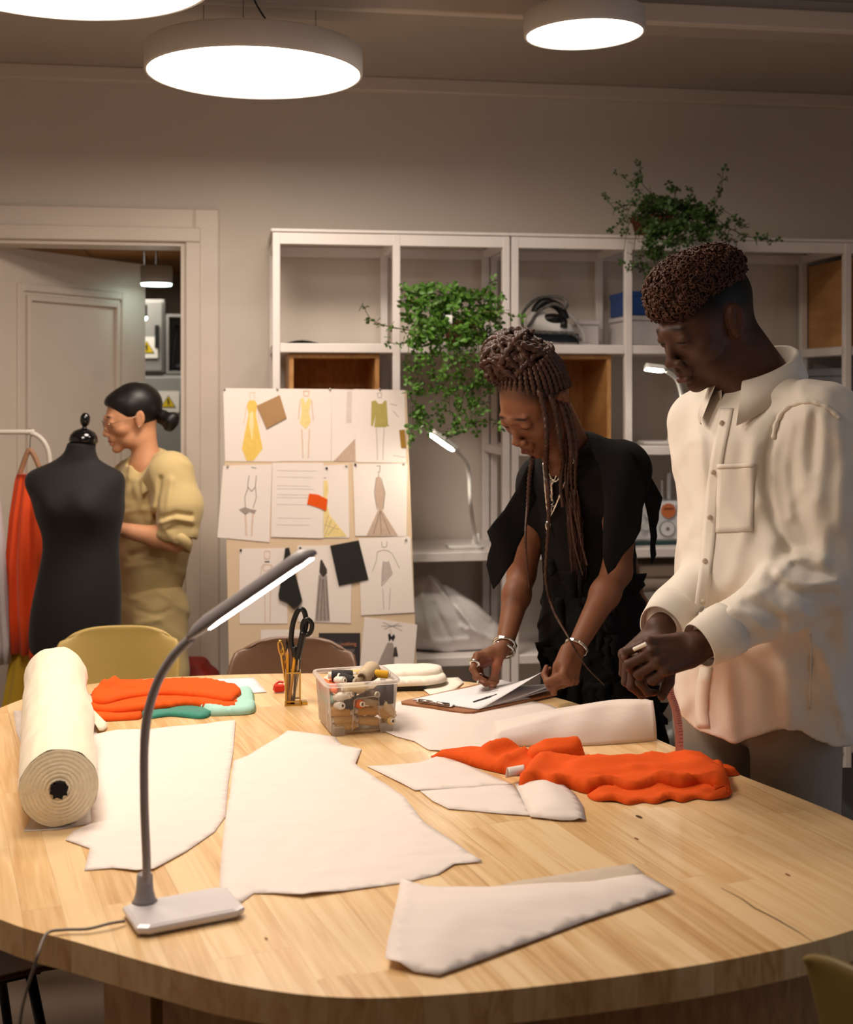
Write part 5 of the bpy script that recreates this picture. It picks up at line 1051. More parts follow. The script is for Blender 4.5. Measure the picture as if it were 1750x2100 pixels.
link('plastic_bag', sd.mesh(.006, lambda P: wob(P, [((.75, .1, .65), .17, .012, 1.0, .9), ((.2, .5, -.8), .13, .006, 2.2, 1.1)]) + bag_folds(P)), mat('bag_plastic', (228, 224, 224), .24, var=.05, spec=.6), None, True, label='bulging white plastic bag on the lower shelf behind the pin board', cat='bag')
# grey bag and bin on the floor right of the woman in black
sd = SDF(); c0 = Vector((px(1400, 1500, 3.6).x, 3.6, 0))
for dx, dy, dz, r in ((0, 0, .20, .20), (-.08, .05, .36, .13), (.10, 0, .34, .12), (0, .05, .45, .08)): sd.add(p_ell(c0 + Vector((dx, dy, dz)), (r * .8, r * .8, r)), .05)
sd.sub(p_half(c0 + Vector((0, 0, .002)), (0, 0, -1), .8), .01)
link('grey_bag', sd.mesh(.012, lambda P: wob(P, [((.7, .2, .6), .11, .012, .3, .5), ((-.4, .3, .8), .07, .006, 1.3, .5)])), mat('bag_grey', (92, 92, 90), .3), None, True, label='dark grey plastic bag on the floor between the woman and the man', cat='bag')
# ================================================================== dress form
M_form = mat('form_black', (24, 21, 21), .8, var=.08, bump=.06, bscale=500, sheen=.06)
df = thing('dress_form', 'black dress form on a pole in front of the open door', 'mannequin', (px(160, 1340, 4.05).x, 4.05, 0)); Yd = 4.05; rows = []
prof = [(1341, 158, 88, .75), (1336, 155, 92, .75), (1300, 153, 93, .76), (1250, 156, 92, .78), (1215, 160, 88, .78), (1180, 163, 84, .76), (1140, 166, 78, .74), (1115, 166, 77, .74), (1090, 167, 80, .76), (1065, 164, 88, .82), (1045, 164, 92, .86), (1020, 160, 94, .84), (1000, 155, 101, .72), (985, 154, 103, .60), (970, 154, 98, .52), (963, 154, 86, .50), (956, 155, 70, .52), (950, 157, 57, .60), (943, 158, 44, .72), (933, 163, 35, .9), (923, 165, 30, 1.0), (912, 167, 29, 1.0), (904, 169, 28, 1.0)]
rd = -.45
for y, cx, hw2, dp in prof:
    row_ = []; c = px(cx, y, Yd); a_ = hw2 / FPX * Yd
    for k in range(64):
        an = 2 * PI * k / 64; x, yy = math.cos(an), math.sin(an); e = Vector((x * a_, yy * a_ * dp, 0))
        for bx2, s_ in ((-.48, 1), (.42, 1)):          # bust
            g = math.exp(-((x - bx2) / .30) ** 2 - ((y - 1035) / 26) ** 2) * (yy < 0); e += Vector((0, -.030 * g * abs(yy), 0))
        row_.append(c + e)
    rows.append(row_)
m_ = MB(); m_.grid(rows, True); m_.f += [tuple(range(63, -1, -1)), tuple((len(rows) - 1) * 64 + k for k in range(64))]; subsurf(m_.build('torso', M_form, df, True))
M_gloss = mat('form_cap', (10, 10, 11), .12, coat=.6); cc_ = px(172, 898, Yd)
MB().lathe([(.044, -.004), (.046, .004), (.043, .018), (.032, .032), (.014, .040), (.007, .043), (.007, .048), (.012, .053), (.016, .064), (.0155, .078), (.010, .088), (.003, .092)], px(171, 905, Yd), 28, Matrix.Rotation(.08, 3, 'Y')).build('neck_cap', M_gloss, df, True)
pb0 = px(157, 1338, Yd); MB().tube([Vector((pb0.x, Yd, .04)), pb0], .014, 14).build('pole', M_blackmetal, df, True)
MB().lathe([(.16, 0), (.16, .02), (.03, .035), (.02, .06)], (pb0.x, Yd, 0), 32).build('base', M_blackmetal, df, True)
# ================================================================== clothes rack with garments
M_rackw = mat('rack_white', (224, 214, 202), .4); rk = thing('clothes_rack', 'white tubular clothes rack at the left edge', 'rack', px(60, 1000, 4.35))
Yr = 4.30; rp0 = [px(-500, 886, Yr), px(20, 886, Yr), px(60, 887, Yr), px(85, 900, Yr), px(99, 925, Yr), px(103, 960, Yr)]; e_ = px(103, 960, Yr)
MB().tube(catmull(rp0, 6) + [Vector((e_.x + .03, Yr + .0, 0.02))], .0085, 12).build('rail', M_rackw, rk, True)
MB().tube([Vector((rp0[0].x, Yr, rp0[0].z)), Vector((rp0[0].x, Yr, .02))], .0085, 12).build('upright', M_rackw, rk, True)
for xx in (rp0[0].x, e_.x + .03): MB().tube([Vector((xx, Yr - .25, .02)), Vector((xx, Yr + .25, .02))], .0085, 12).build('foot', M_rackw, rk, True)
M_hang = mat('hanger_wood', (168, 124, 92), .5); hg = thing('hanger', 'wooden hanger holding the orange and yellow dress', 'hanger', px(62, 930, Yr))
MB().tube(catmull([px(55, 892, Yr), px(60, 880, Yr), px(66, 886, Yr), px(62, 900, Yr), px(61, 922, Yr)], 6), .0022, 8).build('hook', M_steel, hg, True)
MB().tube(catmull([px(40, 975, Yr), px(50, 945, Yr), px(61, 923, Yr), px(75, 945, Yr), px(86, 975, Yr)], 6), .009, 10).build('shoulder_bar', M_hang, hg, True)
def garment(name, prof, Y, m, parent=None, fold=.012, nf=9, dep=.06, seed=0, **kw):
    rows = []; N = 96
    for y, x0, x1 in prof:
        row_ = []; cx = (x0 + x1) / 2; a = (x1 - x0) / 2 / FPX * Y; t = (y - prof[0][0]) / max(1, prof[-1][0] - prof[0][0])
        for k in range(N):
            an = 2 * PI * k / N; w = fold * min(1, .15 + 1.3 * t) * math.sin(an * nf + seed + .8 * math.sin(an * 3 + t * 2))
            row_.append(px(cx, y, Y) + Vector((math.cos(an) * (a + w * .3), math.sin(an) * (dep * (.4 + .6 * min(1, t * 2)) + w), 0)))
        rows.append(row_)
    m_ = MB(); m_.grid(rows, True); m_.f.append(tuple(range(N))); return solidify(m_.build(name, m, parent, True, **kw), .002)
M_or2 = mat('dress_orange', (226, 74, 16), .75, var=.06, sheen=.3); M_ye = mat('dress_yellow', (196, 158, 36), .75, var=.08, sheen=.3)
ds = thing('hanging_dress', 'orange and yellow pleated dress hanging behind the dress form', 'dress', px(60, 1200, Yr))
garment('orange_panel', [(972, 36, 92), (985, 32, 96), (1060, 22, 102), (1150, 16, 110), (1250, 18, 112), (1334, 22, 114)], Yr, M_or2, ds, .016, 11, .07, 1)
garment('yellow_skirt', [(1318, 24, 110), (1340, 22, 112), (1400, 14, 116), (1480, 0, 122), (1800, -20, 140)], Yr - .004, M_ye, ds, .014, 9, .066, 2)
garment('orange_tail', [(1320, 62, 84), (1340, 60, 86), (1352, 60, 86)], Yr - .085, M_or2, ds, .002, 3, .006, 2)
wg = thing('white_garment', 'white pleated garment hanging at the left frame edge', 'garment', px(-40, 1200, Yr)); garment('skirt', [(960, -110, -20), (1000, -115, -4), (1100, -118, 6), (1250, -120, 14), (1320, -120, 20), (1360, -120, 18)], Yr - .06, mat('garment_white', (206, 196, 198), .8, sheen=.2), wg, .012, 13, .06, 4)
MB().tube(catmull([px(-66, 892, Yr), px(-60, 882, Yr), px(-55, 890, Yr), px(-60, 920, Yr), px(-60, 962, Yr)], 5), .0022, 8).build('hook', M_steel, wg, True)
# red bag and pale bundle on the floor by the door
sd = SDF(); c0 = Vector((px(385, 1330, 4.7).x, 4.72, 0)); sd.add(p_box(c0 + Vector((0, 0, .22)), (.11, .09, .22), .04)); sd.add(p_box(c0 + Vector((-.02, 0, .40)), (.09, .07, .08), .03), .03)
link('red_bag', sd.mesh(.01), mat('bag_red', (150, 36, 24), .6), None, True, label='dark red bag standing on the floor in the doorway', cat='bag')
sd = SDF(); c0 = Vector((px(380, 1280, 5.4).x, 5.4, .0)); sd.add(p_ell(c0 + Vector((.02, 0, .25)), (.10, .10, .27))); sd.add(p_ell(c0 + Vector((.05, 0, .50)), (.06, .06, .14)), .05); link('pale_bundle', sd.mesh(.012, lambda P: wob(P, [((.5, .2, .8), .09, .008, .3, .4)])), mat('bundle', (172, 150, 120), .9), None, True, label='pale cloth bundle standing inside the doorway', cat='bundle')
# ================================================================== chairs
def shell_chair(name, label, loc, ang, m, seat_h=.45, back_top=.82, w=.40, leg_m=None, flare=1.0, depth=.40, topw=(.95, .88, .78, .62)):
    """moulded shell chair: back faces local +y, seat front towards local -y"""
    t = thing(name, label, 'chair', (loc[0], loc[1], 0), ang); rows = []
    cur = [(-depth * .52, -.025, .88, .0), (-depth * .50, -.004, .95, .005), (-depth * .30, .0, 1.0, .02), (0, -.012, 1.04, .03), (depth * .25, -.012, 1.05, .05), (depth * .40, .02, 1.04, .07), (depth * .47, .08, 1.02, .08), (depth * .50, .16, 1.0, .075), (depth * .53, (back_top - seat_h) * .72, topw[0], .055), (depth * .555, (back_top - seat_h) * .90, topw[1], .04), (depth * .56, (back_top - seat_h) * .975, topw[2], .032), (depth * .56, (back_top - seat_h), topw[3], .03)]
    for y, z, ww, cv_ in cur:
        row_ = []
        for j in range(17):
            u = -1 + 2 * j / 16; x = u * w / 2 * ww; isb = z > .05; row_.append(Vector((x, y - (cv_ * u * u if isb else 0), seat_h + z + (0 if isb else cv_ * abs(u) ** 3) - (.03 * abs(u) ** 4 if z >= back_top - seat_h - .02 else 0))))
        rows.append(row_)
    me = MB().grid(rows).mesh(); o = kid('shell', me, m, t, True); solidify(o, .012, 0); subsurf(o, 1)
    lm = leg_m or M_blackmetal
    for sx in (-1, 1):
        for sy in (-1, 1): kid('leg', MB().tube([Vector((sx * w * .30, sy * depth * .28, seat_h - .02)), Vector((sx * w * .46, sy * depth * .46, 0))], .0095, 10).mesh(), lm, t, True)
    kid('under_frame', MB().tube([Vector((sx * w * .30, sy * depth * .28, seat_h - .025)) for sx, sy in ((-1, -1), (1, -1), (1, 1), (-1, 1))], .008, 8, closed=True).mesh(), lm, t)
    return t
M_tan = mat('chair_olive_tan', (182, 154, 86), .5, var=.03); M_brn = mat('chair_brown', (116, 84, 62), .38, var=.06, coat=.15); M_olv = mat('chair_olive', (104, 86, 38), .5, var=.05)
ch = px(262, 1300, 3.62); shell_chair('shell_chair', 'mustard plastic shell chair between dress form and table', (ch.x, 3.42), PI + .12 - PI, M_tan, .45, .805, .345, topw=(1.02, .99, .93, .80))
ch = px(598, 1325, 3.66); shell_chair('shell_chair', 'brown leather shell chair in front of the pin board', (ch.x, 3.46), -.05, M_brn, .44, .765, .40)
ch = px(1690, 2000, 1.4); shell_chair('shell_chair', 'olive shell chair cut off by the lower right corner', (.73, 1.48), 2.107, M_olv, .45, .82, .42, topw=(1.0, .99, .97, .94))
shell_chair('shell_chair', 'brown shell chair under the table edge, lower left corner', (-.88, 2.33), 2.13, mat('chair_dark_brown', (84, 56, 40), .45), .46, .74, .46)
oc2 = thing('office_chair', 'black office chair partly hidden behind the man', 'chair', (1.06, 3.0, 0)); M_oc = mat('office_black', (16, 16, 17), .5)
MB().tube(catmull([Vector((.98, 2.92, .92)), Vector((1.06, 2.93, .80)), Vector((1.08, 2.95, .62)), Vector((1.02, 2.96, .47)), Vector((.92, 2.98, .42))], 6), .016, 10).build('arm_rest', M_oc, oc2, True)
sd = SDF(); sd.add(p_box((1.20, 3.1, .46), (.23, .22, .04), .03)); link('seat', sd.mesh(.01), M_oc, oc2, True); sd = SDF(); sd.add(p_box((1.30, 3.22, 1.05), (.20, .03, .32), .03)); sd.add(p_box((1.28, 3.2, .62), (.03, .02, .2), .015), .02); link('backrest', sd.mesh(.01), M_oc, oc2, True)
MB().tube([Vector((1.2, 3.1, .06)), Vector((1.2, 3.1, .44))], .025, 12).build('gas_lift', M_oc, oc2, True)
for k in range(5): MB().tube([Vector((1.2, 3.1, .08)), Vector((1.2 + .28 * math.cos(k * 1.257), 3.1 + .28 * math.sin(k * 1.257), .03))], [.022, .016], 8).build('base_arm', M_oc, oc2, True)
# ================================================================== people: shared builders
from mathutils.bvhtree import BVHTree
def bvh_of(me): return BVHTree.FromPolygons([v.co for v in me.vertices], [tuple(p.vertices) for p in me.polygons])
EYE = Vector((0, 0, CAMZ))
def cast(b, x, y, off=.002):
    """point of a surface under a photo pixel, lifted along its normal"""
    d = Vector(((x - 875) / FPX, 1.0, (HOR - y) / FPX)).normalized(); h = b.ray_cast(EYE, d)
    if h[0] is None: return None
    n = h[1] if h[1].dot(d) < 0 else -h[1]; return h[0] + n * off
def head(sd, O, R, s, spots, nose=1.0, lips=1.0, jaw=1.0, chin=0.0, browc=(20, 14, 12), lipc=(110, 62, 54), lid=(0, 0, 0)):
    """head implicit: local x = person's right, y = forward, z = up, eyes at z = 0"""
    Rn = np.array(R)
    L = lambda x, y, z: O + R @ (Vector((x, y, z)) * s)
    E = lambda c, r, k=.012, RR=None: sd.add(p_ell(L(*c), [q * s for q in r], Rn if RR is None else np.array(R @ RR)), k * s)
    E((0, -.022, .036), (.0755, .0955, .082)); E((0, .030, -.005), (.064, .064, .078), .02); E((0, .028, -.066), (.052 * jaw, .052, .042), .022)
    E((0, .064 + chin, -.100), (.021 * jaw, .020, .018), .02)
    for q in (-1, 1):
        E((q * .044, .052, -.032), (.023, .026, .022), .016); E((q * .040 * jaw, .018, -.078), (.022, .036, .026), .018)
        sd.sub(p_ell(L(q * .033, .1085, -.001), [.019 * s, .020 * s, .0120 * s], Rn), .010 * s)
        E((q * .032, .0765, -.001), (.0145, .0145, .0128), .004)
        E((q * .032, .0800, .0020), (.0160, .0135, .0080), .004); E((q * .032, .0775, -.0105), (.0140, .0120, .0045), .005); sd.sub(p_cone(L(q * .020, .0925, -.0068), L(q * .045, .0850, -.0058), .0011 * s, .0009 * s), .0016 * s)
    sd.add(p_cone(L(-.036, .079, .0185), L(0, .0885, .0165), .0085 * s, .0095 * s), .012 * s); sd.add(p_cone(L(.036, .079, .0185), L(0, .0885, .0165), .0085 * s, .0095 * s), .012 * s)
    sd.add(p_cone(L(0, .087, .004), L(0, .1035, -.034), .0075 * s, .0095 * s), .010 * s); E((0, .105, -.040), (.0115 * nose, .0100, .0092), .006)
    for q in (-1, 1):
        E((q * .0125 * nose, .100, -.044), (.0075 * nose, .0095, .0078), .005); sd.sub(p_ell(L(q * .0070 * nose, .104, -.0535), [.0042 * s, .0050 * s, .0040 * s], Rn), .003 * s)
    E((0, .086, -.062), (.024, .012, .016), .010)
    for q in (-1, 1): sd.add(p_cone(L(0, .0965, -.0672), L(q * .021, .0845, -.0725), .0052 * s * lips, .0022 * s), .004 * s)
    sd.add(p_cone(L(-.012, .0920, -.0812), L(.012, .0920, -.0812), .0062 * s * lips, .0062 * s * lips), .005 * s)
    sd.sub(p_cone(L(-.021, .0905, -.0745), L(0, .1010, -.0735), .0012 * s, .0016 * s), .0022 * s); sd.sub(p_cone(L(.021, .0905, -.0745), L(0, .1010, -.0735), .0012 * s, .0016 * s), .0022 * s)
    sd.sub(p_ell(L(0, .096, -.0915), [.014 * s, .006 * s, .0040 * s], Rn), .006 * s)
    for q in (-1, 1):
        RE = Matrix.Rotation(q * .35, 3, 'Z') @ Matrix.Rotation(.22, 3, 'X')
        E((q * .0785, -.016, -.004), (.0085, .0185, .0305), .006, RE); E((q * .0755, -.010, -.030), (.0075, .010, .010), .005, RE)
        sd.sub(p_ell(L(q * .0885, -.010, .001), [.0075 * s, .0095 * s, .0190 * s], np.array(R @ RE)), .004 * s); E((q * .0815, -.009, .004), (.003, .004, .014), .003, RE)
        spots.append((L(q * .034, .0905, .0225), Rn @ np.array(Matrix.Rotation(q * .18, 3, 'Y')), [.021 * s, .016 * s, .0032 * s], browc, .5))
        spots.append((L(q * .0325, .0905, -.0062), Rn, [.0158 * s, .014 * s, .0022 * s], (12, 8, 7), .4))
    spots.append((L(0, .096, -.0690), Rn, [.019 * s, .014 * s, .0044 * s], lipc, .3)); spots.append((L(0, .094, -.0815), Rn, [.0165 * s, .014 * s, .0066 * s], lipc, .3))
    return L
FING = ((.027, .088, (.043, .026, .021), .0090), (.008, .092, (.047, .030, .022), .0093), (-.011, .088, (.043, .028, .021), .0088), (-.028, .079, (.034, .021, .019), .0078))
def hand(sd, Wp, fwd, nrm, thumb_side, curls, thumb, s=1.0, spread=(.10, .02, -.06, -.16), spots=None, nailc=(190, 140, 120)):
    """hand implicit: nrm = back of the hand, thumb_side = +-1 picks the side of the thumb; curls = 4 x 3 joint angles (deg)"""
    f = Vector(fwd).normalized(); n = Vector(nrm); n = (n - f * n.dot(f)).normalized(); l = f.cross(n) * thumb_side
    P = lambda a, b, c: Wp + (f * a + l * b + n * c) * s
    out = {'frame': (f, l, n), 'fingers': []}
    for i, (lo, fo, _, r) in enumerate(FING):
        sd.add(p_cone(P(.005, lo * .55, 0), P(fo, lo, .001), .0125 * s, (r + .0018) * s), .010)
        sd.add(p_ell(P(fo, lo, .0045), [r * 1.02 * s] * 3), .006)
    sd.add(p_cone(P(.018, .016, -.008), P(.058, .026, -.009), .0145 * s, .0115 * s), .010); sd.add(p_cone(P(.02, -.018, -.008), P(.065, -.022, -.006), .0125 * s, .010 * s), .010)
    sd.add(p_cone(P(.03, 0, -.004), P(.07, 0, -.004), .012 * s, .012 * s), .01)
    for i, (lo, fo, ln, r) in enumerate(FING):
        p = P(fo, lo, .001); d0 = (f * math.cos(spread[i]) + l * math.sin(spread[i])).normalized(); a = 0; pts = [p]
        for j in range(3):
            a += math.radians(curls[i][j]); d = d0 * math.cos(a) - n * math.sin(a); q = p + d * ln[j] * s
            sd.add(p_cone(p, q, r * (1 - .10 * j) * s, r * (.93 - .12 * j) * s), .0035); p = q; pts.append(p)
        out['fingers'].append(pts)
        if spots is not None:
            dn = n * math.cos(a) + d0 * math.sin(a); spots.append((pts[3] - d * .006 * s + dn * r * .75 * s, None, [.0052 * s] * 3, nailc, .3))
    p = P(.020, .022, -.010); tp_ = [p]
    for j, (dv_, ln, ra, rb) in enumerate(zip(thumb, (.046, .036, .028), (.0145, .0112, .0102), (.0115, .0102, .0082))):
        d = (Vector(dv_[1:]) if len(dv_) == 4 else f * dv_[0] + l * dv_[1] + n * dv_[2]).normalized(); q = p + d * ln * s; sd.add(p_cone(p, q, ra * s, rb * s), .006 if j else .012); p = q; tp_.append(p)
    out['thumb'] = tp_
    return out
def join_me(a, b, name='body'):
    va, vb = len(a.vertices), len(b.vertices); me = bpy.data.meshes.new(name)
    ca = np.empty(va * 3, F32); a.vertices.foreach_get('co', ca); cb = np.empty(vb * 3, F32); b.vertices.foreach_get('co', cb)
    fa = np.empty(len(a.loops), np.int32); a.loops.foreach_get('vertex_index', fa); fb2 = np.empty(len(b.loops), np.int32); b.loops.foreach_get('vertex_index', fb2)
    F = np.concatenate([fa, fb2 + va]); me.vertices.add(va + vb); me.vertices.foreach_set('co', np.concatenate([ca, cb])); me.loops.add(len(F)); me.loops.foreach_set('vertex_index', F)
    n = len(F) // 4; me.polygons.add(n); me.polygons.foreach_set('loop_start', np.arange(0, n * 4, 4, dtype=np.int32)); me.polygons.foreach_set('use_smooth', np.ones(n, bool)); me.update(calc_edges=True); return me
def pridge(P, lines):
    """fold ridges drawn in photo pixels: (points, width px, height m)"""
    u = 875 + P[:, 0] / P[:, 1] * FPX; v = HOR - (P[:, 2] - CAMZ) / P[:, 1] * FPX; out = np.zeros(len(P), F32)
    u0, u1, v0, v1 = u.min(), u.max(), v.min(), v.max()
    for pts, w, am in lines:
        if max(p[0] for p in pts) < u0 - 3 * w or min(p[0] for p in pts) > u1 + 3 * w or max(p[1] for p in pts) < v0 - 3 * w or min(p[1] for p in pts) > v1 + 3 * w: continue
        best = np.full(len(P), 1e9, F32)
        for (ax, ay), (bx2, by) in zip(pts, pts[1:]):
            dx, dy = bx2 - ax, by - ay; t = np.clip(((u - ax) * dx + (v - ay) * dy) / (dx * dx + dy * dy), 0, 1); best = np.minimum(best, (u - ax - t * dx) ** 2 + (v - ay - t * dy) ** 2)
        out += am * np.exp(-best / (w * w))
    return out
def limb(sd, pts, rs, k=.02):
    for a, b, ra, rb in zip(pts, pts[1:], rs, rs[1:]): sd.add(p_cone(a, b, ra, rb), k)
def braid(path, r, taper=1.0):
    pts = catmull(path, 8); L = [0]
    for a, b in zip(pts, pts[1:]): L.append(L[-1] + (b - a).length)
    n = max(6, int(L[-1] / (r * .55))); P = []; j = 0
    for i in range(n + 1):
        s_ = L[-1] * i / n
        while j < len(L) - 2 and L[j + 1] < s_: j += 1
        P.append(pts[j].lerp(pts[j + 1], (s_ - L[j]) / max(1e-9, L[j + 1] - L[j])))
    T = [(P[min(i + 1, n)] - P[max(i - 1, 0)]).normalized() for i in range(n + 1)]; u = Vector((.3, -1, .2)); vs = []; K = 8
    for i in range(n + 1):
        u = (u - T[i] * u.dot(T[i])).normalized(); w = T[i].cross(u); s_ = L[-1] * i / n; rr_ = r * (1 - (1 - taper) * i / n)
        for k in range(K):
            a = 2 * PI * (k + .5) / K; ph = .5 if math.cos(a) > 0 else 0; m_ = .58 + .60 * abs(math.sin(PI * (s_ / (r * 2.2) + ph + .25 * math.sin(a)))); vs.append(P[i] + (w * math.cos(a) * 1.12 + u * math.sin(a) * .85) * rr_ * m_)
    fs = [(i * K + k, i * K + (k + 1) % K, (i + 1) * K + (k + 1) % K, (i + 1) * K + k) for i in range(n) for k in range(K)] + [tuple(range(K - 1, -1, -1)), tuple(n * K + k for k in range(K))]
    return MB().add(vs, fs)
def patch(b, rows_px, name, m, parent, off=.0025, th=.0012):
    rows = []
    for r_ in rows_px:
        q = [cast(b, x, y, off) for x, y in r_]
        if any(p is None for p in q): return None
        rows.append(q)
    return solidify(MB().grid(rows).build(name, m, parent, True), th, 1)
def panel(name, outline, depth, m, parent, res=7, smooth_n=3, th=.002):
    """cloth panel: outline in photo pixels, every point at its own distance"""
    P = [(p.x, p.y) for p in catmull([(x, y, 0) for x, y in outline], smooth_n, True)] if smooth_n > 1 else list(outline)
    Q = []
    for i in range(len(P)):
        a, b = P[i], P[(i + 1) % len(P)]; k = max(1, int(math.dist(a, b) / res))
        for j in range(k): Q.append((a[0] + (b[0] - a[0]) * j / k, a[1] + (b[1] - a[1]) * j / k))
    n = len(Q); pts = list(Q); x0, x1 = min(p[0] for p in Q), max(p[0] for p in Q); y0, y1 = min(p[1] for p in Q), max(p[1] for p in Q)
    def inside(x, y):
        c = False; j = n - 1
        for i in range(n):
            if (Q[i][1] > y) != (Q[j][1] > y) and x < (Q[j][0] - Q[i][0]) * (y - Q[i][1]) / (Q[j][1] - Q[i][1]) + Q[i][0]: c = not c
            j = i
        return c
    y = y0
    while y < y1:
        x = x0
        while x < x1:
            if inside(x, y) and min((x - a) ** 2 + (y - b) ** 2 for a, b in Q) > (res * .6) ** 2: pts.append((x, y))
            x += res
        y += res
    vs, es, fs, _, _, _ = delaunay_2d_cdt([Vector(p) for p in pts], [(i, (i + 1) % n) for i in range(n)], [list(range(n))], 1, 1e-5)
    me = bpy.data.meshes.new(name); me.from_pydata([px(v.x, v.y, depth(v.x, v.y)) for v in vs], [], [tuple(f) for f in fs]); me.update()
    return solidify(link(name, me, m, parent, True), th, 0)
def shoe(t, c, d, m):
    sd = SDF(); d = Vector(d).normalized(); sd.add(p_cone(c + Vector((0, 0, .045)) - d * .06, c + Vector((0, 0, .035)) + d * .13, .044, .036), .02); sd.sub(p_half(c + Vector((0, 0, .002)), (0, 0, -1), .3), .005)
    link('shoe', sd.mesh(.008), m, t, True)
# ================================================================== the man in the white shirt
man = thing('person', 'man in an untucked white shirt and grey trousers, looking down at his joined hands', 'person', (.69, 2.57, 0))
fb = Vector((-.788, -.616, 0)); lb_ = Vector((.616, -.788, 0)); sd = SDF(); spots = []
yw, pt = math.radians(67), math.radians(25); fh = Vector((-math.sin(yw), -math.cos(yw), 0)); hf_ = fh * math.cos(pt) - Vector((0, 0, 1)) * math.sin(pt); RH = frame(hf_, (0, 0, 1)); SM = 1.02
ear = px(1511, 654, 2.475); OM = ear - RH @ (Vector((-.0785, -.016, -.004)) * SM)
HM = head(sd, OM, RH, SM, spots, 1.25, 1.35, .96, .004, (34, 22, 17), (86, 50, 44))
NK0, NK1 = HM(0, -.035, -.03), Vector((.672, 2.555, 1.50)); sd.add(p_cone(NK0, NK1, .060, .062), .03); sd.add(p_cone(HM(0, .02, -.07), Vector((.65, 2.54, 1.49)), .035, .05), .03)
SlM, SrM = Vector((.779, 2.42, 1.415)), Vector((.578, 2.675, 1.41)); ElM, WlM = px(1690, 1178, 2.405), px(1424, 1330, 2.275); ErM, WrM = Vector((.605, 2.60, 1.12)), px(1352, 1292, 2.36)
CH = Vector((.677, 2.55, 1.25)); PV = Vector((.69, 2.57, .90))
s2 = SDF(); s2.add(p_cone(SlM, SrM, .055, .055), .04); s2.add(p_cone(CH + Vector((0, 0, .08)), PV, .13, .10, (fb, .7)), .05); s2.add(p_cone(NK1 + Vector((0, 0, -.1)), NK1, .06, .06), .03)
limb(s2, [SlM, ElM, ElM.lerp(WlM, .8)], [.052, .042, .030]); limb(s2, [SrM, ErM, ErM.lerp(WrM, .8)], [.052, .042, .030]); limb(sd, [ElM.lerp(WlM, .72), WlM], [.031, .027]); limb(sd, [ErM.lerp(WrM, .72), WrM], [.031, .027])
HL_, HR_ = PV + lb_ * .085, PV - lb_ * .085
for h in (HL_ + Vector((-.01, .01, -.03)), HR_ - lb_ * .045 + Vector((0, 0, -.03))): limb(s2, [h, Vector((h.x, h.y, .48)), Vector((h.x + .015, h.y + .015, .06))], [.062, .052, .042], .03)
fL = (px(1330, 1350, 2.235) - WlM); hl = hand(sd, WlM - fL.normalized() * .005, fL, (-.22, -.86, .46), 1, ((46, 66, 40), (52, 72, 42), (58, 74, 44), (60, 72, 46)), ((.55, .45, -.70), (.80, .10, -.60), (.85, -.2, -.5)), 1.02, (.12, .03, -.05, -.14), spots, (150, 100, 84))
if hl['frame'][1].z < 0: print('man left hand thumb down')
fR = (px(1302, 1345, 2.315) - WrM); hr = hand(sd, WrM, fR, (-.62, -.35, .70), -1, ((40, 62, 40), (46, 66, 40), (50, 68, 42), (54, 68, 44)), ((.60, .5, -.6), (.85, .15, -.5), (.9, -.1, -.4)), 1.0, (.10, .02, -.05, -.12), spots, (150, 100, 84))
# short faded hair at the sides and nape is a tone of the skin
Rn_ = np.array(RH)
spots.insert(0, (HM(0, -.040, .050), Rn_, [.105 * SM, .112 * SM, .062 * SM], (14, 10, 9), .16)); spots.insert(0, (HM(0, -.078, -.02), Rn_, [.07 * SM, .05 * SM, .06 * SM], (26, 19, 17), .35))
for q in (-1, 1): spots.append((HM(q * .080, -.012, -.002), Rn_, [.013 * SM, .026 * SM, .036 * SM], (78, 48, 36), .15))
me = join_me(sd.mesh(.0026, name='body'), s2.mesh(.01, zmin=.03)); paint(me, (80, 52, 39), spots); body = link('body', me, skin('skin_man', None), man)
# curly hair
M_hair = mat('hair_curly', (74, 43, 28), .62, var=.45, scale=60, spec=.35)
sd = SDF(); El_ = lambda c, r, k=.02: sd.add(p_ell(HM(*c), [q * SM for q in r], Rn_), k)
El_((0, -.010, .082), (.076, .094, .050)); El_((0, .050, .066), (.062, .045, .036)); El_((0, -.058, .086), (.070, .052, .044)); El_((0, .01, .10), (.066, .075, .036))
sd.sub(p_ell(HM(0, -.022, .034), [.066 * SM, .086 * SM, .074 * SM], Rn_), .01)
me = sd.mesh(.005); link('hair_base', me, M_hair, man)
rr4 = random.Random(11); cand = [(v.co.copy(), v.normal.copy()) for v in me.vertices]; curls = MB()
cO = HM(0, -.01, .05)
cand = [(c, n) for c, n in cand if (c - cO).dot(n) > 0 and (RH.transposed() @ (c - OM)).z > .030 * SM]
for c, n in rr4.sample(cand, min(len(cand), 1500)):
    r0 = rr4.uniform(.0044, .0080); ax_ = (n + Vector((rr4.gauss(0, .45), rr4.gauss(0, .45), rr4.gauss(0, .45)))).normalized(); x_ = ax_.orthogonal().normalized(); y_ = ax_.cross(x_); ph = rr4.uniform(0, 6.28); H = rr4.uniform(.006, .014)
    pts = [c - n * .003 + ax_ * (H * i / 9) + (x_ * math.cos(ph + i * 1.15) + y_ * math.sin(ph + i * 1.15)) * r0 * (1 - .3 * i / 9) for i in range(10)]
    curls.tube(pts, [.0026] * 8 + [.0022, .0010], 4, caps=False)
curls.build('curls', M_hair, man, True, kind='stuff')
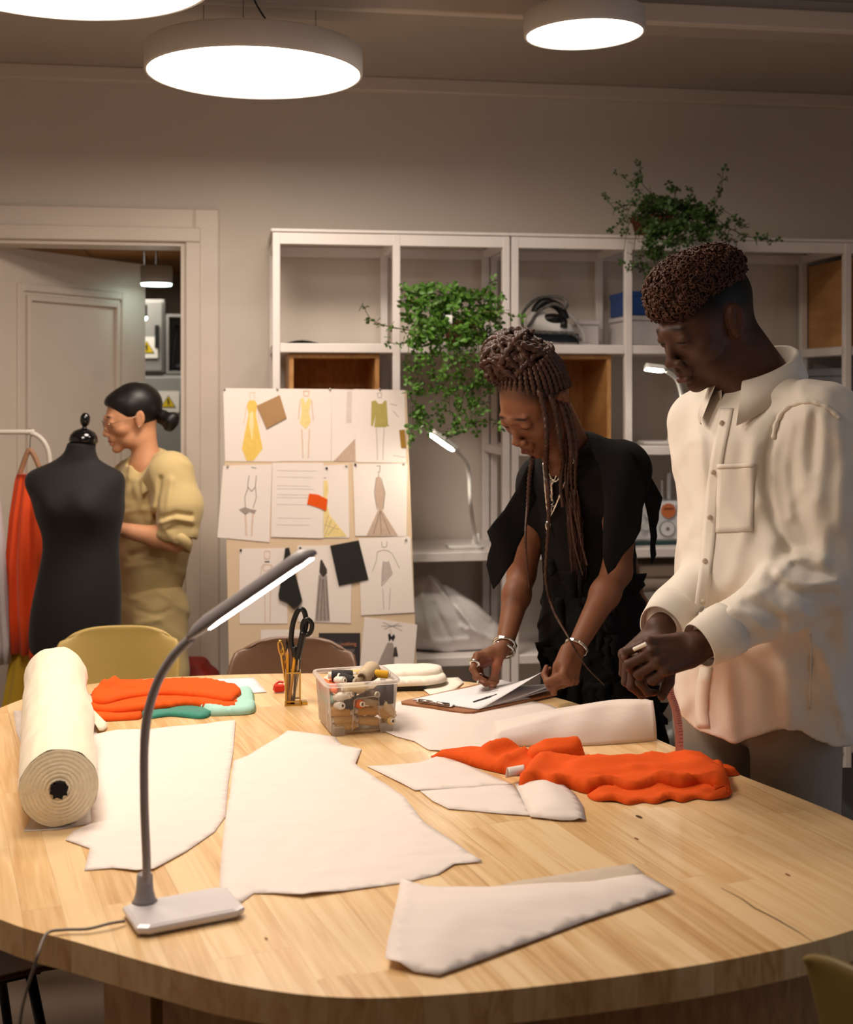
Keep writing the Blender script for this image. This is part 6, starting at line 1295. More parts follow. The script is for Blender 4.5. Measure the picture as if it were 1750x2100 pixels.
# shirt
M_shirt = mat('shirt_white', (232, 222, 208), .8, var=.02, scale=10, bump=.06, bscale=500, sheen=.15)
def flatc(z, dx=0, dy=0): return Vector((.677 + dx, 2.552 + dy, z))
sd = SDF(); FX = (fb, .74)
sd.add(p_cone(flatc(1.33), flatc(1.10, .006), .172, .186, FX)); sd.add(p_cone(flatc(1.10, .006), flatc(.78, .012, .005), .186, .205, (fb, .80)), .03)
sd.add(p_cone(SrM + Vector((.03, -.03, .002)), SlM + Vector((-.02, .02, .004)), .068, .070), .05); sd.add(p_cone(NK1 + Vector((.012, .008, -.062)), flatc(1.36), .074, .12), .045)
sd.add(p_cone(SlM + Vector((-.01, .01, 0)), SlM.lerp(ElM, .55), .078, .072), .016); sd.add(p_cone(SlM.lerp(ElM, .55), ElM + Vector((.008, 0, .0)), .070, .062), .02)
cuL = ElM.lerp(WlM, .80); sd.add(p_cone(ElM + Vector((.006, 0, 0)), ElM.lerp(WlM, .4), .064, .057), .02); sd.add(p_cone(ElM.lerp(WlM, .4), cuL, .057, .046), .012)
sd.add(p_cone(SrM, ErM, .070, .062), .03); cuR = ErM.lerp(WrM, .82); sd.add(p_cone(ErM, cuR, .060, .046), .02)
arm = (WlM - ElM).normalized(); up_ = Vector((0, 0, 1)); nv = arm.cross(Vector((0, -1, 0))).normalized()
def hem(P):
    l = (P - A(CH)) @ A(lb_); return (P[:, 2] - (.806 + .056 * np.minimum(1, (l / .15) ** 2) - .05 * np.clip((l - .13) / .06, 0, 1)))
sd.sub((hem, A(CH + Vector((0, 0, -.45))), .45), .004)
sd.sub(p_cone(NK1 + Vector((.0, .0, .02)), NK1 + Vector((-.03, -.02, .2)), .066, .075), .01)
WB = [((.8, -.4, .12), .105, .0055, 1.1, .55), ((.9, .3, -.25), .15, .006, 2.7, .6), ((.35, -.5, .6), .075, .0030, .3, .7), ((-.6, .2, .7), .12, .004, 4.1, .6)]
FM = [([(1626, 1140), (1660, 1142), (1690, 1152)], 12, 0.0088), ([(1628, 1160), (1665, 1172), (1705, 1178)], 9, -0.0068), ([(1597, 1172), (1620, 1190), (1655, 1202), (1715, 1195)], 12, 0.0095), ([(1612, 1160), (1600, 1172)], 11, 0.0054), ([(1600, 1200), (1650, 1222), (1710, 1216)], 11, -0.0068),
      ([(1547, 1214), (1575, 1226), (1600, 1248), (1614, 1258)], 12, 0.0082), ([(1575, 1205), (1560, 1212)], 11, 0.0048), ([(1530, 1240), (1570, 1252), (1600, 1272)], 11, -0.0054), ([(1500, 1248), (1540, 1262), (1570, 1290)], 11, 0.0054), ([(1620, 1240), (1660, 1262)], 14, 0.0061), ([(1490, 1300), (1540, 1310), (1600, 1290)], 12, -0.0041),
      ([(1600, 860), (1575, 930), (1572, 1000), (1588, 1070), (1622, 1135)], 9, -0.0082), ([(1655, 850), (1640, 930), (1645, 1000)], 14, 0.0054), ([(1690, 850), (1690, 930), (1680, 1020)], 14, 0.0054), ([(1672, 850), (1668, 960)], 11, -0.0048), ([(1720, 870), (1728, 960), (1722, 1080)], 14, 0.0054), ([(1625, 870), (1612, 960), (1620, 1060)], 12, 0.0048), ([(1640, 1040), (1660, 1110)], 14, -0.0041), ([(1700, 1080), (1690, 1140)], 14, 0.0048),
      ([(1530, 900), (1512, 990)], 16, -0.0041), ([(1560, 870), (1540, 960)], 16, 0.0041), ([(1570, 1060), (1530, 1180), (1500, 1230)], 19, -0.0048), ([(1545, 1040), (1500, 1190)], 16, 0.0041), ([(1590, 1110), (1560, 1190)], 16, 0.0048), ([(1440, 900), (1448, 1060), (1440, 1170)], 12, 0.0034), ([(1420, 920), (1424, 1100)], 12, -0.0034),
      ([(1700, 1290), (1660, 1380), (1655, 1460)], 19, -0.0041), ([(1690, 1330), (1720, 1440), (1735, 1500)], 14, 0.0061), ([(1660, 1300), (1690, 1360)], 14, 0.0048), ([(1500, 1390), (1500, 1490)], 22, 0.0041), ([(1560, 1360), (1590, 1400), (1580, 1480)], 22, -0.0041), ([(1610, 1380), (1625, 1470)], 19, 0.0041), ([(1470, 1400), (1465, 1490)], 14, -0.0034), ([(1540, 820), (1590, 800), (1640, 800)], 14, 0.0027), ([(1560, 840), (1600, 820)], 12, -0.0034)]
me = sd.mesh(.0042, lambda P: wob(P, WB) + pridge(P, FM), name='shirt', zmin=.70); shirt = link('shirt', me, M_shirt, man); bS = bvh_of(me)
# cuffs
def cuff(W, E, r0, r1, c0, c1, name='cuff'):
    d = (W - E).normalized(); x_ = d.orthogonal().normalized(); y_ = d.cross(x_); rows = []
    for t_, r_ in ((c0 - .002, r0 * .96), (c0, r0 * 1.04), (c0 + .3 * (c1 - c0), r0 * 1.05), (c1, r1), (c1 + .001, r1 * .95), (c1 - .02, r1 * .9)):
        rows.append([E + d * t_ + (x_ * math.cos(a) + y_ * math.sin(a)) * r_ * (1 + .03 * math.sin(3 * a + 1)) for a in [2 * PI * k / 40 for k in range(40)]])
    return MB().grid(rows, True).build(name, M_shirt, shirt, True)
LL = (WlM - ElM).length; cuff(WlM, ElM, .048, .042, LL * .74, LL * .965); LR = (WrM - ErM).length; cuff(WrM, ErM, .049, .044, LR * .76, LR * .97)
# collar: stand and fall around the neck
rows = []; NC = Vector((.668, 2.552, 0))
for k in range(41):
    ph = math.radians(-158 + 316 * k / 40); dr_ = -fb * math.cos(ph) + lb_ * math.sin(ph); fz = (1 - math.cos(ph)) / 2; en = max(0, abs(ph) - 1.9) / .86
    zt = 1.572 - .076 * fz; row_ = []
    for r_, z in ((.072, zt - .06), (.071, zt - .004), (.075, zt), (.082, zt - .003), (.091 + .008 * en, zt - .028 - .012 * en), (.099 + .020 * en, zt - .050 - .036 * en), (.095 + .020 * en, zt - .052 - .036 * en)):
        row_.append(NC + Vector((-.012 * fz, -.008 * fz, 0)) + dr_ * r_ + Vector((0, 0, z)))
    rows.append(row_)
MB().grid(rows).build('collar', M_shirt, shirt, True)
# placket, buttons, pocket, seams
pl = [(1492, 838), (1484, 880), (1474, 930), (1465, 990), (1460, 1050), (1454, 1110), (1447, 1170), (1440, 1220), (1434, 1262)]
patch(bS, [[(x - 13, y), (x - 5, y), (x + 5, y), (x + 13, y)] for x, y in [(p.x, p.y) for p in catmull([(a, b, 0) for a, b in pl], 4)]], 'placket', M_shirt, shirt)
pl2 = [(1450, 1368), (1444, 1400), (1441, 1430), (1440, 1460), (1442, 1482), (1444, 1492)]; patch(bS, [[(x - 13, y), (x, y), (x + 13, y)] for x, y in pl2], 'placket', M_shirt, shirt)
M_btn = mat('button', (214, 196, 172), .3)
for x, y in ((1484, 870), (1467, 968), (1458, 1060), (1448, 1152), (1438, 1236)):
    c = cast(bS, x, y, .006)
    if c: MB().ball(c, (.0055, .003, .0055), 12, 6).build('button', M_btn, shirt, True)
q4 = lambda u, v: (1474 + 75 * u - 4 * v, 952 + 140 * v - (3 * u))
patch(bS, [[q4(u / 8, v / 12) for u in range(9)] for v in range(13)], 'pocket', M_shirt, shirt, .0030, .0016)
patch(bS, [[q4(u / 8, v) for u in range(9)] for v in (.0, .03, .06)], 'pocket_hem', M_shirt, shirt, .0046, .0012)
sm_ = [p for p in (cast(bS, x, y, .002) for x, y in [(q.x, q.y) for q in catmull([(1588, 900, 0), (1592, 868, 0), (1612, 840, 0), (1640, 826, 0), (1672, 826, 0), (1700, 838, 0), (1722, 858, 0)], 5)]) if p]
MB().tube(sm_, [.0045 + .0012 * math.sin(i * 1.9) for i in range(len(sm_))], 6).build('shoulder_seam', M_shirt, shirt, True)
sm_ = [p for p in (cast(bS, x, y, .0005) for x, y in ((1664, 1300), (1664, 1340), (1663, 1380), (1662, 1420), (1662, 1455))) if p]
if len(sm_) > 2: MB().tube(sm_, .0014, 5).build('side_seam', M_shirt, shirt, True)
# trousers
M_trs = mat('trousers_grey', (160, 148, 134), .85, var=.04, bump=.06, bscale=400); sd = SDF()
sd.add(p_cone(PV + Vector((0, 0, .06)), PV + Vector((0, 0, .0)), .150, .150, (fb, .75)))
for h, q in ((HL_ + Vector((-.01, .01, -.02)), 1), (HR_ - lb_ * .045 + Vector((0, 0, -.02)), 1)): limb(sd, [h, Vector((h.x, h.y, .5)), Vector((h.x + .015, h.y + .015, .05))], [.092, .082, .075], .012)
link('trousers', sd.mesh(.007, lambda P: wob(P, [((.8, -.5, .1), .12, .006, .6, .4)]), zmin=.02), M_trs, man)
M_shoe = mat('shoe_dark', (34, 30, 28), .5)
for h in (HL_, HR_): shoe(man, Vector((h.x + .02, h.y + .02, 0)), fb, M_shoe)
# what he holds: chalk pencil and measuring tape
ck = MB(); ck.tube([px(1300, 1332, 2.232), px(1326, 1320, 2.222)], .0034, 8); ck.build('chalk_pencil', mat('chalk', (246, 236, 224), .6), None, label='short white chalk pencil held in the man\'s fingers', cat='pencil')
tp_ = thing('measuring_tape', 'pink measuring tape hanging from the man\'s hands', 'measuring tape', px(1380, 1430, 2.33)); M_tape = mat('tape_pink', (240, 166, 148), .6)
tc = catmull([px(1360, 1372, 2.30), px(1370, 1395, 2.31), px(1374, 1420, 2.32), px(1383, 1445, 2.325), px(1389, 1468, 2.33), px(1393, 1500, 2.335), px(1394, 1540, 2.34)], 6)
MB().grid([[p + Vector((-.008, -.003, 0)), p + Vector((.008, .003, .001))] for p in tc]).build('ribbon', M_tape, tp_, True)
m_ = MB()
for i in range(2, len(tc) - 2, 1): m_.box(tc[i] + Vector((.003, -.0012, 0)), (.006 if i % 3 else .010, .0006, .0008), rotz(.35))
m_.build('tick_marks', MATS['pencil_grey'] if False else mat('tape_print', (120, 60, 56), .7), tp_, kind='stuff')
# ================================================================== the woman in black with braids
wom = thing('person', 'woman in black with long braids, leaning over a clipboard', 'person', (.43, 3.25, 0))
fw = Vector((-.574, -.819, 0)); rw_ = Vector((-.819, .574, 0)); sd = SDF(); spots = []
yw, pt = math.radians(50), math.radians(40); fh = Vector((-math.sin(yw), -math.cos(yw), 0)); hfw = fh * math.cos(pt) - Vector((0, 0, 1)) * math.sin(pt); RW = frame(hfw, (.10, 0, 1)); SW = .985
OW = px(1077, 877, 2.985) - RW @ (Vector((-.032, .088, -.002)) * SW)
HW = head(sd, OW, RW, SW, spots, 1.15, 1.2, .86, .004, (26, 16, 12), (104, 58, 48)); RWn = np.array(RW)
NB1 = px(1172, 925, 3.13); sd.add(p_cone(HW(0, -.04, -.03), NB1, .047, .050), .03); sd.add(p_cone(HW(0, .01, -.07), px(1150, 950, 3.10), .028, .04), .03)
SlW, SrW = px(1280, 962, 3.07), px(1112, 992, 3.24); ElW, WlW = px(1266, 1172, 3.08), px(1181, 1330, 2.935); ErW, WrW = px(1070, 1178, 3.27), px(1034, 1328, 3.09)
CW_ = px(1195, 1040, 3.19); PW_ = px(1235, 1400, 3.30); PW_.z = .86
limb(sd, [SlW, SlW.lerp(ElW, .5), ElW, ElW.lerp(WlW, .3), WlW], [.044, .040, .034, .034, .0205]); limb(sd, [SrW, SrW.lerp(ErW, .5), ErW, ErW.lerp(WrW, .3), WrW], [.044, .040, .034, .034, .0205])
s2 = SDF(); s2.add(p_cone(SlW, SrW, .05, .05), .04); s2.add(p_cone(CW_, PW_, .115, .13, (fw, .75)), .05); s2.add(p_cone(CW_ + Vector((0, 0, .05)), NB1, .08, .05), .04)
hips = (PW_ - rw_ * .08, PW_ + rw_ * .08)
for h in hips: limb(s2, [h, Vector((h.x, h.y, .46)), Vector((h.x + .02, h.y + .02, .06))], [.085, .055, .038], .03)
fR = px(974, 1360, 3.06) - WrW; hr = hand(sd, WrW - fR.normalized() * .004, fR, (-.35, .60, .72), -1, ((38, 52, 30), (58, 55, 34), (66, 58, 36), (70, 56, 36)), ((0, -.30, -.45, -.84), (0, -.22, -.12, -.97), (0, -.14, .0, -.99)), .93, (.22, .04, -.08, -.2), spots, (176, 122, 104))
fL = px(1166, 1388, 2.90) - WlW; hl = hand(sd, WlW - fL.normalized() * .004, fL, (.72, -.62, .10), 1, ((62, 78, 40), (66, 80, 42), (68, 80, 44), (70, 78, 46)), ((0, -.50, -.35, -.80), (0, -.22, -.2, -.95), (0, -.10, -.1, -.98)), .93, (.08, .02, -.04, -.1), spots, (160, 108, 92))
print('HANDDIR', hr['frame'][1], hl['frame'][1])
spots.insert(0, (HW(0, -.040, .060), RWn, [.105 * SW, .103 * SW, .066 * SW], (22, 15, 12), .10))
spots.append((hr['thumb'][3] + hr['frame'][1] * .005 + hr['frame'][0] * .004, None, [.008] * 3, (190, 138, 120), .3))
f_, l_, n_ = hr['frame']; spots.append((WrW + f_ * .05 - n_ * .022, None, [.034, .03, .02], (152, 88, 66), .5))
me = join_me(sd.mesh(.0026, name='body'), s2.mesh(.01, zmin=.03)); paint(me, (122, 78, 54), spots); link('body', me, skin('skin_woman', None), wom)
# black sleeveless dress with loose cape sleeves
M_blk = mat('dress_black', (20, 18, 17), .9, var=.1, bump=.10, bscale=350, spec=.2); sd = SDF(); FX = (fw, .72)
sd.add(p_cone(px(1190, 985, 3.16), px(1205, 1120, 3.21), .118, .112, FX)); sd.add(p_cone(px(1205, 1120, 3.21), px(1222, 1300, 3.27), .112, .140, FX), .04); sd.add(p_cone(px(1222, 1300, 3.27), Vector((.455, 3.30, .42)), .140, .185, (fw, .8)), .04)
sd.add(p_cone(SrW, SlW, .052, .054), .07); sd.add(p_cone(SlW, SlW.lerp(ElW, .3), .053, .050), .05); sd.add(p_cone(SrW, SrW.lerp(ErW, .3), .050, .048), .05); sd.add(p_cone(NB1 + Vector((0, 0, -.02)), CW_, .062, .10), .04)
sd.sub(p_cone(NB1 + Vector((-.005, -.01, .005)), NB1 + Vector((-.06, -.06, .15)), .050, .07), .01)
WBW = [((.9, -.4, .1), .07, .0055, .4, .6), ((.5, .6, .6), .09, .004, 1.7, .6), ((-.5, .3, .8), .05, .0028, 3.3, .6)]
me = sd.mesh(.005, lambda P: wob(P, WBW) * np.clip((1.18 - P[:, 2]) / .2, .15, 1.4), name='dress', zmin=.40); dress = link('dress', me, M_blk, wom); bW = bvh_of(me)
dl = lambda x, y: 3.135 + .0004 * (x - 1050) + .012 * ((x - 1060) / 50) ** 2 + .05 * max(0, (960 - y) / 40) ** 1.5 + .006 * math.sin((x - .4 * y) / 16)
sl = [(1100, 925), (1085, 945), (1062, 1000), (1035, 1045), (1012, 1072), (999, 1090), (1004, 1104), (1008, 1116), (1001, 1138), (998, 1158), (1005, 1190), (1012, 1209), (1024, 1196), (1040, 1170), (1053, 1152), (1062, 1122), (1078, 1090), (1088, 1050), (1110, 1000), (1130, 950)]
panel('sleeve', sl, dl, M_blk, dress, 7, 1); panel('sleeve', [(1110, 925), (1085, 950), (1060, 1005), (1030, 1055), (1004, 1092), (1012, 1120), (1006, 1150), (1020, 1180), (1044, 1150), (1070, 1100), (1100, 1040), (1130, 960)], lambda x, y: 3.34 - .0004 * (x - 1050), M_blk, dress, 9, 1)
dr2 = lambda x, y: 2.992 + .016 * ((x - 1268) / 55) ** 2 + .05 * max(0, (935 - y) / 45) ** 1.5 + .006 * math.sin((x + .3 * y) / 17)
panel('sleeve', [(1205, 893), (1235, 896), (1268, 905), (1290, 922), (1310, 958), (1326, 992), (1330, 1012), (1319, 1034), (1317, 1060), (1314, 1088), (1300, 1114), (1278, 1138), (1262, 1165), (1247, 1178), (1241, 1160), (1236, 1140), (1237, 1090), (1240, 1030), (1232, 960), (1212, 920)], dr2, M_blk, dress, 7, 1)
panel('sleeve', [(1280, 915), (1300, 925), (1326, 962), (1345, 995), (1359, 1021), (1352, 1050), (1351, 1066), (1346, 1082), (1348, 1100), (1344, 1118), (1346, 1138), (1337, 1157), (1334, 1130), (1335, 1100), (1330, 1062), (1324, 1036), (1321, 1020), (1300, 970)], lambda x, y: 3.06 + .0009 * (x - 1300), M_blk, dress, 6, 1)
r5 = random.Random(2)
for i in range(46):           # torn edges sewn onto the skirt
    x, y = r5.uniform(1096, 1350), r5.uniform(1130, 1420); c = cast(bW, x, y, .003)
    if c is None: continue
    L_ = r5.uniform(.04, .09); w_ = r5.uniform(.012, .03); sx = Vector((1, .35, 0)).normalized(); rows = []
    for k in range(6):
        t_ = k / 5; b_ = c + Vector((.004 * math.sin(k + i), -.004 - .010 * t_ * t_, -L_ * t_)); ww = w_ * (1 - .75 * t_ ** 2); rows.append([b_ - sx * ww * (1 + .3 * math.sin(3 * k + i)), b_ + Vector((0, -.004, 0)), b_ + sx * ww * (1 + .3 * math.cos(2 * k + i))])
    solidify(MB().grid(rows).build('fabric_strip', M_blk, dress, True), .0012)
for x, y0_ in ((1092, 1180), (1092, 1225), (1090, 1270), (1088, 1310), (1090, 1350), (1352, 1180), (1362, 1230), (1366, 1290), (1368, 1350), (1371, 1400), (1368, 1440)):
    b_ = cast(bW, x + (14 if x < 1200 else -14), y0_, .0)
    if b_ is None: continue
    sx = -1 if x < 1200 else 1; rows = [[b_ + Vector((sx * q * .012 * (1 + .6 * math.sin(k * 1.9 + y0_)), -.004, -.014 * k)) for q in (-.6, .4, 1.2)] for k in range(5)]
    solidify(MB().grid(rows).build('fabric_strip', M_blk, dress, True), .0014)
shoes = [shoe(wom, Vector((h.x + .02, h.y + .02, 0)), fw, M_shoe) for h in hips]
# braids
M_brd = mat('braid_brown', (66, 41, 30), .5, var=.45, scale=70, spec=.4); r6 = random.Random(4)
BC = px(1060, 736, 3.035); upW = RW.col[2]; 
ba_ = (HW(0, -.02, .12) - HW(0, -.02, .0)).normalized(); bax = (BC - HW(0, -.03, .05)).normalized()
hairb = thing('tmp', None, None); bpy.data.objects.remove(hairb)
def brd(path, r, taper=1.0): return braid(path, r, taper).build('braid', M_brd, wom, True)
X1 = bax.orthogonal().normalized(); Y1 = bax.cross(X1)
sd = SDF(); sd.add(p_ell(BC, (.066, .060, .046))); sd.add(p_cone(BC - bax * .02, HW(0, -.035, .06), .046, .052), .02); sd.add(p_ell(HW(0, -.030, .048), (.0765 * SW, .088 * SW, .070 * SW), RWn), .01); sd.sub(p_ell(HW(0, .088, .030), (.072, .055, .062), RWn), .008)
link('hair_base', sd.mesh(.005), mat('hair_black', (20, 13, 11), .6, spec=.3), wom)
for i in range(54):                 # coils of the bun
    ax_ = Vector((r6.gauss(0, 1), r6.gauss(0, 1), r6.gauss(0, 1))).normalized() if i > 14 else (bax + X1 * r6.uniform(-.5, .5) + Y1 * r6.uniform(-.5, .5)).normalized()
    a_ = ax_.orthogonal().normalized(); b_ = ax_.cross(a_); h = r6.uniform(-.6, .6); ph = r6.uniform(0, 6.28); sp_ = r6.uniform(2.6, 4.8); P = []; gr_ = r6.uniform(.84, 1.10)
    for k in range(9):
        an = ph + sp_ * k / 8; hh = h + .35 * (k / 8 - .5); q = math.sqrt(max(.05, 1 - min(.95, abs(hh)) ** 2)); d = (a_ * math.cos(an) + b_ * math.sin(an)) * q + ax_ * hh; P.append(BC + Vector((d.x * .082, d.y * .076, d.z * .064)) * gr_)
    brd(P, .0082)
for i in range(32):                 # braids drawn up from hairline, temples and nape
    a = -2.75 + 5.5 * i / 31; s0_ = HW(.078 * math.sin(a) * .98, -.020 + .090 * math.cos(a) * (.84 if abs(a) < 1.2 else .92), .052 - .055 * (1 - math.cos(a)) / 2 + .018 * math.cos(a))
    m0 = HW(.058 * math.sin(a), -.035 + .050 * math.cos(a), .108); e0_ = BC - bax * .042 + (m0 - HW(0, -.03, .10)).normalized() * .058
    c_ = HW(0, -.025, .03); m1 = s0_.lerp(m0, .5); m1 = m1 + (m1 - c_).normalized() * .012
    brd([s0_, m1, m0 + (m0 - c_).normalized() * .008, e0_, e0_ + bax * .03 + (BC - e0_) * .3], .0054)
for i, (P, r_, tp2) in enumerate((([(1078, 775), (1105, 800), (1118, 850), (1122, 900), (1121, 950), (1124, 1000), (1126, 1060), (1122, 1130), (1120, 1190), (1135, 1250), (1165, 1305), (1185, 1340), (1205, 1370), (1240, 1405)], .0078, .22), ([(1100, 770), (1128, 810), (1142, 860), (1150, 910), (1156, 950), (1150, 990), (1155, 1040)], .0078, .6), ([(1120, 780), (1150, 830), (1165, 880), (1172, 930), (1172, 980), (1178, 1040), (1190, 1100), (1205, 1160)], .0070, .3), ([(1128, 780), (1160, 830), (1176, 880), (1182, 930), (1180, 980), (1184, 1040), (1192, 1100)], .0070, .4),
                                  ([(1060, 790), (1085, 830), (1086, 880)], .001, 1), ([(1092, 938), (1086, 980), (1082, 1040), (1078, 1100), (1082, 1160), (1086, 1206)], .0048, .25), ([(1125, 775), (1156, 830), (1170, 890), (1168, 950), (1165, 1000), (1172, 1060), (1180, 1120), (1196, 1180)], .0055, .3), ([(1110, 778), (1140, 830), (1158, 880), (1163, 930), (1160, 980), (1168, 1030), (1176, 1090)], .0055, .3))):
    if r_ < .002: continue
    n_p = len(P); Q = []
    for k, (x, y) in enumerate(P):
        c = cast(bW, x, y, .008); yy = 3.0 + .03 * (i % 3) if y < 950 else None
        Yv = (2.965 + .012 * i if y < 940 else (min(c.y - .006, 3.06) if c else 2.99)); 
        if i == 0 and y > 1290: Yv = 2.89
        if k == 0: Yv = 3.05
        Q.append(px(x, y, Yv))
    brd(Q, r_, tp2)
m_ = MB()                           # loose ends below the braids
for i in range(70):
    x0_, y0_ = 1166 + r6.uniform(-8, 22), 1010 + r6.uniform(-20, 60); P = []
    for k in range(6):
        t_ = k / 5; x, y = x0_ + (8 + r6.uniform(-3, 12)) * t_ + (y0_ - 1010) * .1, y0_ + (90 + r6.uniform(0, 60)) * t_; c = cast(bW, x, y, .010); P.append(px(x, y, (c.y if c else 3.06) - .004 - .004 * (i % 4)))
    m_.tube(P, [.0012, .0014, .0013, .0011, .0008, .0003], 4)
m_.build('loose_hair', M_brd, wom, True, kind='stuff')
# jewellery
def chain(pts, r, name, parent, m=M_silver, n=6):
    Q = [c for c in (cast(bW, x, y, .006) for x, y in [(q.x, q.y) for q in catmull([(a, b, 0) for a, b in pts], 8)]) if c]
    if len(Q) < 3: return None
    return MB().tube(Q, [r * (1 + .45 * (i % 2)) for i in range(len(Q))], n).build(name, m, parent, True)
def necklace(label): return thing('necklace', label, 'necklace', CW_, 0, 'silver necklaces of the woman in black')
def pend(x, y, rx, rz, parent):
    c = cast(bW, x, y, .008)
    if c: MB().ball(c, (rx, .003, rz), 14, 8).build('pendant', M_silver, parent, True)
nk = necklace('shortest silver chain necklace with a knot pendant'); chain([(1190, 880), (1188, 900), (1178, 930), (1160, 960), (1145, 985), (1134, 978), (1126, 955), (1121, 935)], .0022, 'chain', nk); pend(1134, 988, .008, .011, nk)
nk = necklace('longest silver rope necklace ending in a crescent pendant'); chain([(1186, 905), (1176, 950), (1160, 990), (1145, 1030), (1131, 1058), (1126, 1040), (1122, 1000), (1119, 950)], .0024, 'chain', nk); pend(1130, 1076, .0085, .013, nk)
nk = necklace('thin silver chain necklace with an ankh pendant'); chain([(1182, 900), (1165, 935), (1148, 965), (1136, 990), (1130, 965), (1127, 945)], .0016, 'chain', nk); chain([(1134, 985), (1135, 1000), (1136, 1025)], .003, 'drop', nk); pend(1135, 1012, .005, .014, nk)
c = cast(bW, 1135, 1032, .008)
if c:
    m_ = MB(); m_.tube(catmull([c + Vector((.005 * math.sin(a), 0, .006 + .007 * math.cos(a))) for a in [2 * PI * k / 8 for k in range(8)]], 3, True), .0014, 6, closed=True); m_.box(c + Vector((0, 0, -.004)), (.016, .003, .003)); m_.box(c + Vector((0, 0, -.009)), (.003, .003, .018)); m_.build('ankh_pendant', M_silver, nk)
def bangle(Wp, d, r, w, name, lab, cat, m=M_silver, tilt=0, parent=None, n=36, knob=.25):
    d = Vector(d).normalized(); x_ = d.orthogonal().normalized(); y_ = d.cross(x_); d2 = (d + x_ * tilt).normalized(); x_ = (x_ - d2 * x_.dot(d2)).normalized(); y_ = d2.cross(x_)
    pts = [Wp + (x_ * math.cos(a) + y_ * math.sin(a)) * r for a in [2 * PI * k / n for k in range(n)]]
    mb = MB(); mb.tube(pts, [w * (1 + knob * math.sin(k * 2.1)) for k in range(n)], 8, closed=True); return mb.build(name, m, parent, True, label=lab, cat=cat)
dR = (WrW - ErW).normalized(); dL = (WlW - ElW).normalized()
for k, (o_, tl, w_, lb) in enumerate(((-.012, .1, .0032, 'thick silver bangle highest on the wrist over the clipboard'), (-.004, -.15, .0026, 'silver bangle second from the top on the wrist over the clipboard'), (.004, .25, .0028, 'slanting silver bangle third from the top on that wrist'), (.010, -.05, .0022, 'thin silver bangle nearest the hand over the clipboard'))): tag(bangle(WrW + dR * o_, dR, .0275, w_, 'bangle', lb, 'bangle', tilt=tl), group='silver bangles on one wrist')
br = thing('chain_bracelet', 'silver link bracelet on the hand lifting the page', 'bracelet', WlW)
d = dL; x_ = d.orthogonal().normalized(); y_ = d.cross(x_)
for k in range(14):
    a = 2 * PI * k / 14; c = WlW - d * .004 + (x_ * math.cos(a) + y_ * math.sin(a)) * .0262; tdir = (-x_ * math.sin(a) + y_ * math.cos(a)); ndir = (x_ * math.cos(a) + y_ * math.sin(a)); Rl = Matrix((tdir, d, ndir)).transposed(); MB().box(c, (.0125, .0075, .004), Rl, .001).build('link', M_silver, br)
fg = hr['fingers']
def ringon(p, q, t_, r, w, lab): bangle(p.lerp(q, t_), q - p, r, w, 'finger_ring', lab, 'ring', n=20, knob=.15)
ringon(fg[0][0], fg[0][1], .55, .0098, .0042, 'wide silver ring on the index finger over the clipboard'); ringon(fg[1][1], fg[1][2], .4, .0090, .0024, 'thin silver ring on the middle finger over the clipboard'); ringon(fg[2][0], fg[2][1], .75, .0090, .0028, 'silver ring on the ring finger over the clipboard')
# ================================================================== the woman in tan behind the dress form
tan = thing('person', 'woman in tan shirt and trousers with round glasses, behind the dress form', 'person', (-.93, 4.42, 0))
ft = Vector((-.74, -.67, 0)); lt = Vector((.67, -.74, 0)); sd = SDF(); spots = []
yw, pt = math.radians(66), math.radians(12); fh = Vector((-math.sin(yw), -math.cos(yw), 0)); RT = frame(fh * math.cos(pt) - Vector((0, 0, 1)) * math.sin(pt), (0, 0, 1)); ST = .92; RTn = np.array(RT)
OT = px(287, 858, 4.30) - RT @ (Vector((-.0785, -.016, -.004)) * ST)
HT = head(sd, OT, RT, ST, spots, .9, 1.0, .84, .010, (44, 28, 20), (176, 96, 80))
NT = px(300, 950, 4.36); sd.add(p_cone(HT(0, -.040, -.04), NT, .040, .042), .03); sd.add(p_cone(px(302, 978, 4.385), px(306, 1060, 4.40), .085, .118, (ft, .8)), .04)
SlT, SrT = px(350, 972, 4.27), px(268, 985, 4.52); ElT, WlT = px(360, 1108, 4.24), px(246, 1086, 4.20); ErT, WrT = px(240, 1100, 4.52), px(215, 1085, 4.30)
limb(sd, [ElT + Vector((0, 0, .03)), ElT, ElT.lerp(WlT, .35), WlT], [.036, .037, .034, .024]); limb(sd, [ErT, WrT], [.034, .024])
for Wp, td in ((WlT, 1), (WrT, -1)): hand(sd, Wp, px(205, 1082, 4.20) - Wp if td > 0 else (-.6, -.7, .1), (-.2, -.6, .75), td, ((20, 30, 20),) * 4, ((.6, .6, -.4), (.8, .3, -.4), (.9, .1, -.3)), .9, spots=spots, nailc=(222, 170, 150))
CT = px(312, 1040, 4.40); PT_ = px(308, 1240, 4.45); s2 = SDF(); s2.add(p_cone(CT, PT_, .10, .115, (ft, .75))); s2.add(p_cone(SlT, SrT, .045, .045), .04); s2.add(p_cone(SlT, ElT, .04, .034), .03); s2.add(p_cone(SrT, ErT, .04, .034), .03); hips = (PT_ + lt * .075, PT_ - lt * .075)
for h in hips: limb(s2, [h, Vector((h.x, h.y, .42)), Vector((h.x, h.y, .06))], [.08, .05, .038], .03)
me = join_me(sd.mesh(.0034, name='body'), s2.mesh(.012, zmin=.03)); paint(me, (206, 148, 110), spots); link('body', me, skin('skin_tan', None), tan)
M_hb = mat('hair_smooth', (20, 16, 14), .42, var=.25, scale=30, spec=.5, stretch=(1, 6, 6)); sd = SDF(); E2 = lambda c, r, k=.012: sd.add(p_ell(HT(*c), [q * ST for q in r], RTn), k)
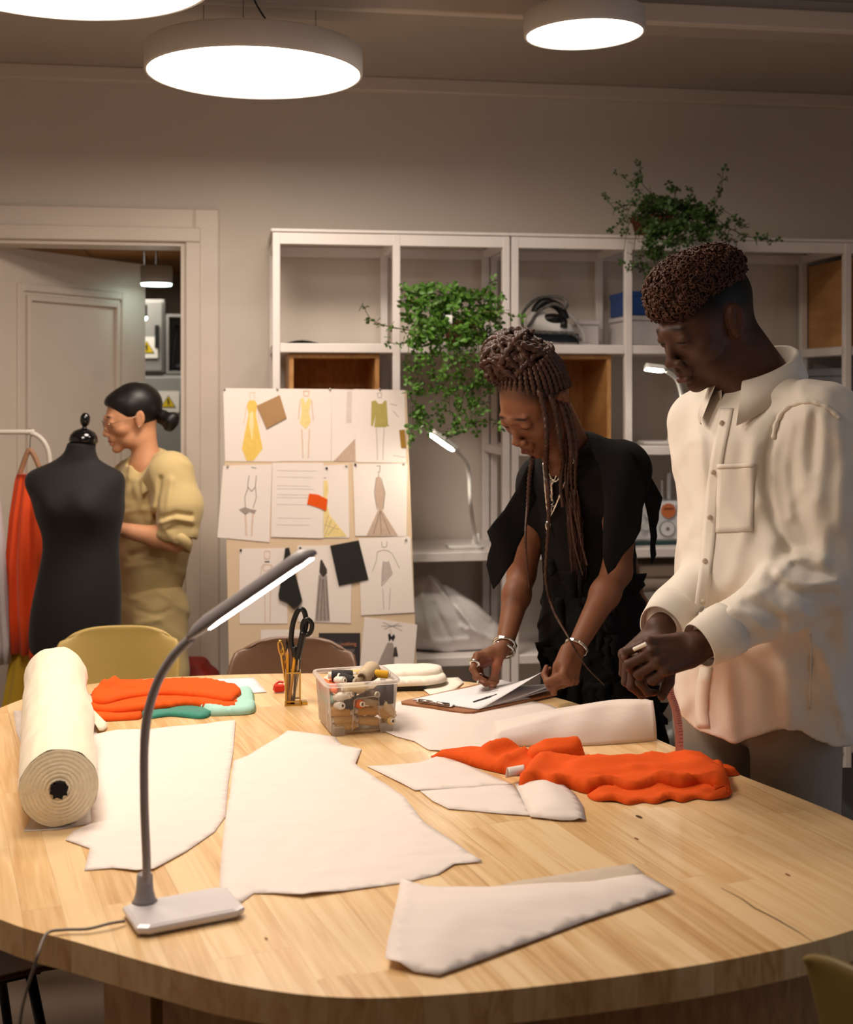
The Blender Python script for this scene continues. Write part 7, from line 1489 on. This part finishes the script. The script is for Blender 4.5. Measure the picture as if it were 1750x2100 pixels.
E2((0, -.024, .040), (.084, .102, .090)); E2((0, .028, .070), (.060, .058, .040)); sd.sub(p_ell(HT(0, .096, -.022), [.085 * ST, .070 * ST, .088 * ST], RTn), .008)
for q in (-1, 1): sd.sub(p_ell(HT(q * .085, .018, -.052), [.045 * ST, .062 * ST, .062 * ST], RTn), .008)
sd.sub(p_ell(HT(0, -.01, -.10), [.1 * ST, .075 * ST, .075 * ST], RTn), .01); me = sd.mesh(.004); link('hair', me, M_hb, tan)
bc_ = HT(-.012, -.112, -.022); sd = SDF(); sd.add(p_cone(HT(0, -.095, -.010), bc_, .020, .024), .01); b2 = bc_ + Vector((.030, -.012, -.012)); sd.add(p_cone(bc_, b2, .022, .030), .012); sd.add(p_ell(b2 + Vector((.010, 0, .014)), (.020, .022, .016)), .008); sd.add(p_ell(b2 + Vector((-.004, 0, -.022)), (.018, .02, .016)), .01); link('bun', sd.mesh(.004, lambda P: wob(P, [((.2, .3, 1), .012, .0018, 0, .3)])), M_hb, tan)
# glasses, earring
gl = thing('eyeglasses', 'thin round wire glasses worn by the woman in tan', 'glasses', HT(0, .1, 0)); M_wr = mat('glasses_wire', (190, 160, 130), .3, metal=.8)
for q in (-1, 1):
    MB().tube([HT(q * .034 + .024 * math.cos(a), .104 - .010 * abs(math.cos(a)) * (1 if math.cos(a) * q > 0 else 0), -.010 + .022 * math.sin(a)) for a in [2 * PI * k / 28 for k in range(28)]], .0011, 6, closed=True).build('rim', M_wr, gl, True)
    MB().tube([HT(q * .058, .094, -.006), HT(q * .076, .05, .002), HT(q * .080, -.005, .006), HT(q * .080, -.018, -.006)], .0011, 6).build('temple', M_wr, gl, True)
MB().tube([HT(-.010, .104, -.006), HT(0, .108, -.002), HT(.010, .104, -.006)], .0011, 6).build('bridge', M_wr, gl, True)
MB().ball(HT(-.086, -.004, -.034), .0035, 8, 6).build('earring', M_silver, None, True, label='tiny stud earring on the woman in tan', cat='earring')
# shirt with rolled sleeves
M_ts = mat('shirt_tan', (206, 182, 128), .85, var=.03, bump=.08, bscale=400, sheen=.2); sd = SDF()
sd.add(p_cone(px(312, 1000, 4.39), px(312, 1130, 4.43), .135, .140, (ft, .80))); sd.add(p_cone(px(312, 1130, 4.43), px(310, 1200, 4.45), .140, .125, (ft, .8)), .03)
sd.add(p_cone(SrT, SlT, .062, .064), .05); sd.add(p_cone(NT + Vector((.014, .012, -.03)), CT, .060, .11), .05)
sd.add(p_cone(SlT, px(365, 1040, 4.25), .075, .082), .03); sd.add(p_cone(px(365, 1040, 4.25), px(366, 1088, 4.24), .082, .068), .02); sd.add(p_cone(SrT, ErT, .07, .07), .03)
sd.add(p_cone(px(340, 1078, 4.19), px(392, 1062, 4.24), .024, .026), .012); sd.add(p_cone(px(335, 1094, 4.20), px(390, 1082, 4.24), .022, .024), .010); sd.sub(p_cone(px(368, 1110, 4.235), px(372, 1140, 4.235), .055, .07), .008)
sd.sub(p_cone(NT + Vector((-.004, -.01, .0)), NT + Vector((-.03, -.03, .12)), .054, .07), .01); sd.sub(p_cone(px(286, 925, 4.26), px(256, 1012, 4.28), .062, .012), .006)
FT = [([(330, 980), (322, 1040), (312, 1090)], 4, -.012), ([(352, 985), (340, 1060)], 7, .008), ([(335, 1060), (362, 1052), (392, 1056)], 4, -.010), ([(330, 1072), (360, 1064), (394, 1070)], 5, .010), ([(345, 1086), (370, 1076), (392, 1080)], 4, -.008), ([(255, 1050), (300, 1045)], 6, .004), ([(270, 1140), (330, 1120)], 8, -.005), ([(260, 1165), (330, 1150)], 8, .005)]
me = sd.mesh(.005, lambda P: wob(P, [((.7, -.5, .4), .10, .005, .7, .5), ((.2, .3, .9), .08, .003, 2.1, .5)]) + pridge(P, FT), name='shirt'); ts = link('shirt', me, M_ts, tan)
rows = []
for k in range(33):       # open collar
    ph = math.radians(-122 + 244 * k / 32); d = -ft * math.cos(ph) + lt * math.sin(ph); fz = (1 - math.cos(ph)) / 2; en = max(0, abs(ph) - 1.6) / 1.0; c = NT + Vector((-.012 * fz, -.012 * fz, -.03 - .085 * fz * fz)); rows.append([c + d * (.060 + .012 * fz) + Vector((0, 0, .0)), c + d * (.062 + .012 * fz) + Vector((0, 0, .034)), c + d * (.072 + .014 * fz) + Vector((0, 0, .036)), c + d * (.094 + .02 * en) + Vector((0, 0, .010 - .018 * en)), c + d * (.104 + .024 * en) + Vector((0, 0, -.008 - .022 * en))])
solidify(MB().grid(rows).build('collar', M_ts, ts, True), .0025)
# rolled cuff hanging at the elbow
rows = []
for k in range(25):
    a = 2 * PI * k / 24; rows.append([px(366 + 27 * math.cos(a), 1092 + 2 * math.sin(a) + 4 * math.cos(a), 4.235 + .06 * math.sin(a)), px(366 + 30 * math.cos(a), 1108 + 3 * math.sin(a) + 6 * math.cos(a), 4.235 + .068 * math.sin(a)), px(370 + 21 * math.cos(a), 1124 + 4 * math.sin(a) + 10 * math.cos(a), 4.235 + .05 * math.sin(a))])
solidify(MB().grid(rows).build('rolled_cuff', M_ts, ts, True), .003)
sd = SDF(); sd.add(p_cone(px(308, 1185, 4.45), PT_, .108, .130, (ft, .8)))
for h in hips: limb(sd, [h, Vector((h.x, h.y, .5)), Vector((h.x, h.y, .05))], [.095, .09, .085], .03)
FT2 = [([(250, 1190), (290, 1172), (330, 1160)], 5, -.008), ([(270, 1230), (320, 1215), (350, 1225)], 5, .006), ([(280, 1250), (320, 1262), (350, 1250)], 5, -.006), ([(280, 1280), (330, 1270)], 6, .006), ([(255, 1222), (300, 1236)], 5, .005)]
link('trousers', sd.mesh(.007, lambda P: wob(P, [((.5, .2, .8), .08, .005, 1.2, .5)]) + pridge(P, FT2), zmin=.03), M_ts, tan)
for h in hips: shoe(tan, Vector((h.x, h.y, 0)), ft, M_shoe)
